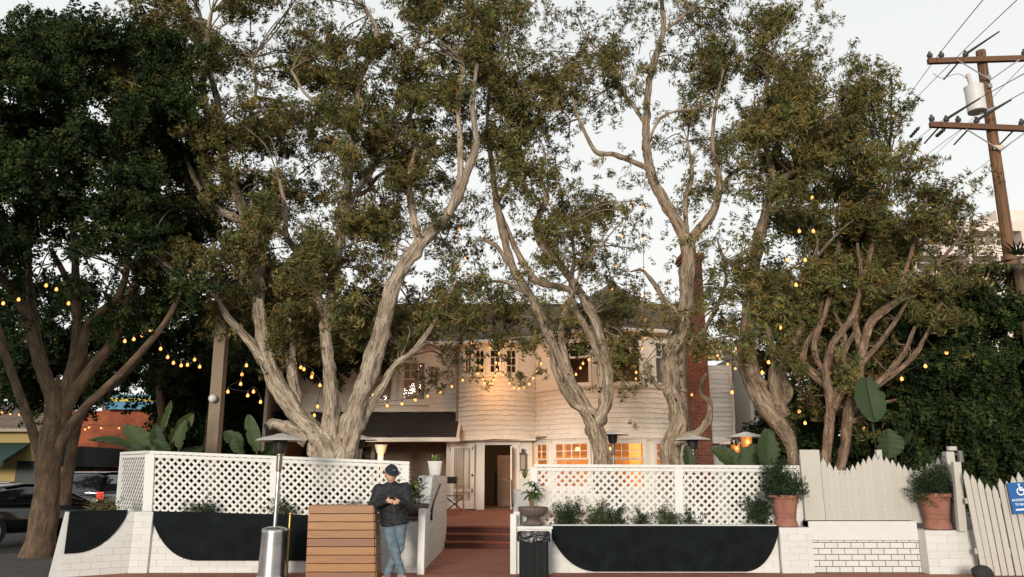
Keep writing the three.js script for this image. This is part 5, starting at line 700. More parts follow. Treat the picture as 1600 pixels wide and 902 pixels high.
  M: [[6.75,5.48,-18.61,0.44,22],[6.72,6.18,-19.1,0.48,30],[8.03,5.84,-19.72,0.45,30],[7.76,5.75,-20.35,0.55,15],[8.74,5.68,-20.3,0.46,30],[8.11,5.55,-18.57,0.37,15],[10.52,6.12,-20.78,0.41,22],[10,5.8,-19.98,0.48,26],[10.72,6.08,-19.54,0.44,19],[10.15,5.47,-18.84,0.5,22],[11.54,6.21,-19.55,0.43,22],[11.61,6.01,-20.99,0.51,26],[7.39,4.84,-19.75,0.5,22],[7.02,5.31,-19.54,0.49,30],[7.68,5.03,-20.27,0.54,15],[7.88,5.09,-20.1,0.38,26],[9.51,5.69,-20.8,0.42,22],[9.26,5.16,-20.16,0.43,22],[9.07,4.88,-18.83,0.38,30],[10.19,5.08,-20.94,0.46,19],[10.09,5.19,-19.66,0.4,19],[11.32,5.18,-20.99,0.43,19],[11.12,5.01,-19.54,0.44,15],[10.63,5.14,-18.94,0.49,26],[6.79,4.37,-19.74,0.38,30],[7.06,4.03,-20.01,0.39,15],[7.92,4.17,-19.18,0.37,22],[7.41,4.29,-19.06,0.4,15],[8.33,4.01,-19.34,0.37,30],[8.53,4.33,-19.74,0.39,19],[9.78,4.66,-20.68,0.47,26],[9.73,4.25,-20.08,0.37,26],[10.28,4.69,-20.35,0.53,22],[10,4,-19.73,0.37,22],[10.64,4.4,-18.64,0.41,22],[11.29,4.68,-20.78,0.5,19],[6.51,3.05,-19.07,0.5,22],[6.4,3.16,-18.55,0.39,30],[7.17,3.13,-19.4,0.49,15],[7.09,3.03,-18.66,0.45,22],[8.11,3.2,-19.5,0.41,22],[9.22,3.94,-20.81,0.49,22],[8.95,3.79,-19.46,0.44,22],[9.36,3.65,-19.23,0.35,30],[10.38,3.69,-20.69,0.51,22],[10.76,3.83,-20.19,0.38,26],[11.04,3.34,-19.45,0.42,15],[10.63,3.69,-18.68,0.49,22],[6.56,2.32,-18.96,0.36,26],[6.24,2.66,-19.03,0.48,30],[6.9,2.76,-18.76,0.41,19],[7.75,2.7,-20.7,0.45,26],[8.2,2.31,-19.52,0.46,19],[8.68,2.81,-19.64,0.36,30],[8.76,2.86,-19.4,0.4,19],[8.73,2.93,-19.19,0.51,26],[10.13,2.9,-19.27,0.42,30],[9.94,2.98,-19.86,0.5,15],[10.7,2.83,-20.01,0.41,19],[10.86,3.08,-20.2,0.38,26],[6.84,2.25,-20.47,0.52,22],[6.35,1.66,-19.27,0.47,26],[7.31,2.09,-19.09,0.45,15],[8.17,1.67,-20.72,0.4,22],[7.73,1.84,-18.72,0.45,30],[8.88,2.12,-20.12,0.46,30],[9.42,1.96,-19.95,0.45,30],[9.28,1.97,-20.04,0.37,22],[9.96,1.63,-19.32,0.38,19],[9.59,2.06,-19.07,0.42,30],[11.44,1.89,-20.39,0.44,30],[10.61,2.21,-19.56,0.36,22]]
};

const olive = [[0.118, 0.125, 0.04], [0.092, 0.102, 0.034], [0.15, 0.14, 0.046], [0.142, 0.124, 0.043], [0.108, 0.104, 0.035], [0.14, 0.11, 0.042], [0.08, 0.092, 0.032]];
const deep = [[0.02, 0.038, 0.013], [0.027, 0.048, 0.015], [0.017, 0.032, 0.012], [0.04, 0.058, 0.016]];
function tree(name, label, category, limbs, clumps, kind, palette, seed, o = {}) {
  const t = thing(name, label, category, [0, 0, 0], 0, o.group);
  limbs.forEach((l, i) => part(i < (o.trunks ?? 1) ? 'trunk' : 'limb', limb(l, seed * 3.7 + i * 1.31, { gnarl: o.gnarl, knot: o.knot, thin: o.thin, wiggle: 0.03, radial: l[0][3] > 0.12 ? 22 : 10, step: l[0][3] > 0.12 ? 0.06 : 0.09 }), o.bark ?? M.bark, t));
  crown(t, clumps, kind, palette, seed, limbs, o); return t;
}
const limbsA = [
  [[-3.789,1.39,-16.6,0.585],[-3.87,2.014,-16.629,0.538],[-4.198,2.439,-16.657,0.379],[-4.614,2.87,-16.686,0.328],[-5.079,3.528,-16.714,0.276],[-5.422,4.299,-16.743,0.238],[-5.629,5.234,-16.771,0.213],[-5.704,6.272,-16.8,0.202],[-5.944,7.189,-16.829,0.19],[-6.487,8.131,-16.857,0.178],[-6.776,8.939,-16.886,0.15],[-6.949,9.932,-16.914,0.122],[-7.251,10.953,-16.943,0.108],[-7.529,11.829,-16.971,0.094],[-7.719,12.727,-17,0.063]],
  [[-3.771,1.389,-16.7,0.535],[-3.788,2.109,-16.717,0.433],[-3.839,2.982,-16.733,0.26],[-3.985,3.81,-16.75,0.222],[-4.064,4.658,-16.767,0.197],[-4.005,5.822,-16.783,0.172],[-3.92,6.874,-16.8,0.174],[-3.847,7.647,-16.817,0.162],[-3.795,8.597,-16.833,0.149],[-3.726,9.572,-16.85,0.121],[-3.594,10.911,-16.867,0.108],[-3.309,12.123,-16.883,0.094],[-3.625,12.839,-16.9,0.063]],
  [[-3.589,1.39,-16.6,0.585],[-3.526,2.064,-16.517,0.454],[-3.279,2.824,-16.433,0.349],[-2.96,3.893,-16.35,0.312],[-2.739,4.845,-16.267,0.288],[-2.482,5.671,-16.183,0.276],[-2.078,6.336,-16.1,0.236],[-1.53,6.978,-16.017,0.209],[-1.171,7.477,-15.933,0.167],[-0.979,8.038,-15.85,0.14],[-0.785,8.604,-15.767,0.112],[-0.876,9.479,-15.683,0.085],[-0.785,10.526,-15.6,0.057]],
  [[-5.195,3.605,-16.9,0.196],[-5.656,4.365,-16.717,0.14],[-6.247,5.012,-16.533,0.112],[-6.436,5.398,-16.35,0.083],[-6.996,5.639,-16.167,0.069],[-7.35,5.832,-15.983,0.055],[-7.676,6.205,-15.8,0.027]],
  [[-6.051,7.277,-17,0.148],[-6.641,7.506,-16.943,0.133],[-7.2,8.032,-16.886,0.133],[-7.213,9.043,-16.829,0.12],[-7.204,9.829,-16.771,0.105],[-7.317,10.626,-16.714,0.106],[-7.34,11.605,-16.657,0.107],[-7.26,12.465,-16.6,0.062]],
  [[-7.163,8,-16.8,0.103],[-7.364,8.441,-16.533,0.088],[-7.497,8.982,-16.267,0.058],[-7.553,9.638,-16,0.043]],
  [[-4.066,4.807,-16.8,0.155],[-4.373,5.708,-16.68,0.142],[-4.741,6.412,-16.56,0.128],[-5.034,6.821,-16.44,0.1],[-5.006,7.319,-16.32,0.071],[-5.191,8.028,-16.2,0.043]],
  [[-1.384,7.084,-15.9,0.125],[-1.171,7.815,-15.85,0.125],[-1.14,8.694,-15.8,0.098],[-1.223,9.668,-15.75,0.071],[-1.077,10.583,-15.7,0.043]],
  [[-1.984,6.364,-16,0.124],[-2.181,7.191,-16.167,0.127],[-2.298,8.005,-16.333,0.101],[-2.202,8.929,-16.5,0.059]],
  [[-3.429,2.171,-16.6,0.188],[-3.08,2.857,-16.513,0.135],[-2.711,3.454,-16.425,0.122],[-2.416,3.918,-16.338,0.109],[-2.138,4.069,-16.25,0.095],[-1.895,4.438,-16.163,0.095],[-1.624,4.807,-16.075,0.081],[-1.433,5.092,-15.988,0.068],[-1.192,5.6,-15.9,0.041]],
  [[-3.892,7.6,-16.9,0.133],[-3.376,8.48,-17.017,0.12],[-2.996,9.441,-17.133,0.122],[-2.838,10.097,-17.25,0.109],[-2.641,11.187,-17.367,0.111],[-2.338,12.317,-17.483,0.081],[-2.101,13.304,-17.6,0.049]],
  [[-3.043,9.563,-17.4,0.093],[-2.541,10.101,-17.467,0.078],[-2.33,11.243,-17.533,0.08],[-2.235,12.208,-17.6,0.049]],
  [[-4.525,2.716,-16.8,0.206],[-4.793,3.552,-16.925,0.182],[-4.895,4.134,-17.05,0.156],[-4.888,4.587,-17.175,0.129],[-5.079,5.2,-17.3,0.088]],
  [[-3.845,7.834,-16.9,0.089],[-3.482,8.129,-17.267,0.091],[-3.263,8.68,-17.633,0.078],[-2.864,9.082,-18,0.048]],
  [[-5.702,5.431,-17,0.101],[-6.21,6.23,-17.2,0.088],[-6.703,6.672,-17.4,0.09],[-7.028,7.126,-17.6,0.076],[-7.731,7.593,-17.8,0.046]],
  [[-4.311,2.304,-16.6,0.216],[-4.716,2.592,-16.533,0.202],[-5.04,2.694,-16.467,0.175],[-5.132,2.584,-16.4,0.147]],
  [[-3.751,9.478,-17,0.076],[-4.221,10.007,-16.733,0.075],[-4.767,10.197,-16.467,0.06],[-5.1,10.705,-16.2,0.044]],
  [[-6.894,8.994,-17.2,0.092],[-6.542,9.832,-17.4,0.078],[-6.369,10.789,-17.6,0.064],[-6.607,11.965,-17.8,0.049]]];
const limbsB = [
  [[2.042,1.243,-17.5,0.392],[2.014,1.719,-17.5,0.352],[1.942,2.202,-17.5,0.312],[1.827,2.706,-17.5,0.285],[1.607,3.103,-17.5,0.244],[1.372,3.59,-17.5,0.202],[1.02,4.274,-17.5,0.175],[0.735,4.941,-17.5,0.162],[0.445,5.544,-17.5,0.148],[0.03,6.311,-17.5,0.135],[-0.212,7.094,-17.5,0.136],[-0.367,8.055,-17.5,0.122],[-0.496,9.04,-17.5,0.093],[-0.627,9.964,-17.5,0.078],[-0.557,11.085,-17.5,0.048]],
  [[1.854,2.65,-17.5,0.257],[2.071,3.162,-17.527,0.23],[2.193,3.77,-17.555,0.203],[2.086,4.509,-17.582,0.176],[1.872,5.264,-17.609,0.163],[1.53,5.882,-17.636,0.15],[1.09,6.481,-17.664,0.151],[0.702,6.995,-17.691,0.137],[0.554,7.484,-17.718,0.123],[0.807,8.145,-17.745,0.109],[0.72,8.652,-17.773,0.078],[0.822,9.337,-17.8,0.047]],
  [[1.69,2.975,-17.5,0.158],[1.315,3.236,-17.4,0.143],[1.058,3.681,-17.3,0.114],[0.916,4.127,-17.2,0.086],[0.829,4.429,-17.1,0.043]],
  [[1.399,3.503,-17.5,0.13],[1.248,4.192,-17.44,0.116],[1.136,4.681,-17.38,0.116],[1.197,5.114,-17.32,0.102],[1.346,5.52,-17.26,0.073],[1.542,6.078,-17.2,0.044]],
  [[2.09,3.543,-17.6,0.16],[1.981,4.354,-17.733,0.148],[1.712,5.011,-17.867,0.135],[1.477,5.532,-18,0.122],[1.437,6.162,-18.133,0.093],[1.522,6.843,-18.267,0.063],[1.437,7.711,-18.4,0.048]],
  [[1.623,5.774,-17.7,0.12],[1.057,5.938,-17.74,0.121],[0.606,6.073,-17.78,0.121],[0.123,6.778,-17.82,0.107],[-0.186,7.499,-17.86,0.093],[-0.471,8.369,-17.9,0.063]],
  [[-0.075,6.416,-17.6,0.09],[-0.375,6.828,-17.4,0.075],[-0.713,6.922,-17.2,0.059],[-0.952,6.707,-17,0.029]],
  [[0.384,5.642,-17.4,0.074],[-0.145,5.877,-17,0.058],[-0.495,5.776,-16.6,0.042]],
  [[-0.369,7.929,-17.6,0.077],[0,8.871,-17.9,0.079],[0.244,10.034,-18.2,0.065],[0.335,11.443,-18.5,0.05]]];
const limbsC = [
  [[3.654,1.149,-18.6,0.446],[3.711,1.727,-18.6,0.404],[3.736,2.24,-18.6,0.377],[3.951,2.91,-18.6,0.349],[3.793,3.745,-18.6,0.353],[3.87,4.364,-18.6,0.356],[4.189,5.151,-18.6,0.297],[4.35,6.116,-18.6,0.269],[4.419,7.105,-18.6,0.272],[4.227,7.743,-18.6,0.226],[3.898,8.289,-18.6,0.211],[3.677,8.807,-18.6,0.196],[3.517,9.296,-18.6,0.181],[3.475,9.862,-18.6,0.165],[3.471,10.581,-18.6,0.15],[3.617,11.681,-18.6,0.135],[3.765,12.393,-18.6,0.136],[4.075,13.193,-18.6,0.103],[4.102,14.166,-18.6,0.087],[4.209,14.959,-18.6,0.053]],
  [[4.39,7.171,-18.6,0.224],[4.619,7.489,-18.543,0.192],[4.983,7.908,-18.486,0.161],[5.16,8.397,-18.429,0.145],[5.219,9.063,-18.371,0.113],[5.083,9.735,-18.314,0.098],[5.23,10.772,-18.257,0.066],[5.48,11.83,-18.2,0.05]],
  [[4.396,7.574,-18.6,0.113],[4.456,8.475,-18.733,0.098],[4.66,9.264,-18.867,0.083],[4.641,10.222,-19,0.051]],
  [[3.452,9.296,-18.6,0.115],[3.031,9.43,-18.5,0.115],[2.58,9.58,-18.4,0.114],[2.146,9.606,-18.3,0.098],[1.885,9.999,-18.2,0.081],[1.63,10.658,-18.1,0.065],[1.472,11.356,-18,0.041]],
  [[3.484,10.508,-18.6,0.083],[3.161,11.159,-18.733,0.085],[2.844,11.788,-18.867,0.069],[2.606,12.471,-19,0.035]],
  [[3.514,10.005,-18.6,0.066],[3.8,10.556,-18.4,0.066],[4.129,10.69,-18.2,0.049],[4.735,10.643,-18,0.032]],
  [[3.863,2.359,-18.6,0.166],[4.053,2.442,-18.486,0.165],[4.334,2.569,-18.371,0.135],[4.565,2.901,-18.257,0.119],[4.587,3.246,-18.143,0.104],[4.407,3.428,-18.029,0.089],[4.349,3.666,-17.914,0.074],[4.482,3.889,-17.8,0.059]],
  [[4.197,5.31,-18.6,0.141],[3.787,5.764,-18.475,0.11],[3.412,6.281,-18.35,0.078],[3.118,6.49,-18.225,0.047],[2.862,6.393,-18.1,0.031]],
  [[4.32,4.677,-18.6,0.14],[4.615,5.028,-18.45,0.093],[4.949,5.534,-18.3,0.077],[5.179,6.134,-18.15,0.062],[5.101,6.734,-18,0.046]],
  [[3.847,3.899,-18.6,0.138],[3.533,3.639,-18.467,0.107],[3.306,3.866,-18.333,0.076],[3.099,4.152,-18.2,0.045]],
  [[4.058,13.193,-18.6,0.069],[4.562,13.773,-18.9,0.07],[5.103,14.368,-19.2,0.054]],
  [[5.218,8.633,-18.6,0.082],[5.656,9.12,-18.3,0.081],[6.044,9.048,-18,0.064]]];
const limbsD = [
  [[5.501,1.038,-15.7,0.225],[5.527,1.584,-15.713,0.189],[5.528,2.141,-15.727,0.204],[5.439,2.544,-15.74,0.282],[5.163,2.901,-15.753,0.348],[4.921,3.419,-15.767,0.312],[4.847,4.144,-15.78,0.277],[4.967,5.022,-15.793,0.227],[5.112,5.855,-15.807,0.203],[5.305,6.567,-15.82,0.178],[5.503,7.119,-15.833,0.165],[5.678,7.71,-15.847,0.139],[6.126,8.013,-15.86,0.112],[6.671,8.258,-15.873,0.084],[7.104,9.039,-15.887,0.057],[7.337,9.902,-15.9,0.043]],
  [[5.46,7.064,-15.8,0.124],[5.708,7.909,-15.975,0.112],[5.687,8.743,-16.15,0.101],[5.751,9.609,-16.325,0.073],[6.01,10.708,-16.5,0.045]],
  [[5.145,2.897,-15.7,0.232],[5.614,3.226,-15.783,0.195],[5.545,3.627,-15.867,0.184],[5.745,4.104,-15.95,0.16],[6.057,4.593,-16.033,0.121],[6.089,5.232,-16.117,0.096],[6.404,5.961,-16.2,0.055]],
  [[5.418,2.77,-15.7,0.231],[5.208,3.397,-15.575,0.167],[5.297,3.896,-15.45,0.129],[5.151,4.526,-15.325,0.103],[5.354,5.158,-15.2,0.065]],
  [[5.149,5.6,-15.9,0.095],[4.703,5.854,-15.7,0.081],[4.394,6.049,-15.5,0.053],[4.23,6.376,-15.3,0.026]],
  [[6.682,8.269,-15.9,0.07],[7.417,8.583,-16.067,0.071],[8.01,9.438,-16.233,0.058],[8.252,10.325,-16.4,0.03]]];
const limbsE = [
  [[5.921,1.052,-15.3,0.171],[5.999,1.585,-15.338,0.16],[6.126,2.252,-15.375,0.162],[6.336,2.973,-15.412,0.177],[6.289,3.51,-15.45,0.153],[6.469,4.162,-15.488,0.129],[6.902,4.697,-15.525,0.105],[7.228,5.515,-15.562,0.08],[7.266,6.357,-15.6,0.054]],
  [[6.361,3.26,-15.5,0.128],[6.107,3.668,-15.675,0.117],[6.007,4.022,-15.85,0.106],[6.397,4.659,-16.025,0.081],[6.751,5.533,-16.2,0.055]],
  [[6.374,3.133,-15.5,0.115],[6.622,3.495,-15.333,0.101],[6.544,3.917,-15.167,0.088],[6.731,4.336,-15,0.063]],
  [[6.321,2.872,-15.4,0.126],[6.807,3.519,-15.525,0.103],[7.479,4.189,-15.65,0.092],[7.996,4.747,-15.775,0.08],[8.435,5.322,-15.9,0.054]],
  [[6.373,3.388,-15.5,0.102],[6.208,4.125,-15.66,0.105],[6.54,4.892,-15.82,0.093],[6.904,5.761,-15.98,0.082],[7.142,6.667,-16.14,0.07],[7.131,7.612,-16.3,0.043]]];
const limbsG = [
  [[6.332,1.045,-15.5,0.173],[6.402,1.585,-15.51,0.162],[6.524,2.258,-15.52,0.151],[6.686,2.82,-15.53,0.178],[6.929,3.393,-15.54,0.167],[7.066,4.041,-15.55,0.156],[7.36,4.677,-15.56,0.144],[7.913,5.109,-15.57,0.132],[8.447,5.547,-15.58,0.12],[8.991,6.005,-15.59,0.08],[9.438,6.498,-15.6,0.04]],
  [[6.692,2.755,-15.5,0.139],[6.987,3.184,-15.375,0.127],[7.451,3.548,-15.25,0.101],[7.756,3.975,-15.125,0.076],[7.942,4.464,-15,0.05]],
  [[7.089,4.049,-15.6,0.13],[7.163,4.883,-15.78,0.12],[7.495,5.756,-15.96,0.109],[7.967,6.813,-16.14,0.098],[8.388,7.923,-16.32,0.072],[8.66,8.929,-16.5,0.044]],
  [[7.929,5.116,-15.6,0.079],[8.304,6.039,-15.467,0.066],[8.534,6.832,-15.333,0.053],[8.662,7.348,-15.2,0.04]],
  [[6.731,2.88,-15.5,0.127],[7.303,3.396,-15.35,0.101],[7.867,3.859,-15.2,0.089],[8.205,4.345,-15.05,0.063],[8.448,4.893,-14.9,0.05]],
  [[6.654,2.63,-15.5,0.101],[7.004,2.75,-15.433,0.088],[7.253,2.994,-15.367,0.063],[7.543,3.051,-15.3,0.038]],
  [[6.847,3.388,-15.5,0.102],[6.628,3.858,-15.633,0.104],[6.863,4.342,-15.767,0.079],[6.775,4.908,-15.9,0.054]]];
let addedShadeFicus;
// added ficus, unseen left of the view, placed to shade the parked cars
{
  const g = rng(404), cl = []; for (let i = 0; i < 70; i++) { const a = g() * 6.283, q = Math.sqrt(g()) * 2.9; cl.push([-14.4 + Math.cos(a) * q, rr(3.1, 8.2, g), -5.2 + Math.sin(a) * q, 0.8, 9]); }
  addedShadeFicus = () => tree('ficus_tree', 'added unseen ficus with dense crown, placed out of view to shade the parked cars', 'tree', [[[-14.4, -0.2, -5.2, 0.4], [-14.4, 1.4, -5.2, 0.34], [-14.5, 2.8, -5.3, 0.3], [-14.3, 4.5, -5.1, 0.2], [-14.2, 6.5, -5, 0.1]], [[-14.4, 2.3, -5.2, 0.2], [-15.4, 3.8, -4.6, 0.14], [-16.2, 5.4, -4.2, 0.07]], [[-14.4, 2.4, -5.2, 0.2], [-13.3, 3.9, -5.8, 0.14], [-12.6, 5.6, -6, 0.07]]], cl, 'fic', deep, 23, { bark: M.barkGrey, gnarl: 0.45, knot: 0.5, mat: M.leafDark, twigs: false, scale: 1.9 });
}
const G1 = 'paperbark trees along the front of the house';
tree('paperbark_tree', 'wide pale paperbark tree with many stems rising from behind the left lattice fence', 'tree', limbsA, CLUMPS.A, 'mel', olive, 11, { trunks: 3, group: G1 });
tree('paperbark_tree', 'pale paperbark tree forking in front of the round bay windows', 'tree', limbsB, CLUMPS.B, 'mel', olive, 12, { group: G1, bark: M.barkMid });
tree('paperbark_tree', 'tall pale paperbark tree standing beside the brick chimney', 'tree', limbsC, CLUMPS.C, 'mel', olive, 13, { group: G1, bark: M.barkMid });
tree('paperbark_tree', 'gnarled paperbark tree behind the terracotta pot at the end of the lattice', 'tree', limbsD, CLUMPS.D, 'mel', olive, 14, { group: G1, bark: M.barkBrown });
tree('paperbark_tree', 'reddish paperbark tree, slimmer of two, in the dip of the cream picket screen', 'tree', limbsE, CLUMPS.E, 'mel', olive, 15, { group: G1, bark: M.barkRed, thin: 0.55 });
tree('paperbark_tree', 'dark reddish paperbark tree leaning over the cream picket screen towards the hedge', 'tree', limbsG, CLUMPS.G, 'mel', olive, 16, { group: G1, bark: M.barkRed, thin: 0.55 });
const limbsF = [
  [[-9.714,-0.367,-16.6,0.751],[-9.709,-0.048,-16.6,0.573],[-9.682,0.312,-16.6,0.471],[-9.686,1.261,-16.6,0.398],[-9.681,2.171,-16.6,0.39],[-9.697,2.77,-16.6,0.38],[-9.83,3.242,-16.6,0.273],[-10.025,3.652,-16.6,0.233],[-10.421,4.487,-16.6,0.195],[-10.736,5.197,-16.6,0.154],[-11.339,5.922,-16.6,0.142],[-12.052,6.812,-16.6,0.086]],
  [[-9.645,2.304,-16.6,0.269],[-9.643,3.324,-16.733,0.22],[-9.474,4.106,-16.867,0.196],[-9.419,4.991,-17,0.172],[-8.983,5.58,-17.133,0.131],[-8.87,6.556,-17.267,0.104],[-8.87,7.697,-17.4,0.061]],
  [[-9.645,2.304,-16.6,0.269],[-9.428,3.221,-16.667,0.219],[-9.13,3.835,-16.733,0.194],[-8.842,4.379,-16.8,0.168],[-8.681,5.109,-16.867,0.142],[-8.554,5.711,-16.933,0.115],[-8.341,6.631,-17,0.073]],
  [[-9.652,1.584,-16.6,0.213],[-10.047,2.432,-16.52,0.161],[-10.264,2.958,-16.44,0.148],[-10.755,4.031,-16.36,0.136],[-11.013,4.708,-16.28,0.123],[-11.458,5.675,-16.2,0.083]],
  [[-9.856,2.988,-16.8,0.206],[-10.394,3.991,-17.05,0.184],[-10.976,5.2,-17.3,0.146],[-11.428,6.637,-17.55,0.106],[-11.657,8.001,-17.8,0.062]],
  [[-9.599,1.974,-16.6,0.215],[-9.346,2.497,-16.5,0.175],[-9.003,2.955,-16.4,0.148],[-8.573,3.373,-16.3,0.134],[-7.927,4.007,-16.2,0.121],[-7.294,4.812,-16.1,0.095],[-6.954,5.625,-16,0.055]],
  [[-9.642,3.252,-16.7,0.179],[-9.625,4.318,-16.86,0.155],[-9.775,5.436,-17.02,0.144],[-10.065,6.531,-17.18,0.133],[-10.338,7.359,-17.34,0.105],[-10.4,8.544,-17.5,0.062]],
  [[-9.803,2.996,-16.9,0.18],[-9.538,3.866,-17.175,0.142],[-9.879,4.783,-17.45,0.146],[-10.431,5.904,-17.725,0.121],[-11.156,6.927,-18,0.093]]];
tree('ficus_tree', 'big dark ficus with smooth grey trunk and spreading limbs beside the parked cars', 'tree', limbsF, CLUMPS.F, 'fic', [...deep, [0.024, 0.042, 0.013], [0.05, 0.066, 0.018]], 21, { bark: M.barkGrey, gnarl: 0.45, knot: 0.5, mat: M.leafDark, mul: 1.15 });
addedShadeFicus();
const limbsF2 = [[[-10.591,0.92,-19,0.227],[-10.579,1.73,-19,0.214],[-10.562,2.405,-19,0.185],[-10.399,3.17,-19,0.171],[-9.727,3.792,-19,0.141],[-9.17,4.423,-19,0.079]], [[-10.546,2.405,-19,0.139],[-11.012,3.186,-19.2,0.126],[-11.395,3.998,-19.4,0.08]]];
tree('street_tree', 'thin grey street tree close behind the big ficus trunk', 'tree', limbsF2, CLUMPS.H.slice(40, 70), 'fic', deep, 22, { bark: M.barkGrey, gnarl: 0.45, mat: M.leafDark, twigs: false });
function mass(name, label, category, clumps, seed, stem, o = {}) {
  const t = thing(name, label, category);
  stem.forEach((l, i) => part('trunk', limb(l, seed + i, { gnarl: 0.5 }), M.barkGrey, t)); crown(t, clumps, 'fic', o.pal ?? deep, seed, stem, { mat: M.leafDark, twigs: false, ...o }); return t;
}
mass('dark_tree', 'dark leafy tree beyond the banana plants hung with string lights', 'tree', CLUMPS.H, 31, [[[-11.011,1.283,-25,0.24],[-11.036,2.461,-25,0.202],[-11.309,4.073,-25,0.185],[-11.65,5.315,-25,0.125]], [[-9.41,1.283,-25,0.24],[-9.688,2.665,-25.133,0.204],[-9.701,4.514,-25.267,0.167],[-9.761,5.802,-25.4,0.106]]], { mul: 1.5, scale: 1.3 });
mass('tall_hedge', 'tall dense dark green hedge towering behind the picket gate', 'hedge', CLUMPS.K, 32, [[[8.939,0.626,-16.6,0.105],[9.244,1.649,-16.667,0.107],[9.391,2.982,-16.733,0.096],[9.786,4.097,-16.8,0.07]], [[10.244,0.614,-16.8,0.106],[10.331,1.649,-16.8,0.108],[10.668,2.988,-16.8,0.096],[10.807,4.379,-16.8,0.07]]], { mul: 1.35, scale: 1.1 });
mass('dark_hedge', 'dark leafy hedge behind the reddish paperbark trunks', 'hedge', CLUMPS.M, 33, [[[7.948,0.731,-20,0.127],[8.038,1.658,-20,0.129],[8.357,3.252,-20,0.098]], [[9.538,0.731,-20,0.127],[9.566,1.658,-20,0.129],[9.832,3.252,-20,0.098]]], { mul: 1.3, scale: 1.25 });
var leafG1 = new THREE.MeshPhysicalMaterial({ color: lin(0.07, 0.11, 0.03), roughness: 0.5, side: THREE.DoubleSide, transmission: 0.15, thickness: 0 }), leafG2 = new THREE.MeshPhysicalMaterial({ color: lin(0.11, 0.16, 0.04), roughness: 0.5, side: THREE.DoubleSide, transmission: 0.15, thickness: 0 }), leafG3 = new THREE.MeshPhysicalMaterial({ color: lin(0.2, 0.24, 0.06), roughness: 0.45, side: THREE.DoubleSide });

// ================= PATIO FLOOR =================
const patioMat = mat(lin(0.16, 0.12, 0.1), 0.95, { map: rep(mottStrong, 0.6) });
struct('patio', sheet(-7.2, -2.15, -14.75, -19.1, 0.22), patioMat);
struct('patio', sheet(0.36, 9.5, -14.75, -23.6, 0.22), patioMat);

// ================= PATIO HEATERS =================
function heater(label, pos, lit, scl = 1) {
  const h = thing('patio_heater', label, 'patio heater', pos, 0, 'patio heaters'); h.scale.setScalar(scl);
  const brushed = mat(lin(0.6, 0.59, 0.57), 0.3, { metalness: 1, map: rep(mott, 0.3, 6) });
  part('tank_cover', lathe([[0, 0.03], [0.235, 0.03], [0.235, 0.07], [0.215, 0.08], [0.2, 0.73], [0.205, 0.75], [0.185, 0.785], [0.1, 0.81], [0, 0.815]], 40), brushed, h);
  for (let k = 0; k < 3; k++) { const a = k * 2.09 + 0.5; part('foot', new THREE.CylinderGeometry(0.03, 0.035, 0.04, 12).translate(Math.cos(a) * 0.19, 0.02, Math.sin(a) * 0.19), M.blackMetal, h); }
  part('pole', new THREE.CylinderGeometry(0.03, 0.034, 1.1, 20).translate(0, 1.33, 0), brushed, h);
  part('collar', lathe([[0.03, 1.66], [0.045, 1.68], [0.05, 1.9], [0.06, 1.93], [0.06, 1.96], [0, 1.96]], 20), mat(lin(0.35, 0.33, 0.3), 0.35, { metalness: 1 }), h);
  const bm = lit ? mat(lin(0.08, 0.03, 0.01), 0.6, { emissive: new THREE.Color(1, 0.3, 0.06), emissiveIntensity: 0.7 }) : mat(lin(0.05, 0.045, 0.04), 0.5, { metalness: 0.6 });
  part('burner', lathe([[0.07, 1.95], [0.1, 1.98], [0.118, 2.15], [0.12, 2.17], [0, 2.17]], 24), bm, h);
  const mesh = []; for (let i = 0; i < 18; i++) { const a = i / 18 * 6.283; mesh.push(rod(V(Math.cos(a) * 0.1, 1.98, Math.sin(a) * 0.1), V(Math.cos(a) * 0.122, 2.17, Math.sin(a) * 0.122), 0.004, 0.004, 4)); } part('guard', mesh, M.blackMetal, h).userData.kind = 'stuff';
  part('reflector', lathe([[0.4, 2.155], [0.405, 2.15], [0.38, 2.175], [0.26, 2.215], [0.12, 2.245], [0.05, 2.27], [0, 2.272]], 40), mat(lin(0.72, 0.7, 0.66), 0.38, { metalness: 0.45, side: THREE.DoubleSide }), h);
  if (lit) { const l = new THREE.PointLight(new THREE.Color(1, 0.4, 0.12), 0.5); l.position.set(pos[0], pos[1] + 2.05 * scl, pos[2] + 0.16); l.castShadow = true; scene.add(l); }
  return h;
}
heater('brushed steel patio heater standing on the pavement beside the wooden podium', [-3.783, 0.004, -12.9], false);
heater('patio heater seen behind the left lattice near the porch column', [-3.654, 0.28, -19], false);
heater('patio heater with glowing burner and wide dish behind the lattice right of the chimney', [4.876, 0.22, -16.4], true);
heater('smaller patio heater beyond the glowing one before the white building', [5.661, 0.22, -20], true);
heater('patio heater tucked behind the trunk beside the chimney foot', [4.028, 0.22, -17.6], false);
heater('patio heater with pale dish behind the forked paperbark at the bay window', [2.466, 0.42, -19.3], false);

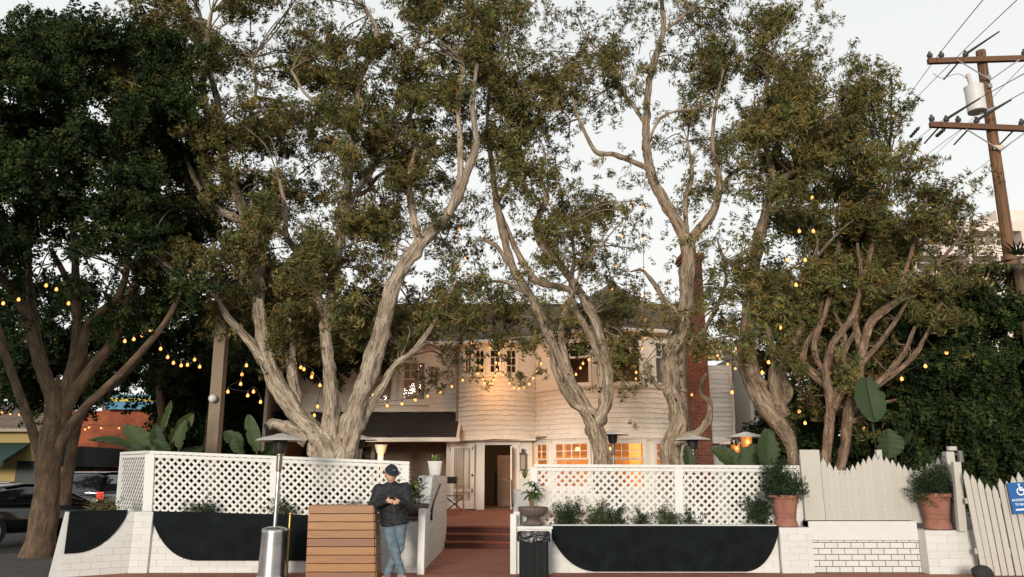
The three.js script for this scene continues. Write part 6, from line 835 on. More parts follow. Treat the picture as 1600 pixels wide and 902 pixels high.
// ================= PODIUM, STANCHION, BIN =================
{
  const p = thing('wooden_podium', 'varnished orange wooden podium of horizontal planks in front of the planter wall', 'podium');
  const woods = [0, 1, 2].map(i => mat([0xffffff, lin(0.8, 0.8, 0.8), lin(1, 0.92, 0.85)][i], 0.45, { map: rep(grainTex([[0.42, 0.25, 0.10], [0.5, 0.32, 0.12], [0.35, 0.2, 0.085]][i], [[0.63, 0.41, 0.17], [0.73, 0.5, 0.2], [0.55, 0.34, 0.14]][i], 31 + i * 7), 1.1, 2.2) }));
  const z = -12.75, yb = 0.02, yt = 1.143, n = 9, h = (yt - yb) / n;
  const xl = (y) => { const t = (y - yb) / (yt - yb); return -3.212 * (1 - t) + -3.229 * t; }, xr = (y) => { const t = (y - yb) / (yt - yb); return -2.128 * (1 - t) + -2.203 * t; };
  for (let i = 0; i < n; i++) {
    const y = yb + i * h; part('plank', bb(xl(y), xr(y), y + 0.004, y + h - 0.005, z, z - 0.022, 0.004), woods[[2, 1, 0, 1, 2, 0, 1, 1, 0][i]], p);
    part('plank', bb(xr(y) - 0.001, xr(y) + 0.018, y + 0.004, y + h - 0.005, z - 0.026, z - 0.5, 0.004), woods[(i * 2 + 1) % 3], p);
  }
  part('core', bb(xl(yt) + 0.03, xr(yt) - 0.01, yb, yt - 0.03, z - 0.03, z - 0.5), M.dim, p);
  part('top', bb(xl(yt) + 0.01, xr(yt), yt - 0.025, yt, z - 0.024, z - 0.5, 0.004), woods[1], p);
  const s = thing('stanchion', 'thin brass stanchion pole between the heater and the podium', 'stanchion', [-3.604, 0.004, -13.1]);
  part('pole', new THREE.CylinderGeometry(0.022, 0.022, 0.98, 16).translate(0, 0.5, 0), M.brass, s); part('base', lathe([[0, 0], [0.16, 0], [0.16, 0.012], [0.06, 0.03], [0.025, 0.05], [0, 0.05]], 28), M.brass, s); part('cap', new THREE.SphereGeometry(0.028, 14, 10).translate(0, 0.995, 0), M.brass, s);
}
{
  const x = 0.353, z = -13.3, b = thing('trash_bin', 'black bin with a loose black plastic liner beside the path', 'bin', [x, 0.005, z]);
  part('body', [bb(-0.235, 0.235, 0, 0.66, -0.2, 0.2, 0.03)], new THREE.MeshPhysicalMaterial({ color: lin(0.008, 0.01, 0.011), roughness: 0.7, specularIntensity: 0.35 }), b);
  for (let i = 0; i < 4; i++) part('rib', bb(-0.2 + i * 0.12, -0.185 + i * 0.12, 0.04, 0.58, 0.2, 0.207), new THREE.MeshPhysicalMaterial({ color: lin(0.012, 0.014, 0.015), roughness: 0.6, specularIntensity: 0.35 }), b);
  // crumpled liner hanging over the rim
  const g = new THREE.CylinderGeometry(1, 1, 1, 72, 12, true), p = g.attributes.position;
  for (let i = 0; i < p.count; i++) { const a = Math.atan2(p.getZ(i), p.getX(i)), t = 0.5 - p.getY(i), k = Math.pow(Math.pow(Math.abs(Math.cos(a)), 6) + Math.pow(Math.abs(Math.sin(a)), 6), -1 / 6), f = nz(Math.cos(a) * 5, Math.sin(a) * 5, t * 3), f2 = nz(Math.cos(a) * 14, Math.sin(a) * 14, t * 7); p.setXYZ(i, Math.cos(a) * k * (0.242 + 0.035 * f * t + 0.012 * f2 + 0.018), 0.7 - t * (0.13 + 0.07 * nz(Math.cos(a) * 3, Math.sin(a) * 3, 5)), Math.sin(a) * k * (0.207 + 0.03 * f * t + 0.012 * f2 + 0.018)); }
  g.computeVertexNormals(); part('liner', [g, bb(-0.235, 0.235, 0.6, 0.665, -0.2, 0.2)], new THREE.MeshPhysicalMaterial({ color: lin(0.012, 0.013, 0.016), roughness: 0.35, side: THREE.DoubleSide }), b);
}

// ================= POTS AND PLANTS =================
const deepP = [[0.024, 0.04, 0.02], [0.036, 0.058, 0.024], [0.02, 0.034, 0.018]], fresh = [[0.1, 0.15, 0.03], [0.07, 0.11, 0.03], [0.16, 0.19, 0.05], [0.05, 0.08, 0.025]];
SPRIGS.shrub = [sprig(31, 26, 0.22, 0.007, 0.05, -0.3), sprig(32, 24, 0.2, 0.007, 0.055, -0.2)]; SPRIGS.broad = [sprig(41, 12, 0.2, 0.022, 0.11, 0.0), sprig(42, 10, 0.18, 0.024, 0.12, 0.1)];
function bush(parent, c, w, h, n, kind, pal, seed, up = 0.5) {
  const g = rng(seed), cl = []; for (let i = 0; i < 7; i++) cl.push([c.x + rr(-w, w, g) * 0.32, c.y + h * rr(0.15, 0.8, g), c.z + rr(-w, w, g) * 0.3, Math.min(w, h) * 0.26, n / 7 / 1.7]);
  crown(parent, cl, kind, pal, seed, [], { twigs: false });
  const st = []; for (let i = 0; i < 6; i++) st.push(tube([c.clone().add(V(rr(-0.03, 0.03, g), 0, rr(-0.03, 0.03, g))), c.clone().add(V(rr(-w, w, g) * 0.2, h * 0.4, rr(-w, w, g) * 0.2)), c.clone().add(V(rr(-w, w, g) * 0.4, h * 0.8, rr(-w, w, g) * 0.3))], 0.006, 6, 5)); part('stems', st, M.twig, parent).userData.kind = 'stuff';
}
const terra = tex(256, 256, (u, v) => { const a = tn(u, v, 4, 6), b = tn(u, v, 18, 9, 3); let c = mix([0.5, 0.33, 0.27], [0.64, 0.45, 0.38], cl01(0.5 + a * 1.3)); if (b > 0.2) c = mix(c, [0.74, 0.63, 0.56], cl01((b - 0.2) * 2.5)); return c; });
M.terra = mat(0xffffff, 0.9, { map: rep(terra, 2, 1), bumpMap: fineBump, bumpScale: 0.003 });
function terraPot(label, pos, s, seed) {
  const t = thing('terracotta_pot', label, 'plant pot', pos, 0, 'terracotta pots on the white wall'); t.scale.setScalar(s);
  part('pot', lathe([[0, 0], [0.225, 0], [0.235, 0.03], [0.215, 0.1], [0.19, 0.15], [0.2, 0.17], [0.2, 0.2], [0.215, 0.26], [0.215, 0.28], [0.24, 0.4], [0.255, 0.53], [0.27, 0.545], [0.3, 0.56], [0.305, 0.6], [0.29, 0.62], [0.26, 0.615], [0.25, 0.56], [0, 0.55]], 40), M.terra, t);
  for (const [y, r] of [[0.19, 0.203], [0.27, 0.219]]) part('bead', new THREE.TorusGeometry(r, 0.008, 6, 40).rotateX(Math.PI / 2).translate(0, y, 0), M.terra, t);
  part('soil', new THREE.CircleGeometry(0.25, 24).rotateX(-Math.PI / 2).translate(0, 0.57, 0), M.soil, t);
  const pl = thing('potted_shrub', label.replace('terracotta pot', 'dark green shrub growing in the terracotta pot').replace(/^./, c => c), 'shrub', pos); pl.userData.label = seed === 1 ? 'dark upright shrub in the terracotta pot at the lattice end' : 'dark spreading shrub in the terracotta pot by the gate post';
  bush(pl, V(0, 0.56 * s, 0), seed === 1 ? 0.48 : 0.62, seed === 1 ? 0.56 : 0.56, 300, 'shrub', deepP, 50 + seed); return t;
}
terraPot('terracotta pot on the pilaster where the lattice fence ends', [4.768, 0.742, -14.05], 0.86, 1);
terraPot('terracotta pot on the wall pier beside the picket gate', [7.372, 0.702, -14.0], 0.98, 2);
const stoneM = mat(lin(0.2, 0.15, 0.13), 0.95, { map: mottStrong, bumpMap: fineBump, bumpScale: 0.006 });
{
  const u = thing('stone_urn', 'weathered fluted stone urn on the pillar above the black bin', 'urn', [0.366, 0.768, -13.98]);
  part('foot', lathe([[0, 0], [0.17, 0], [0.18, 0.04], [0.12, 0.08], [0.11, 0.14], [0, 0.14]], 28), stoneM, u);
  const b = lathe([[0, 0.13], [0.1, 0.13], [0.19, 0.17], [0.25, 0.25], [0.26, 0.3], [0.245, 0.31], [0.22, 0.27], [0, 0.25]], 48), p = b.attributes.position; for (let i = 0; i < p.count; i++) { const a = Math.atan2(p.getZ(i), p.getX(i)), y = p.getY(i); if (y < 0.27) { const k = 1 + 0.035 * Math.cos(a * 16); p.setX(i, p.getX(i) * k); p.setZ(i, p.getZ(i) * k); } } b.computeVertexNormals(); part('bowl', b, stoneM, u);
  const pl = thing('urn_plant', 'leafy drooping plant with thick stems growing in the stone urn', 'plant', [0.366, 1.03, -13.98]);
  for (let i = 0; i < 4; i++) part('stem', tube([V(rr(-0.05, 0.05), 0, rr(-0.05, 0.05)), V(rr(-0.06, 0.06), 0.16, 0), V(rr(-0.12, 0.12), 0.34, rr(-0.05, 0.05))], 0.014, 8, 6), mat(lin(0.2, 0.12, 0.06), 0.9), pl);
  for (let i = 0; i < 34; i++) { const a = R() * 6.28, h = rr(0.12, 0.42), l = rr(0.14, 0.26); part('leaf', blade(V(rr(-0.08, 0.08), h, rr(-0.08, 0.08)), V(Math.cos(a) * l, h + rr(-0.1, 0.14), Math.sin(a) * l), 0.035, 0.08), [leafG1, leafG2][i % 2], pl); }
  const v = thing('stone_bowl', 'brown stone bowl planter on the wall beside the standing man', 'planter', [-1.71, 0.855, -14.0]);
  part('foot', lathe([[0, 0], [0.15, 0], [0.14, 0.05], [0.09, 0.08], [0, 0.08]], 24), stoneM, v); part('bowl', lathe([[0, 0.07], [0.1, 0.08], [0.2, 0.13], [0.26, 0.22], [0.275, 0.27], [0.25, 0.275], [0.22, 0.24], [0, 0.22]], 32), stoneM, v);
  const q = thing('bowl_plant', 'glossy yellow green plant growing in the stone bowl beside the man', 'plant', [-1.706, 1.08, -14.0]);
  for (let i = 0; i < 5; i++) part('stem', tube([V(rr(-0.06, 0.06), 0, rr(-0.05, 0.05)), V(rr(-0.1, 0.1), 0.15, 0), V(rr(-0.2, 0.2), 0.32, rr(-0.1, 0.1))], 0.009, 8, 6), M.twig, q);
  for (let i = 0; i < 95; i++) { const a = R() * 6.28, rad = rr(0, 0.24), c = V(Math.cos(a * 3) * rad, rr(0.02, 0.44), Math.sin(a * 3) * rad), l = rr(0.09, 0.15); part('leaf', blade(c, c.clone().add(V(Math.cos(a) * l, rr(-0.06, 0.12), Math.sin(a) * l)), 0.03, 0.03), [leafG1, leafG2, leafG3][i % 3], q); }
}
function blade(a, b, w, sag, n = 8) { // pointed leaf from a to b, folded a little along the midrib
  const d = b.clone().sub(a), L = d.length(); d.normalize(); const side = new THREE.Vector3().crossVectors(d, Math.abs(d.y) > 0.95 ? V(0, 0, 1) : V(0, 1, 0)).normalize(), up = new THREE.Vector3().crossVectors(side, d);
  const pos = [], uv = [], idx = [];
  for (let i = 0; i <= n; i++) { const t = i / n, ww = w * Math.pow(Math.sin(Math.PI * Math.min(0.999, 0.05 + t * 0.95)), 0.7), c = a.clone().lerp(b, t).addScaledVector(up, sag * Math.sin(Math.PI * t) * 0.7); for (const s of [-1, -0.5, 0, 0.5, 1]) { const q = c.clone().addScaledVector(side, ww * s).addScaledVector(up, ww * 0.28 * Math.abs(s)); pos.push(q.x, q.y, q.z); uv.push(s * w, t * L); } }
  for (let i = 0; i < n; i++) for (let j = 0; j < 4; j++) { const k = i * 5 + j; idx.push(k, k + 1, k + 5, k + 1, k + 6, k + 5); }
  const g = new THREE.BufferGeometry(); g.setAttribute('position', new THREE.Float32BufferAttribute(pos, 3)); g.setAttribute('uv', new THREE.Float32BufferAttribute(uv, 2)); g.setIndex(idx); g.computeVertexNormals(); return g;
}
{ // square white pot on the pier, small pot by the lantern
  const x = -1.554, a = thing('white_pot', 'square white planter with a small succulent on the left pier', 'plant pot', [x, 1.61, -16.1]);
  part('pot', new THREE.CylinderGeometry(0.19, 0.14, 0.26, 4).rotateY(Math.PI / 4).translate(0, 0.13, 0), M.white, a); part('rim', bb(-0.145, 0.145, 0.25, 0.275, -0.145, 0.145, 0.006), M.white, a);
  for (let i = 0; i < 30; i++) { const t = i * 2.4, l = rr(0.08, 0.17), h = rr(0.02, 0.16); part('leaf', blade(V(Math.cos(t) * 0.04, 0.26, Math.sin(t) * 0.04), V(Math.cos(t) * l, 0.27 + h, Math.sin(t) * l), 0.022, 0.03, 5), [leafG1, leafG2, leafG3][i % 3], a); }
  const b = thing('small_planter', 'small cream planter with spiky plant below the wall lantern', 'plant pot', [0.27, 1.285, -16.8]);
  part('pot', [bb(-0.09, 0.09, 0, 0.26, -0.09, 0.09, 0.01)], M.cream, b);
  for (let i = 0; i < 22; i++) { const t = i * 2.4, l = rr(0.06, 0.16); part('leaf', blade(V(0, 0.25, 0), V(Math.cos(t) * l, 0.27 + rr(0.05, 0.2), Math.sin(t) * l), 0.014, 0.02, 5), [leafG1, leafG2][i % 2], b); }
  const l = thing('wall_lantern', 'black wall lantern beside the doorway', 'lantern', [0.343, 1.771, -25.1]);
  part('frame', [bb(-0.09, -0.07, 0, 0.5, 0, 0.16), bb(0.07, 0.09, 0, 0.5, 0, 0.16), bb(-0.09, 0.09, 0, 0.03, 0, 0.16), bb(-0.1, 0.1, 0.48, 0.54, -0.02, 0.17), bb(-0.05, 0.05, 0.54, 0.66, 0.02, 0.12), bb(-0.03, 0.03, 0.1, 0.3, -0.12, 0.0)], M.blackMetal, l);
  part('pane', bb(-0.07, 0.07, 0.04, 0.47, 0.03, 0.13), mat(lin(0.25, 0.18, 0.12), 0.3), l);
}
// shrubs planted along the beds
[[[0.994,0.697,-14.28], 0.5, 0.5, 150, 'clipped round shrub nearest the urn in the bed above the black panel'], [[1.514,0.697,-14.28], 0.42, 0.42, 90, 'loose grey green shrub second from the urn in the bed above the black panel'], [[1.83,0.697,-14.28], 0.38, 0.48, 80, 'wispy tall shrub third from the urn in the bed above the black panel'], [[2.327,0.697,-14.28], 0.38, 0.34, 70, 'thin low shrub fourth from the urn in the bed above the black panel'], [[2.756,0.697,-14.28], 0.36, 0.42, 80, 'dark shrub just short of the middle lattice post above the black panel'], [[3.14,0.697,-14.28], 0.3, 0.22, 40, 'smallest sprig just past the middle lattice post above the black panel'], [[4.428,0.697,-14.28], 0.55, 0.52, 150, 'dark shrub against the lattice beside the terracotta pot'],
 [[-5.649,0.947,-14.28], 0.4, 0.26, 60, 'low shrub in the left bed under the first lattice panel'], [[-5.388,0.947,-14.28], 0.4, 0.3, 70, 'leafy low shrub beside another in the left bed under the first lattice panel'], [[-4.081,0.914,-14.28], 0.4, 0.36, 80, 'shrub in the left bed behind the patio heater pole'], [[-2.855,0.87,-14.28], 0.5, 0.34, 90, 'shrub in the left bed just above the wooden podium']]
  .forEach(([p, w, h, n, label], i) => { const s = thing('bed_shrub', label, 'shrub', [p[0], i < 7 ? 0.64 : 0.76, p[2]], 0, 'shrubs in the wall beds'); bush(s, V(0, 0, 0), w * 0.66, h * 0.7 + 0.12, n * 0.75, 'shrub', i % 3 === 1 ? [[0.06, 0.075, 0.035], [0.04, 0.06, 0.028]] : deepP, 70 + i); });
{ const s = thing('bed_shrub', 'dry brownish shrub in the corner bed beside the dark SUV', 'shrub', [-7.128, 0.9, -13.95]); bush(s, V(0, 0, 0), 0.7, 0.24, 110, 'shrub', [[0.08, 0.085, 0.035], [0.12, 0.09, 0.04], [0.05, 0.07, 0.03]], 91); }
// banana-like plants: big paddle leaves on stalks
function paddle(base, tip, w, roll, bend, n = 14) { // broad leaf with midrib; base/tip of the blade
  const d = tip.clone().sub(base), L = d.length(); d.normalize(); let side = new THREE.Vector3().crossVectors(d, V(0, 0, 1)).normalize(); side.applyAxisAngle(d, roll); const up = new THREE.Vector3().crossVectors(side, d), pos = [], uv = [], idx = [], m = 8, g = rng(Math.round(L * 1000 + w * 977));
  for (let i = 0; i <= n; i++) { const t = i / n, ww = w * Math.pow(Math.sin(Math.PI * Math.min(0.985, 0.06 + t * 0.93)), 0.55); const c = base.clone().lerp(tip, t).addScaledVector(up, bend * (t * t - t) * 4 * -0.25).add(V(0, -bend * t * t * 0.5, 0)); for (let j = -m / 2; j <= m / 2; j++) { const s = j / (m / 2), rip = 0.07 * w * Math.sin(t * 34 + s * 2 + w * 50) + 0.1 * w * nz(t * 5, s * 2, w * 40); const q = c.clone().addScaledVector(side, ww * s * (Math.abs(s) > 0.9 ? (g() < 0.16 ? 0.72 : rr(0.93, 1.03, g)) : 1)).addScaledVector(up, ww * 0.3 * Math.abs(s) + rip * Math.abs(s)); pos.push(q.x, q.y, q.z); uv.push(s * w, t * L); } }
  for (let i = 0; i < n; i++) for (let j = 0; j < m; j++) { const k = i * (m + 1) + j; idx.push(k, k + 1, k + m + 1, k + 1, k + m + 2, k + m + 1); }
  const G = new THREE.BufferGeometry(); G.setAttribute('position', new THREE.Float32BufferAttribute(pos, 3)); G.setAttribute('uv', new THREE.Float32BufferAttribute(uv, 2)); G.setIndex(idx); G.computeVertexNormals(); return G;
}
// ribs running out from the midrib, with a few brown dry patches
const ribs = (u, v) => Math.sin((v * 24 + Math.abs(u - 0.5) * 6) * Math.PI * 2);
const veinTex = rep(tex(256, 256, (u, v) => { const k = 0.82 + 0.1 * ribs(u, v) + 0.18 * tn(u, v, 6, 4), b = tn(u, v, 5, 44); return b > 0.3 ? [k, k * 0.75, k * 0.5] : [k, k, k * 0.9]; }), 2, 1.2), veinBump = rep(tex(256, 256, (u, v) => { const t = 0.5 + 0.4 * ribs(u, v); return [t, t, t]; }, false), 2, 1.2);
const ban = [lin(0.04, 0.08, 0.02), lin(0.06, 0.1, 0.024), lin(0.1, 0.12, 0.034)].map(c => new THREE.MeshPhysicalMaterial({ color: c, roughness: 0.6, side: THREE.DoubleSide, transmission: 0.15, thickness: 0, map: veinTex, bumpMap: veinBump, bumpScale: 0.006 }));
function banana(label, root, leaves) {
  const t = thing('banana_plant', label, 'plant', root, 0, 'banana plants behind the fences'), o = A3(root);
  for (const [b, e, w, roll, bend, k] of leaves) { const B = A3(b).sub(o), E = A3(e).sub(o), lf = part('leaf', paddle(B, E, w, roll, bend), ban[k], t); part('midrib', tube([B, B.clone().lerp(E, 0.5).add(V(0, -bend * 0.1, 0.004)), E.clone().add(V(0, -bend * 0.5, 0.004))], 0.011, 8, 5), ban[2], lf); part('stalk', tube([V(0, 0, 0), B.clone().multiplyScalar(0.5).add(V(0, 0.1, 0)), B], 0.022, 10, 6), ban[2], t); }
  return t;
}
banana('banana plant with torn drooping leaves at the left corner of the lattice', [-7.165, 0.22, -15.8], [[[-7.13,1.991,-15.7], [-7.69,2.636,-15.6], 0.2, 0.3, 0.1, 1], [[-7.527,2.084,-15.9], [-8.482,2.421,-15.8], 0.13, 1.0, 0.25, 0], [[-7.057,2.081,-15.8], [-7.092,2.636,-15.6], 0.14, 0.4, 0.1, 0], [[-7.245,1.952,-15.6], [-7.436,2.253,-15.4], 0.14, 0.6, 0.15, 0]]);
banana('banana plant with tall upright leaves between the lattice and the wooden post', [-6.774, 0.22, -15.9], [[[-7.09,2.452,-15.9], [-6.906,3.085,-15.8], 0.075, 0.2, 0.0, 1], [[-6.89,2.274,-15.9], [-6.406,2.897,-15.7], 0.15, 0.5, 0.15, 2], [[-6.655,2.144,-15.8], [-6.52,2.744,-15.7], 0.17, -0.4, 0.1, 1], [[-6.626,2.084,-15.9], [-6.141,2.265,-15.7], 0.13, 0.9, 0.2, 0], [[-6.826,1.991,-15.7], [-7.055,2.356,-15.5], 0.13, 0.7, 0.15, 0]]);
banana('dark banana plant right of the wooden post behind the heater dish', [-5.324, 0.22, -15.9], [[[-5.089,2.081,-15.8], [-5.327,2.828,-15.8], 0.14, 0.2, 0.05, 1], [[-5.468,2.084,-15.9], [-5.771,2.573,-15.8], 0.17, 0.6, 0.2, 0], [[-5.297,2.013,-15.6], [-5.448,2.43,-15.5], 0.16, -0.5, 0.15, 0], [[-4.948,1.991,-15.7], [-4.662,2.311,-15.6], 0.14, 0.8, 0.2, 0]]);
banana('banana plant with broad leaves behind the lattice beside the chimney foot', [4.373, 0.22, -16], [[[4.452,1.709,-15.9], [3.945,2.19,-15.7], 0.17, 0.5, 0.12, 1], [[4.542,1.709,-15.9], [4.216,2.223,-15.9], 0.16, 0.2, 0.1, 0], [[4.637,1.671,-15.8], [4.903,2.274,-15.9], 0.22, -0.4, 0.1, 0]]);
banana('dark banana plant in front of the glowing heater behind the lattice', [4.959, 0.22, -15.5], [[[4.956,1.705,-15.4], [4.995,2.524,-15.4], 0.24, 0.1, 0.05, 0], [[4.895,1.707,-15.6], [4.801,2.137,-15.6], 0.2, 0.5, 0.1, 0], [[3.803,1.716,-17], [3.75,2.266,-17], 0.15, 0.2, 0.05, 0]]);
banana('banana plant with one huge folded leaf above the cream picket screen', [6.993, 0.22, -15.0], [[[6.85,3.454,-15], [6.851,2.488,-14.8], 0.29, 0.15, -0.2, 0], [[7.076,1.936,-14.9], [7.068,2.488,-14.8], 0.28, 0.1, 0.05, 0], [[7.338,2.12,-15.1], [7.64,2.5,-15], 0.13, 0.9, 0.1, 0]]);

// ================= DIRECTOR CHAIR =================
{
  const c = thing('director_chair', 'wooden director chair with black canvas beside the open white door', 'chair', [-1.707, 0.525, -22.6], 0.5);
  const w = mat(lin(0.32, 0.13, 0.05), 0.5), k = mat(lin(0.02, 0.02, 0.02), 0.9), hw = 0.27;
  for (const [x, z, h] of [[-hw, 0.22, 0.78], [hw, 0.22, 0.78], [-hw, -0.22, 1.05], [hw, -0.22, 1.05]]) part('leg', bb(x - 0.018, x + 0.018, 0, h, z - 0.018, z + 0.018), w, c);
  for (const x of [-hw, hw]) part('arm', bb(x - 0.03, x + 0.03, 0.78, 0.8, -0.26, 0.26), w, c);
  part('seat', bb(-hw + 0.02, hw - 0.02, 0.52, 0.535, -0.22, 0.22), k, c); part('backrest', bb(-hw - 0.02, hw + 0.02, 0.86, 1.05, -0.225, -0.21), k, c);
  for (const s of [1, -1]) part('cross_bar', bar(V(-hw * s, 0.12, 0.22), V(hw * s, 0.5, 0.22), 0.03, 0.02), k, c); part('foot_rail', bb(-hw, hw, 0.16, 0.19, 0.2, 0.24), w, c);
}
// ================= PORCH LAMP, WOODEN POST, DARK BAG =================
{
  const l = thing('porch_lamp', 'small glowing lamp at the porch column behind the lattice', 'lamp', [-4.045, 0.57, -24.3]);
  const y = 2.129 - 0.57; part('stand', [rod(V(0, 0, 0), V(0, y - 0.06, 0), 0.02), lathe([[0, 0], [0.12, 0], [0.12, 0.02], [0, 0.03]], 16)], M.blackMetal, l); part('bulb', new THREE.SphereGeometry(0.06, 14, 10).translate(0, y, 0), mat(0, 1, { emissive: new THREE.Color(1, 0.7, 0.3), emissiveIntensity: 4 }), l);
  const p = new THREE.PointLight(new THREE.Color(1, 0.5, 0.15), 0.7); p.position.set(l.position.x, 0.57 + y, -24.3); p.castShadow = true; scene.add(p);
  const w = thing('wooden_post', 'weathered square timber post with round white lamp beside the banana plants', 'post');
  const pt = mat(0xffffff, 0.9, { map: rep(grainTex([0.40, 0.35, 0.29], [0.62, 0.56, 0.48], 77), 0.4, 5), bumpMap: fineBump, bumpScale: 0.006 });
  const a = A3([-6.579,0.839,-17.5]), b = A3([-6.665,5.818,-17.5]); a.y = 0; part('post', bar(a, b, 0.25, 0.25), pt, w);
  const s = A3([-6.641,3.269,-17.3]); part('lamp', [new THREE.SphereGeometry(0.09, 18, 14).translate(s.x, s.y, s.z + 0.03), new THREE.CylinderGeometry(0.05, 0.05, 0.12, 14).rotateX(Math.PI / 2).translate(s.x, s.y, s.z - 0.06)], mat(lin(0.6, 0.6, 0.58), 0.4), w);
  const cap = A3([-6.569,5.977,-17.4]); part('cap', new THREE.CylinderGeometry(0.1, 0.13, 0.14, 14).translate(cap.x, cap.y, cap.z), mat(lin(0.08, 0.1, 0.1), 0.5), w);
  const g = new THREE.SphereGeometry(0.16, 28, 18), q = g.attributes.position; for (let i = 0; i < q.count; i++) { const n1 = nz(q.getX(i) * 9, q.getY(i) * 9, q.getZ(i) * 9); q.setXYZ(i, q.getX(i) * (1 + n1 * 0.2), Math.max(-0.1, q.getY(i) * 0.8) + 0.1, q.getZ(i) * (0.8 + n1 * 0.2)); } g.computeVertexNormals();
  tag(part(numbered('mesh_bag'), g.translate(7.407, 0.005, -12.9), mat(lin(0.02, 0.02, 0.022), 0.8, { bumpMap: rep(fineBump, 4), bumpScale: 0.01 }), scene), 'dark speckled slumped bag on the pavement before the picket gate', 'bag');
}

// ================= CARS =================
// body lofted from stations [x, halfwidth, bottom, top]; x forward
function loft(st, n = 20, pw = 3.2) {
  const pos = [], idx = [], uv = []; for (const [x, w, b, t] of st) for (let j = 0; j <= n; j++) { const a = j / n * Math.PI * 2, c = Math.cos(a), s = Math.sin(a); pos.push(x, (b + t) / 2 + (t - b) / 2 * Math.sign(s) * Math.pow(Math.abs(s), 2 / pw), w * Math.sign(c) * Math.pow(Math.abs(c), 2 / pw)); uv.push(x, j / n); }
  for (let i = 0; i < st.length - 1; i++) for (let j = 0; j < n; j++) { const k = i * (n + 1) + j; idx.push(k, k + 1, k + n + 1, k + 1, k + n + 2, k + n + 1); }
  for (const [i, f] of [[0, 1], [st.length - 1, -1]]) { const k = i * (n + 1), e = pos.length / 3; pos.push(st[i][0], (st[i][2] + st[i][3]) / 2, 0); uv.push(0, 0); for (let j = 0; j < n; j++) idx.push(...(f > 0 ? [e, k + j + 1, k + j] : [e, k + j, k + j + 1])); }
  const g = new THREE.BufferGeometry(); g.setAttribute('position', new THREE.Float32BufferAttribute(pos, 3)); g.setAttribute('uv', new THREE.Float32BufferAttribute(uv, 2)); g.setIndex(idx); g.computeVertexNormals(); return g;
}
function car(name, label, pos, turn, paint, suv) {
  const c = thing(name, label, 'car', pos, turn, 'parked cars'), pm = new THREE.MeshPhysicalMaterial({ color: paint, roughness: 0.35, metalness: 0.3, clearcoat: 1, clearcoatRoughness: 0.08 }), gm = new THREE.MeshPhysicalMaterial({ color: lin(0.01, 0.012, 0.015), roughness: 0.05, clearcoat: 1 });
  const H = suv ? 1.75 : 1.42, B = suv ? 1.02 : 0.9, L = suv ? 2.4 : 2.35;
  part('body', loft(suv ? [[-L, 0.8, 0.5, 0.9], [-L + 0.08, 0.92, 0.4, B], [-1.9, 0.97, 0.3, B + 0.05], [-0.6, 0.98, 0.28, B + 0.03], [0.9, 0.98, 0.28, B], [1.7, 0.95, 0.3, B - 0.05], [2.2, 0.88, 0.35, 0.85], [L, 0.7, 0.45, 0.72]] : [[-L, 0.7, 0.5, 0.85], [-L + 0.1, 0.84, 0.36, 0.98], [-1.8, 0.9, 0.26, 0.98], [-0.6, 0.92, 0.24, 0.94], [0.9, 0.92, 0.24, 0.92], [1.7, 0.9, 0.26, 0.82], [2.2, 0.8, 0.32, 0.68], [L, 0.6, 0.42, 0.58]]), pm, c);
  part('cabin', loft(suv ? [[-2.3, 0.72, 0.9, 1.1], [-2.1, 0.78, 0.9, H - 0.12], [-1.7, 0.8, 0.9, H], [0.1, 0.8, 0.9, H], [0.6, 0.78, 0.9, H - 0.15], [1.2, 0.74, 0.86, 1.02]] : [[-1.75, 0.62, 0.85, 0.97], [-1.2, 0.7, 0.85, H - 0.12], [-0.6, 0.72, 0.85, H], [0.2, 0.72, 0.85, H - 0.02], [0.7, 0.7, 0.85, H - 0.2], [1.3, 0.64, 0.8, 0.92]], 20, 4), gm, c);
  part('roof', loft(suv ? [[-1.95, 0.72, H - 0.08, H - 0.03], [-1.6, 0.76, H - 0.04, H + 0.015], [0.1, 0.75, H - 0.04, H + 0.015], [0.4, 0.7, H - 0.1, H - 0.05]] : [[-1.0, 0.62, H - 0.1, H - 0.05], [-0.6, 0.66, H - 0.04, H + 0.015], [0.2, 0.66, H - 0.06, H - 0.005], [0.45, 0.62, H - 0.12, H - 0.07]]), pm, c);
  for (const [x, z] of [[-1.4, 0.83], [-1.4, -0.83], [1.4, 0.83], [1.4, -0.83]]) { const w = part('wheel', new THREE.CylinderGeometry(0.34, 0.34, 0.22, 28).rotateX(Math.PI / 2).translate(x, 0.34, z), mat(lin(0.015, 0.015, 0.015), 0.9), c); part('rim', new THREE.CylinderGeometry(0.21, 0.21, 0.02, 20).rotateX(Math.PI / 2).translate(x, 0.34, z + Math.sign(z) * 0.115), M.steel, w); }
  const red = mat(lin(0.3, 0.01, 0.01), 0.25, { emissive: new THREE.Color(1, 0.08, 0.04), emissiveIntensity: suv ? 0.9 : 0.35 });
  if (suv) for (const z of [-0.84, 0.84]) part('taillight', bb(-L - 0.005, -L + 0.16, 0.78, 1.05, z - 0.09, z + 0.09, 0.02), red, c); else part('taillight', bb(-L - 0.012, -L + 0.1, 0.74, 0.8, -0.72, 0.72, 0.02), red, c);
  if (suv) { part('plate', bb(-L - 0.01, -L + 0.05, 0.62, 0.76, -0.26, 0.26), mat(lin(0.3, 0.3, 0.3), 0.5), c); part('bumper', bb(-L - 0.06, -L + 0.2, 0.36, 0.56, -0.88, 0.88, 0.05), mat(lin(0.04, 0.04, 0.04), 0.4), c); }
  return c;
}
car('parked_car', 'dark sedan with a thin red light bar parked behind the ficus trunk', [-12.115, 0, -20.2], 1.1, lin(0.009, 0.01, 0.012), false);
car('parked_suv', 'black SUV with a lit tail lamp parked near the lattice corner', [-15.135, 0.0, -30.5], 1.5, lin(0.012, 0.013, 0.016), true);
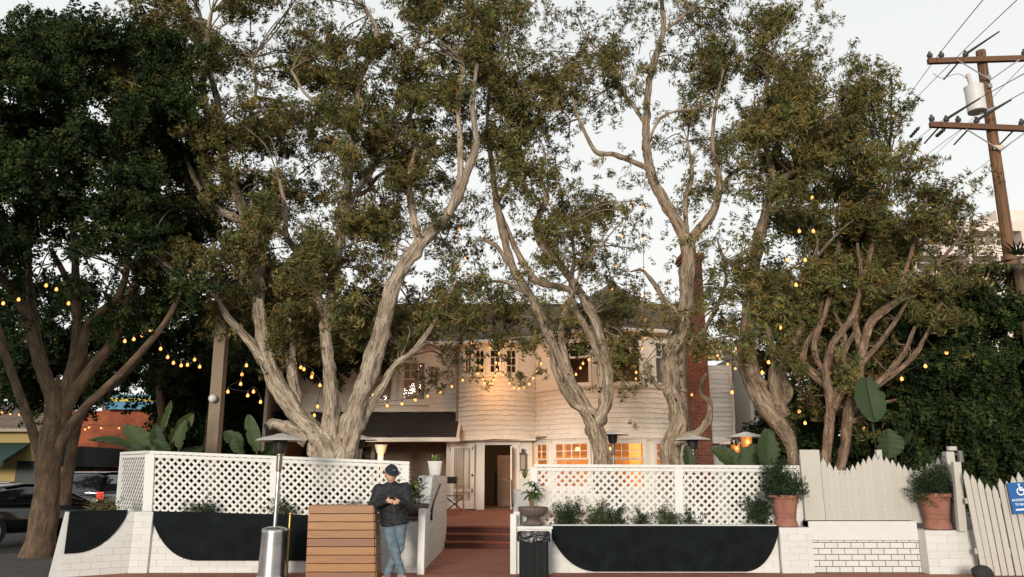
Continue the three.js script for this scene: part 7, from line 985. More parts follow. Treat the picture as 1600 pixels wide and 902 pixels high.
car('parked_car', 'silver grey car with one red tail lamp beyond the dark sedan', [-17.551, 0.0, -27], 1.9, lin(0.3, 0.31, 0.33), false);

// ================= BUILDINGS AT THE LEFT =================
{
  const o = thing('orange_building', 'orange stucco building with blue fascia beyond the parked SUV', 'building');
  const or = mat(lin(0.42, 0.11, 0.045), 0.9, { map: rep(mottStrong, 0.3) });
  const x0 = -25.174, x1 = -15.989, y1 = 5.48;
  part('wall', bb(-22.044, x1, 0, y1, -42, -50), or, o); part('wall', bb(x0, -22.044, 0, 5.069, -43, -50), or, o);
  part('fascia', bb(-21.633, -16.012, 5.028, 5.807, -41.4, -42), mat(lin(0.06, 0.2, 0.32), 0.7), o);
  part('fascia_stripe', bb(-21.633, -16.012, 5.434, 5.637, -41.35, -41.4), mat(lin(0.45, 0.36, 0.06), 0.7), o);
  part('awning', extrude([[0, 0], [2.2, -1.0], [2.2, -1.15], [0, -0.25]], x1 - x0 - 4).rotateY(-Math.PI / 2).translate(x1 - 2.3, 2.117 + 1.7, -42), mat(lin(0.03, 0.035, 0.035), 0.9), o).visible = false;
  o.remove(o.children[o.children.length - 1]);
  part('canopy', bb(-22.42, -20.541, 2.03, 2.977, -38, -41.9), mat(lin(0.02, 0.024, 0.024), 0.9), o);
  part('doorway', bb(-22.29, -21.059, 0, 2.03, -40, -41.9), mat(lin(0.02, 0.05, 0.05), 0.8), o);
  part('sign_panel', bb(-22.281, -21.416, 0.2, 1.033, -39.8, -39.95), mat(lin(0.03, 0.16, 0.15), 0.7), o);
  part('door_post', bb(-21.384, -21.192, 0, 1.872, -39.7, -39.95), mat(lin(0.3, 0.02, 0.02), 0.7), o);
}
{
  const k = thing('shop_building', 'low shop with grey roof, dark green awning and yellow wall behind the ficus', 'building');
  const Z = 33, x0 = -24.59, x1 = -19.993;
  part('wall', bb(x0, x1, 0, 3.6, -Z, -34), mat(lin(0.34, 0.26, 0.1), 0.9), k);
  courses('roof_shingle_course', k, (u, v) => ({ p: V(x0 + u, 3.5 + v * 0.5, -Z + 0.4 - v * 0.86), n: V(0, 0.86, 0.5) }), x1 - x0 + 0.4, 0, 2.4, 0.24, [M.roofB], [], { lip: 0.03, sw: [0.3, 0.6] });
  part('gutter', bb(x0, x1 + 0.4, 3.38, 3.5, -Z + 0.5, -Z + 0.35), mat(lin(0.3, 0.25, 0.2), 0.8), k);
  const aw = extrude([[0, 0], [1.6, -0.75], [1.6, -1.0], [1.55, -1.0], [1.55, -0.78], [0, -0.05]], x1 - x0 - 0.3); aw.rotateY(-Math.PI / 2); aw.translate(x1 - 0.15, 2.95, -Z); part('awning', aw, mat(lin(0.012, 0.035, 0.03), 0.9), k);
  for (const [a, b] of [[-60, -10], [22, 54]]) part('window', bb(-21.141 + (a) * 0.026, -21.141 + b * 0.026, 0.6, 2.2, -Z + 0.03, -Z - 0.1), mat(lin(0.012, 0.016, 0.016), 0.3), k);
  for (let i = 0; i < 14; i++) { const x = -20.016 + i * 0.1; part('slat', bb(x, x + 0.075, 0.15, 1.2, -31.8, -31.83), mat(lin(0.42, 0.24, 0.04), 0.8), k); } part('rail', bb(-20.016, -20.016 + 1.4, 0.9, 1.0, -31.84, -31.88), mat(lin(0.42, 0.24, 0.04), 0.8), k);
  const d = thing('background_block', 'dim flat roofed block behind the shops and dark trees', 'building'); part('wall', bb(-46, -12, 0, 6.2, -62, -70), mat(lin(0.2, 0.12, 0.08), 0.9), d); part('parapet', bb(-46.2, -11.8, 6.2, 6.6, -61.8, -70.2), mat(lin(0.25, 0.2, 0.16), 0.9), d);
  const e = thing('rear_hedge', 'long dark hedge closing the view behind the left trees', 'hedge'); crown(e, Array.from({ length: 140 }, (_, i) => [-12.4 + (i % 28) * 0.24, 0.4 + Math.floor(i / 28) * 1.1 + rr(-0.3, 0.3), -28.6 + rr(-0.8, 0.8), 0.75, 24]), 'fic', deep, 92, [], { mat: M.leafDark, twigs: false, scale: 2 }); 
}
// ================= APARTMENT TOWER AT THE RIGHT =================
{
  const t = thing('apartment_tower', 'tall pinkish white apartment block with rows of balconies far behind the hedge', 'building');
  const Z = 95, x0 = 51.006, x1 = 78.345, yT = 33.496, wall = mat(lin(0.82, 0.7, 0.62), 0.8, { map: rep(mott, 0.05) }), fl = 3.1, n = 10;
  part('core', bb(x0 + 0.4, x1, 0, yT - 0.2, -Z - 1.9, -Z - 16), wall, t); part('parapet', bb(x0, x1, yT - 1.3, yT, -Z, -Z - 16), wall, t);
  part('stair_head', bb(64.568, 69.535, yT, yT + 2.6, -Z - 3, -Z - 9), wall, t);
  for (let i = 1; i < n; i++) {
    const y = yT - 1.3 - i * fl; part('balcony_front', bb(x0, x1, y, y + 1.25, -Z, -Z - 0.2), wall, t); part('slab', bb(x0, x1, y - 0.25, y, -Z + 0.05, -Z - 1.9), wall, t);
    for (let j = 0; j < 7; j++) { const x = x0 + 0.8 + j * 3.6; part('window', bb(x + 0.3, x + 2.7, y + 0.1, y + 2.4, -Z - 1.86, -Z - 1.92), mat(lin(0.12, 0.12, 0.13), 0.2), t); part('frame', [bb(x + 1.45, x + 1.55, y + 0.1, y + 2.4, -Z - 1.8, -Z - 1.85), bb(x + 0.2, x + 0.3, y + 0.1, y + 2.4, -Z - 1.8, -Z - 1.85)], wall, t); }
  }
  for (let j = 0; j <= 7; j++) part('pier', bb(x0 + j * 3.6, x0 + j * 3.6 + 0.45, 0, yT - 1.3, -Z + 0.02, -Z - 1.9), wall, t);
}
// ================= UTILITY POLE AND WIRES =================
{
  const u = thing('utility_pole', 'brown wooden utility pole with two crossarms, insulators and a grey transformer', 'utility pole');
  const pw = mat(0xffffff, 0.85, { map: rep(grainTex([0.28, 0.19, 0.13], [0.58, 0.43, 0.31], 55), 6, 0.3), bumpMap: fineBump, bumpScale: 0.01 }), arm = mat(0xffffff, 0.85, { map: rep(grainTex([0.3, 0.2, 0.14], [0.5, 0.36, 0.26], 57), 0.5, 3) });
  const top = A3([11.429,11.672,-17]), low = A3([11.351,6.026,-17]), d = low.clone().sub(top); const k = top.y / (top.y - low.y), foot = top.clone().addScaledVector(d, k);
  part('pole', rod(foot, top, 0.16, 0.108, 20), pw, u);
  const at = (t) => top.clone().addScaledVector(d, t), ins = mat(lin(0.07, 0.06, 0.055), 0.4), metal = mat(lin(0.3, 0.3, 0.3), 0.5, { metalness: 0.7 });
  const arms = [[[10.024,11.309,-16.85], [13.126,11.412,-16.85]], [[9.86,9.654,-16.85], [12.962,9.507,-16.85]]];
  arms.forEach(([a, b], i) => {
    const A = A3(a), Bp = A3(b), ar = part('crossarm', bar(A, Bp, 0.13, 0.1), arm, u), c = at(i ? 0.37 : 0.05).add(V(0, 0, 0.15));
    for (const s of [-1, 1]) part('brace', bar(c.clone().add(V(s * 0.75, -0.08, 0.08)), c.clone().add(V(0, -0.6, 0.05)), 0.03, 0.012), metal, u);
    for (const t of i ? [0.02, 0.13, 0.22, 0.36, 0.7, 0.9] : [0.02, 0.11, 0.3, 0.76, 0.95]) { const q = A.clone().lerp(Bp, t).add(V(0, 0.06, 0)); part('insulator', lathe([[0, 0], [0.022, 0], [0.026, 0.04], [0.062, 0.05], [0.062, 0.07], [0.04, 0.08], [0.066, 0.09], [0.064, 0.12], [0.036, 0.15], [0.03, 0.19], [0, 0.2]], 14).translate(q.x, q.y, q.z), ins, u); }
    for (const t of i ? [0.13, 0.36, 0.7] : [0.3]) { const q = A.clone().lerp(Bp, t).add(V(0, 0.16, 0)); part('dead_end', [rod(q, q.clone().add(V(0.42, 0.18, 0.7)), 0.035, 0.018), rod(q, q.clone().add(V(-0.25, -0.35, -0.6)), 0.02, 0.02)], ins, u); }
  });
  const q = A3([10.993,10.288,-16.8]); part('transformer', lathe([[0, -0.34], [0.2, -0.34], [0.205, -0.3], [0.205, 0.28], [0.215, 0.29], [0.215, 0.32], [0.12, 0.37], [0, 0.38]], 28).translate(q.x, q.y, q.z), mat(lin(0.6, 0.6, 0.58), 0.5), u);
  part('bushing', lathe([[0, 0.36], [0.035, 0.36], [0.05, 0.42], [0.035, 0.46], [0.055, 0.5], [0.035, 0.54], [0.055, 0.58], [0.04, 0.66], [0, 0.67]], 14).rotateZ(0.15).translate(q.x, q.y, q.z), mat(lin(0.5, 0.42, 0.4), 0.4), u);
  part('bracket', bar(q.clone().add(V(0.05, -0.36, 0)), q.clone().add(V(0.45, -0.22, 0)), 0.06, 0.05), metal, u);
  for (const t of [0.14, 0.18]) { const c = at(t); part('bolt_plate', bb(c.x - 0.04, c.x + 0.05, c.y - 0.05, c.y + 0.05, c.z + 0.14, c.z + 0.18), metal, u); } { const c = at(0.46); part('tag', bb(c.x - 0.12, c.x + 0.12, c.y - 0.05, c.y + 0.05, c.z + 0.15, c.z + 0.175), mat(lin(0.6, 0.5, 0.36), 0.7), u); }
  const sag = (p, r, name, label) => tag(part(numbered(name), tube(p.map(A3), r, 40, 5), mat(lin(0.16, 0.16, 0.17), 0.7), scene), label, 'wire', 'overhead power wires');
  sag([[6.649,8.316,-8], [10.273,11.446,-16.85], [15.711,15.793,-30], [21.935,20.816,-45]], 0.009, 'power_wire', 'thin overhead wire on the end insulator of the upper crossarm');
  sag([[7.439,8.407,-8], [10.91,11.583,-16.85], [13.747,14.027,-26], [21.964,20.973,-50]], 0.009, 'power_wire', 'thin overhead wire over the upper crossarm beside the transformer');
  sag([[7.471,7.117,-9], [10.128,9.736,-16.85], [14.889,13.557,-28], [20.911,18.616,-45]], 0.008, 'power_wire', 'thin overhead wire on the end insulator of the lower crossarm');
  sag([[7.423,6.841,-9], [10.884,9.736,-16.85], [15.341,13.185,-28], [20.825,17.782,-45]], 0.008, 'power_wire', 'thin overhead wire over the lower crossarm next to the pole');
  sag([[8.374,8.145,-10], [12.503,11.378,-16.85], [17.528,14.711,-28], [23.672,18.616,-45]], 0.008, 'power_wire', 'thin overhead wire over the upper crossarm beyond the pole');
  sag([[8.177,7.02,-10], [12.218,9.572,-16.85], [16.515,12.162,-26], [23.431,16.545,-45]], 0.008, 'power_wire', 'thin overhead wire over the lower crossarm beyond the pole');
  sag([[10.106,10.986,-16.85], [10.245,10.84,-16.8], [10.717,10.941,-16.8], [11.022,10.605,-16.8]], 0.008, 'power_wire', 'short looping wire from the crossarm to the transformer');
  // strings of insulators on the lower wires
  for (const [a, b, lb] of [[[11.081,10.753,-20], [11.087,10.835,-19.4], 'upper of two dark disc strings on wires by the treetop'], [[11.113,10.427,-20], [11.117,10.516,-19.4], 'lower of two dark disc strings on wires by the treetop'], [[10.991,10.148,-18.6], [10.925,10.116,-18], 'dark disc string just under the lower crossarm end']]) {
    const A = A3(a), Bp = A3(b), s = thing('strain_insulator', lb, 'insulator', [0, 0, 0], 0, 'strain insulators on the wires');
    part('link', rod(A, Bp, 0.009), ins, s); for (let i = 0; i < 4; i++) { const c = A.clone().lerp(Bp, 0.2 + i * 0.2), dd = Bp.clone().sub(A).normalize(); part('disc', rod(c.clone().addScaledVector(dd, -0.03), c.clone().addScaledVector(dd, 0.03), 0.05, 0.035, 12), ins, s); }
  }
}
{ // palm fronds at the right edge
  const p = thing('fan_palm', 'dark fan palm top in front of the utility pole', 'palm', [10.774, 0, -15.9]); const y = 6.163;
  part('trunk', new THREE.CylinderGeometry(0.12, 0.16, y - 0.2, 14).translate(0, (y - 0.2) / 2, 0), M.barkGrey, p);
  for (let i = 0; i < 16; i++) { const a = i * 2.4, el = rr(-0.5, 0.7), L = rr(0.5, 0.8), d = V(Math.cos(a) * Math.cos(el), Math.sin(el), Math.sin(a) * Math.cos(el)), hub = V(0, y - 0.15, 0).addScaledVector(d, 0.25), bl = []; const sd = new THREE.Vector3().crossVectors(d, V(0, 1, 0)).normalize(); for (let j = -5; j <= 5; j++) { const dd = d.clone().multiplyScalar(Math.cos(j * 0.2)).addScaledVector(sd, Math.sin(j * 0.2)); bl.push(blade(hub, hub.clone().addScaledVector(dd, L).add(V(0, -0.1, 0)), 0.02, 0.03, 4)); } part('frond', bl, leafG1dark, p); }
}

// ================= MAN WITH PHONE =================
function nets(sdf, lo, hi, cell) { // surface of sdf = 0 on a grid
  const nx = Math.ceil((hi[0] - lo[0]) / cell) + 1, ny = Math.ceil((hi[1] - lo[1]) / cell) + 1, nzz = Math.ceil((hi[2] - lo[2]) / cell) + 1, F = new Float32Array(nx * ny * nzz), id = new Int32Array(nx * ny * nzz).fill(-1), I = (i, j, k) => i + nx * (j + ny * k);
  for (let k = 0; k < nzz; k++) for (let j = 0; j < ny; j++) for (let i = 0; i < nx; i++) F[I(i, j, k)] = sdf(lo[0] + i * cell, lo[1] + j * cell, lo[2] + k * cell);
  const pos = [], idx = [];
  for (let k = 0; k < nzz - 1; k++) for (let j = 0; j < ny - 1; j++) for (let i = 0; i < nx - 1; i++) {
    let c = 0, sx = 0, sy = 0, sz = 0; const v = []; for (let q = 0; q < 8; q++) v.push(F[I(i + (q & 1), j + (q >> 1 & 1), k + (q >> 2))]);
    const E = [[0, 1], [2, 3], [4, 5], [6, 7], [0, 2], [1, 3], [4, 6], [5, 7], [0, 4], [1, 5], [2, 6], [3, 7]];
    for (const [a, b] of E) if ((v[a] < 0) !== (v[b] < 0)) { const t = v[a] / (v[a] - v[b]); sx += (a & 1) + t * ((b & 1) - (a & 1)); sy += (a >> 1 & 1) + t * ((b >> 1 & 1) - (a >> 1 & 1)); sz += (a >> 2) + t * ((b >> 2) - (a >> 2)); c++; }
    if (c) { id[I(i, j, k)] = pos.length / 3; pos.push(lo[0] + (i + sx / c) * cell, lo[1] + (j + sy / c) * cell, lo[2] + (k + sz / c) * cell); }
  }
  const quad = (a, b, c, d, f) => { if (a < 0 || b < 0 || c < 0 || d < 0) return; f ? idx.push(a, b, c, a, c, d) : idx.push(a, c, b, a, d, c); };
  for (let k = 1; k < nzz - 1; k++) for (let j = 1; j < ny - 1; j++) for (let i = 1; i < nx - 1; i++) {
    const a = F[I(i, j, k)] < 0;
    if (a !== F[I(i + 1, j, k)] < 0) quad(id[I(i, j - 1, k - 1)], id[I(i, j, k - 1)], id[I(i, j, k)], id[I(i, j - 1, k)], a);
    if (a !== F[I(i, j + 1, k)] < 0) quad(id[I(i - 1, j, k - 1)], id[I(i - 1, j, k)], id[I(i, j, k)], id[I(i, j, k - 1)], a);
    if (a !== F[I(i, j, k + 1)] < 0) quad(id[I(i - 1, j - 1, k)], id[I(i, j - 1, k)], id[I(i, j, k)], id[I(i - 1, j, k)], a);
  }
  const g = new THREE.BufferGeometry(); g.setAttribute('position', new THREE.Float32BufferAttribute(pos, 3)); const uv = []; for (let i = 0; i < pos.length; i += 3) uv.push(pos[i] * 2 + pos[i + 2], pos[i + 1] * 2); g.setAttribute('uv', new THREE.Float32BufferAttribute(uv, 2)); g.setIndex(idx); g.computeVertexNormals(); return g;
}
// tapered capsule, smooth union
const cap = (a, b, r0, r1) => { const bx = b[0] - a[0], by = b[1] - a[1], bz = b[2] - a[2], l = bx * bx + by * by + bz * bz || 1e-9; return (x, y, z) => { const t = Math.max(0, Math.min(1, ((x - a[0]) * bx + (y - a[1]) * by + (z - a[2]) * bz) / l)); return Math.hypot(x - a[0] - bx * t, y - a[1] - by * t, z - a[2] - bz * t) - (r0 + (r1 - r0) * t); }; };
const ell = (c, r) => (x, y, z) => { const k = Math.hypot((x - c[0]) / r[0], (y - c[1]) / r[1], (z - c[2]) / r[2]); return (k - 1) * Math.min(...r); };
const smin = (list, k) => (x, y, z) => { let d = 1e9; for (const f of list) { const e = f(x, y, z), h = Math.max(k - Math.abs(d - e), 0) / k; d = Math.min(d, e) - h * h * k * 0.25; } return d; };
{
  const px = -1.853, man = thing('person', 'man in black jacket, navy cap and jeans leaning on the podium, looking at a phone', 'person', [px, 0.004, -12.95]); man.scale.set(1.06, 0.975, 1.06); man.rotation.z = 0.03;
  const S = { rs: [-0.25, 1.43, -0.03], ls: [0.15, 1.43, -0.01], re: [-0.335, 1.15, 0.05], le: [0.225, 1.13, 0.06], rw: [-0.09, 1.235, 0.25], lw: [0.12, 1.215, 0.27] };
  const hip = [[-0.11, 0.9, -0.02], [0.09, 0.9, -0.02]];
  // his right leg crosses over to the right foot; the other stands behind
  const knee = [[-0.005, 0.49, 0.06], [0.06, 0.49, -0.03]], ank = [[0.1, 0.1, 0.0], [-0.11, 0.09, -0.03]];
  const fold = (x, y, z, s, f) => s * (nz(x * f, y * f * 1.4, z * f) + 0.6 * nz(x * f * 2.3 + 5, y * f * 2.6, z * f * 2.3));
  // skin body: whole figure a little inside the clothes
  const inner = smin([cap([0, 0.92, -0.02], [-0.05, 1.36, -0.03], 0.12, 0.13), cap(S.rs, S.ls, 0.055, 0.055), cap([-0.05, 1.42, -0.03], [-0.055, 1.56, 0.015], 0.062, 0.056), cap(S.rs, S.re, 0.05, 0.04), cap(S.re, S.rw, 0.042, 0.03), cap(S.ls, S.le, 0.05, 0.04), cap(S.le, S.lw, 0.042, 0.03), cap(hip[0], knee[0], 0.07, 0.05), cap(knee[0], ank[0], 0.048, 0.035), cap(hip[1], knee[1], 0.07, 0.05), cap(knee[1], ank[1], 0.048, 0.035)], 0.04);
  const core = nets(inner, [-0.45, 0.0, -0.2], [0.36, 1.62, 0.36], 0.014);
  // head, in its own frame: y up, z to the face; then turned right and bowed
  const head = smin([ell([0, 0.02, -0.01], [0.078, 0.105, 0.097]), ell([0, -0.045, 0.025], [0.06, 0.07, 0.065]), cap([0, -0.09, 0.06], [0, -0.075, 0.068], 0.022, 0.02), cap([-0.022, -0.035, 0.07], [0.022, -0.035, 0.07], 0.02, 0.02)], 0.04);
  const face = (x, y, z) => { let d = head(x, y, z); d = Math.min(d, smin([cap([0, 0.012, 0.088], [0, -0.022, 0.108], 0.009, 0.014), cap([-0.012, -0.026, 0.094], [0.012, -0.026, 0.094], 0.011, 0.011)], 0.012)(x, y, z) + 0.0); for (const s of [-1, 1]) { d = Math.max(d, -(Math.hypot(x - s * 0.032, y - 0.008, z - 0.1) - 0.017)); d = Math.min(d, Math.hypot(x - s * 0.032, y - 0.006, z - 0.079) - 0.0125); d = Math.min(d, cap([s * 0.012, 0.026, 0.087], [s * 0.05, 0.024, 0.074], 0.008, 0.007)(x, y, z)); d = Math.min(d, ell([s * 0.08, -0.004, -0.005], [0.012, 0.033, 0.02])(x, y, z)); } d = Math.min(d, cap([-0.02, -0.057, 0.083], [0.02, -0.057, 0.083], 0.0065, 0.0065)(x, y, z)); d = Math.min(d, cap([-0.017, -0.069, 0.081], [0.017, -0.069, 0.081], 0.0075, 0.0075)(x, y, z)); return d; };
  const hg = nets(face, [-0.12, -0.14, -0.14], [0.12, 0.15, 0.14], 0.005), hm = new THREE.Matrix4().makeRotationFromEuler(new THREE.Euler(0.3, 0.45, -0.08, 'YXZ')).setPosition(-0.055, 1.66, 0.045).multiply(new THREE.Matrix4().makeScale(1.07, 1.07, 1.07)); hg.applyMatrix4(hm);
  // hands: palm and five fingers closing round the phone
  const hand = (w, s) => { const p = [w[0], w[1], w[2]], q = (dx, dy, dz) => [p[0] + s * dx, p[1] + dy, p[2] + dz], L = [cap(p, q(0.035, 0.022, 0.03), 0.026, 0.03), cap(q(0.02, 0.0, 0.01), q(0.055, 0.005, 0.04), 0.022, 0.024)];
    const F = []; [[0.046, 0.05], [0.052, 0.03], [0.052, 0.01], [0.045, -0.01]].forEach(([len, oy], i) => { const a = q(0.05, oy * 0.75 - 0.005, 0.045), b = q(0.05 + len * 0.75, oy * 0.8 - 0.012, 0.065), c = q(0.05 + len * 1.05, oy * 0.8 + 0.002, 0.048); F.push(smin([cap(a, b, 0.0105, 0.0095), cap(b, c, 0.0095, 0.0085)], 0.006)); });
    F.push(smin([cap(q(0.02, 0.03, 0.02), q(0.04, 0.062, 0.035), 0.014, 0.011), cap(q(0.04, 0.062, 0.035), q(0.072, 0.068, 0.05), 0.011, 0.009)], 0.006)); const palm = smin(L, 0.03); return (x, y, z) => { let d = palm(x, y, z); for (const f of F) { const e = f(x, y, z), h = Math.max(0.01 - Math.abs(d - e), 0) / 0.01; d = Math.min(d, e) - h * h * 0.0025; } return d; }; };
  const hr = nets(hand(S.rw, 1), [-0.14, 1.17, 0.19], [0.06, 1.36, 0.36], 0.004), hl = nets(hand(S.lw, -1), [-0.03, 1.15, 0.21], [0.17, 1.34, 0.38], 0.004);
  const skin = new THREE.MeshPhysicalMaterial({ color: lin(0.52, 0.3, 0.21), roughness: 0.55, sheen: 0.2 });
  part('body', [core, hg, hr, hl], skin, man);
  const hair = (x, y, z) => Math.max(head(x, y, z) - 0.006, z - 0.02 + Math.max(0, -y) * 0.6, -(y + 0.06)); const hh = nets(hair, [-0.12, -0.1, -0.14], [0.12, 0.15, 0.1], 0.006); hh.applyMatrix4(hm); part('hair', hh, mat(lin(0.03, 0.025, 0.02), 0.8), man);
  // jacket
  const jk = smin([cap([-0.07, 0.9, -0.02], [-0.13, 1.34, -0.03], 0.15, 0.125), cap([0.06, 0.9, -0.02], [0.03, 1.34, -0.02], 0.15, 0.125), cap([0, 0.9, 0.02], [-0.05, 1.3, 0.05], 0.13, 0.1), cap(S.rs, S.ls, 0.08, 0.08), cap([-0.05, 1.43, -0.02], [-0.055, 1.515, 0.0], 0.085, 0.074)], 0.07), slv = smin([cap(S.rs, S.re, 0.088, 0.072), cap(S.re, S.rw, 0.072, 0.047), cap(S.ls, S.le, 0.088, 0.072), cap(S.le, S.lw, 0.072, 0.047)], 0.03), jall = smin([jk, slv], 0.035);
  const jacket = (x, y, z) => { let d = jall(x, y, z) + fold(x, y, z, 0.012, 9) + 0.0035 * Math.sin((y + 0.25 * x) * 105) * Math.max(0, 1 - Math.abs(y - 1.05) * 1.2); d = Math.max(d, 0.85 + 0.02 * Math.sin(x * 9) - y); d = Math.max(d, -(Math.hypot(x + 0.055, z - 0.005, (y - 1.56) * 0.7) - 0.062)); // collar opening
    const fl = Math.max(Math.abs(x + 0.035 + (1.4 - y) * -0.03) - 0.012, y - 1.47, 0.86 - y, -z); d = Math.max(d, -Math.max(fl, -(d + 0.011))); // zip groove
    return d; };
  const jm = new THREE.MeshPhysicalMaterial({ color: lin(0.009, 0.01, 0.013), roughness: 0.7, sheen: 0.15, sheenRoughness: 0.6, sheenColor: lin(0.1, 0.1, 0.12), bumpMap: rep(fineBump, 2), bumpScale: 0.004 });
  const jn = part('jacket', nets(jacket, [-0.5, 0.8, -0.26], [0.42, 1.6, 0.38], 0.0095), jm, man);
  for (const x of [-0.16, 0.075]) { const pk = new RoundedBoxGeometry(0.12, 0.035, 0.012, 2, 0.005); pk.rotateX(-0.18); pk.translate(x, 1.365, x < 0 ? 0.092 : 0.1); part('pocket_flap', pk, jm, jn); }
  // jeans
  const jl = (h, k, a) => [cap(h, k, 0.098, 0.076), cap(k, [a[0], a[1] + 0.02, a[2]], 0.07, 0.06)], jeansF = smin([...jl(hip[0], knee[0], ank[0]), cap([-0.07, 0.9, -0.03], [0.06, 0.9, -0.03], 0.12, 0.12)], 0.04), jeansB = smin(jl(hip[1], knee[1], ank[1]), 0.03);
  const jeans = (x, y, z) => Math.max(Math.min(jeansF(x, y, z), jeansB(x, y, z)) + fold(x, y, z, 0.009, 12) + 0.004 * Math.sin(y * 85 + x * 30) * Math.max(0, 1 - Math.abs(y - 0.16) * 7), y - 0.93, 0.06 - y);
  const denim = tex(256, 256, (u, v) => { const a = tn(u, v, 4, 3), b = tn(u, v, 60, 8, 2); return mix([0.28, 0.35, 0.40], [0.50, 0.57, 0.61], cl01(0.45 + a + b * 0.5)); });
  part('jeans', nets(jeans, [-0.32, 0.04, -0.24], [0.28, 0.97, 0.24], 0.0105), mat(0xffffff, 0.9, { map: denim }), man);
  for (const [a, t] of [[ank[0], 0.5], [ank[1], -0.3]]) { const dx = Math.sin(t), dz = Math.cos(t), f = smin([cap([a[0] - dx * 0.05, 0.05, a[2] - dz * 0.05], [a[0] + dx * 0.13, 0.042, a[2] + dz * 0.13], 0.045, 0.038), cap([a[0], 0.11, a[2]], [a[0], 0.06, a[2]], 0.04, 0.045)], 0.04); part('shoe', nets((x, y, z) => Math.max(f(x, y, z), 0.004 - y), [a[0] - 0.16, -0.01, a[2] - 0.16], [a[0] + 0.2, 0.18, a[2] + 0.24], 0.008), mat(lin(0.3, 0.24, 0.2), 0.7), man); }
  // cap: crown and curved brim in the head's frame
  const cr = (x, y, z) => Math.max(Math.abs(ell([0, 0.03, -0.008], [0.092, 0.118, 0.112])(x, y, z)) - 0.006, 0.045 - y - z * 0.12); const cg = nets(cr, [-0.13, 0.0, -0.15], [0.13, 0.18, 0.15], 0.0055);
  const br = (x, y, z) => { const yy = 0.052 - x * x * 3.2 - (z - 0.09) * 0.22; return Math.max(Math.abs(y - yy) - 0.005, Math.hypot(x / 0.083, (z - 0.075) / 0.105) - 1, 0.06 - z); }; const bg = nets(br, [-0.1, -0.03, 0.03], [0.1, 0.1, 0.2], 0.005);
  const navy = mat(lin(0.008, 0.012, 0.026), 0.85); const cgm = mergeGeometries([cg, bg]); cgm.applyMatrix4(hm); const cp = part('cap', cgm, navy, man);
  const cv = document.createElement('canvas'); cv.width = 128; cv.height = 64; const c2 = cv.getContext('2d'); c2.fillStyle = '#0e1526'; c2.fillRect(0, 0, 128, 64); c2.strokeStyle = '#c9ccd2'; c2.lineWidth = 6; c2.beginPath(); c2.moveTo(14, 42); c2.quadraticCurveTo(34, 16, 48, 38); c2.quadraticCurveTo(60, 52, 70, 24); c2.quadraticCurveTo(84, 48, 112, 30); c2.stroke(); c2.beginPath(); c2.moveTo(66, 12); c2.lineTo(62, 36); c2.stroke();
  const et = new THREE.CanvasTexture(cv); et.colorSpace = THREE.SRGBColorSpace; const em = new THREE.PlaneGeometry(0.062, 0.03); em.rotateX(-0.42); em.translate(0, 0.098, 0.0985); em.applyMatrix4(hm); part('embroidery', em, mat(0xffffff, 0.8, { map: et }), cp);
  const ph = thing('phone', 'dark smartphone held in the hands of the man in the cap', 'phone', [px + 0.03 * 1.06 - 0.038, 1.285 * 0.975 + 0.004, -12.95 + 0.334]); ph.rotation.set(0.6, 0, 0.06); part('case', new RoundedBoxGeometry(0.145, 0.072, 0.009, 2, 0.004), mat(lin(0.01, 0.01, 0.012), 0.4), ph); part('screen', new THREE.PlaneGeometry(0.135, 0.063).rotateY(Math.PI).translate(0, 0, -0.0052), mat(lin(0.02, 0.02, 0.025), 0.1), ph);
}

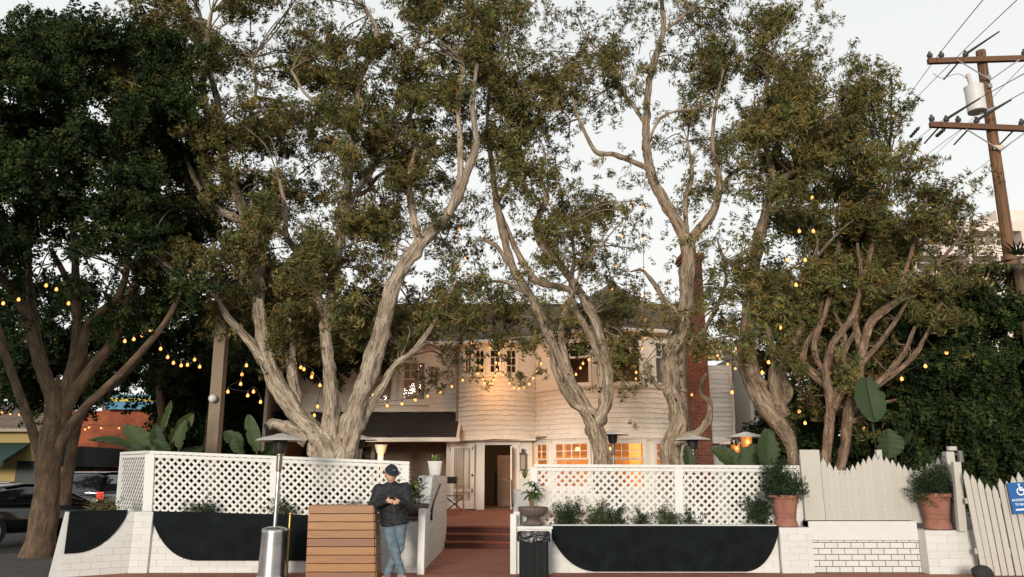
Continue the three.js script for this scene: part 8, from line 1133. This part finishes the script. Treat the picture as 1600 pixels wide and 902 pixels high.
// ================= STRING LIGHTS =================
{
  const glow = mat(lin(0.02, 0.012, 0.004), 0.6, { emissive: new THREE.Color(1, 0.4, 0.1), emissiveIntensity: 2.1 }), sock = mat(lin(0.015, 0.013, 0.012), 0.6);
  const bulbG = lathe([[0, -0.042], [0.018, -0.038], [0.03, -0.024], [0.033, -0.01], [0.029, 0.008], [0.018, 0.028], [0.014, 0.04], [0, 0.042]], 14), sockG = new THREE.CylinderGeometry(0.017, 0.019, 0.05, 10).translate(0, 0.062, 0);
  function strand(label, pts, lamp = 0.1, hang = 0.1) {
    const s = thing('string_lights', label, 'string lights', [0, 0, 0], 0, 'strings of warm bulbs in the trees'), q = pts.map(A3);
    const w = []; q.forEach((p, i) => { w.push(p.clone().add(V(0, hang, 0))); });
    part('cord', tube(w, 0.007, q.length * 8, 5), M.wire, s);
    q.forEach((p) => {
      const b = prep(new THREE.Mesh(bulbG, glow)); b.name = 'bulb'; b.position.copy(p); s.add(b); const k = prep(new THREE.Mesh(sockG, sock)); k.name = 'socket'; b.add(k);
      if (lamp) { const l = new THREE.PointLight(new THREE.Color(1, 0.47, 0.16), lamp); l.position.copy(p); l.castShadow = true; scene.add(l); }
    });
    return s;
  }
  strand('warm bulb string crossing the ficus limbs', [[-11.091,5.067,-16],[-10.793,5.159,-16.04],[-10.506,5.252,-16.08],[-9.988,5.57,-16.12],[-9.781,5.495,-16.16],[-9.502,5.195,-16.2]], 0);
  strand('warm bulb string swagged left of the wooden post', [[-8.351,4.427,-16.5],[-8.212,4.487,-16.6],[-8.089,4.589,-16.7],[-7.981,4.721,-16.8],[-7.744,4.324,-16.9],[-7.614,4.155,-17],[-7.517,4.041,-17.1],[-7.384,3.998,-17.2],[-7.285,4.026,-17.3],[-7.179,4.157,-17.4],[-7.089,4.01,-17.5]], 0);
  strand('distant tiny bulbs under the shop roof', [[-18.919,3.878,-29],[-18.603,3.831,-29],[-18.267,3.807,-29],[-17.827,3.878,-29]], 0);
  strand('distant tiny bulbs before the orange building', [[-16.612,3.303,-30],[-16.297,3.327,-30],[-16.16,3.4,-30],[-15.693,3.375,-30],[-15.008,3.375,-30]], 0);
  strand('warm bulb string dropping beside the wooden post', [[-5.927,3.998,-17.2],[-5.987,3.789,-17.133],[-5.975,3.569,-17.067],[-6.218,3.393,-17],[-5.754,3.303,-16.933],[-5.613,3.379,-16.867],[-5.422,3.152,-16.8]], 0);
  strand('warm bulb string looped through the stems of the wide paperbark', [[-4.845,4.055,-17.2],[-4.703,3.951,-17.171],[-4.621,3.904,-17.143],[-4.423,3.801,-17.114],[-4.425,3.726,-17.086],[-4.224,3.539,-17.057],[-4.245,3.076,-17.029],[-4.296,2.88,-17]], 0);
  strand('short bulb string between the wide paperbark and the house windows', [[-3.507,3.62,-19],[-3.498,3.577,-19.5],[-3.478,3.742,-20],[-3.419,3.948,-20.5],[-3.136,4.44,-21]], 0);
  strand('long bulb string rising from the wide paperbark to the centre bow', [[-3.441,3.046,-17.5],[-3.259,3.129,-18.156],[-3.009,3.246,-18.811],[-2.748,3.351,-19.467],[-2.497,3.508,-20.122],[-2.256,3.672,-20.778],[-1.977,3.861,-21.433],[-1.713,4.075,-22.089],[-1.448,4.336,-22.744],[-1.027,4.609,-23.4]], 0.09);
  strand('bulb string hanging down from the canopy left of the centre bow', [[-1.32,7.635,-17],[-1.266,7.317,-17.6],[-1.384,7.314,-18.2],[-1.194,6.945,-18.8],[-1.363,6.926,-19.4],[-1.36,6.439,-20],[-1.27,5.993,-20.6],[-1.229,5.611,-21.2],[-1.166,5.28,-21.8],[-1.138,5.023,-22.4],[-1.05,4.787,-23],[-0.921,4.831,-23.6]], 0.1, 0.09);
  strand('second bulb string dropping before the centre bow windows', [[-0.939,6.38,-19],[-0.874,5.78,-19.522],[-0.723,5.324,-20.044],[-0.584,4.933,-20.567],[-0.352,4.875,-21.089],[-0.342,4.866,-21.611],[-0.46,4.759,-22.133],[-0.376,4.815,-22.656],[-0.461,4.696,-23.178],[-0.51,4.589,-23.7]], 0.22, 0.09);
  strand('festoon of bulbs in a small loop below the bow casements', [[-1.045,4.66,-23.8],[-0.885,4.481,-23.783],[-0.844,4.361,-23.767],[-0.725,4.32,-23.75],[-0.627,4.338,-23.733],[-0.569,4.453,-23.717],[-0.51,4.589,-23.7]], 0.22);
  strand('festoon of bulbs swagged across the bow towards the forked tree', [[-0.51,4.589,-23.7],[-0.271,4.57,-23.4],[-0.076,4.284,-23.1],[0.056,4.117,-22.8],[0.204,4.066,-22.5],[0.348,4.069,-22.2],[0.488,4.126,-21.9],[0.59,4.252,-21.6],[0.688,4.392,-21.3],[0.785,4.58,-21]], 0.22);
  strand('bulb string climbing the forked paperbark before the bay window', [[2.669,6.421,-20],[2.468,5.894,-20.3],[2.317,5.427,-20.6],[2.183,5.057,-20.9],[2.116,4.715,-21.2],[1.983,4.651,-21.5],[1.935,4.566,-21.8],[1.83,4.423,-22.1],[1.723,4.35,-22.4]], 0.18);
  strand('bulb string hanging in the open sky above the bay roof', [[3.221,8.04,-18],[3.262,7.35,-18.42],[3.319,6.639,-18.84],[3.383,6.075,-19.26],[3.447,5.526,-19.68],[3.5,5.112,-20.1],[3.477,4.908,-20.52],[3.338,4.502,-20.94],[3.434,4.382,-21.36],[3.494,4.256,-21.78],[3.668,4.216,-22.2]], 0.18, 0.09);
  strand('thin bulb string through the leaves left of the bay peak', [[2.908,8.073,-18],[2.791,7.46,-18.667],[2.699,6.891,-19.333],[2.669,6.421,-20]], 0);
  strand('bulb string along the eave by the chimney', [[5.458,3.992,-23.6],[5.756,4.138,-23.514],[6.006,5.436,-23.429],[5.985,5.108,-23.343],[6.217,5.134,-23.257],[6.267,5.043,-23.171],[6.463,4.857,-23.086],[6.659,4.711,-23]], 0.22);
  strand('bulb string hanging through the gnarled paperbark', [[4.675,3.327,-16.5],[4.77,4.225,-16.283],[5.205,3.693,-16.067],[5.283,3.876,-15.85],[5.338,4.133,-15.633],[5.439,4.517,-15.417],[5.745,5.357,-15.2]], 0);
  strand('bulb string high in the right paperbark crown', [[5.719,5.966,-15.5],[6.062,5.944,-15.425],[5.968,6.544,-15.35],[6.23,6.52,-15.275],[6.239,7.221,-15.2]], 0);
  strand('bulb string low behind the cream picket screen', [[6.25,2.963,-17],[6.4,2.724,-17.125],[7.729,2.607,-17.25],[8.751,2.642,-17.375],[9.313,2.762,-17.5]], 0);
  strand('bulb string in the tall dark hedge', [[7.857,3.503,-15.6],[8.313,3.748,-15.5],[8.717,4.005,-15.4]], 0);
}

renderer.render(scene, camera);
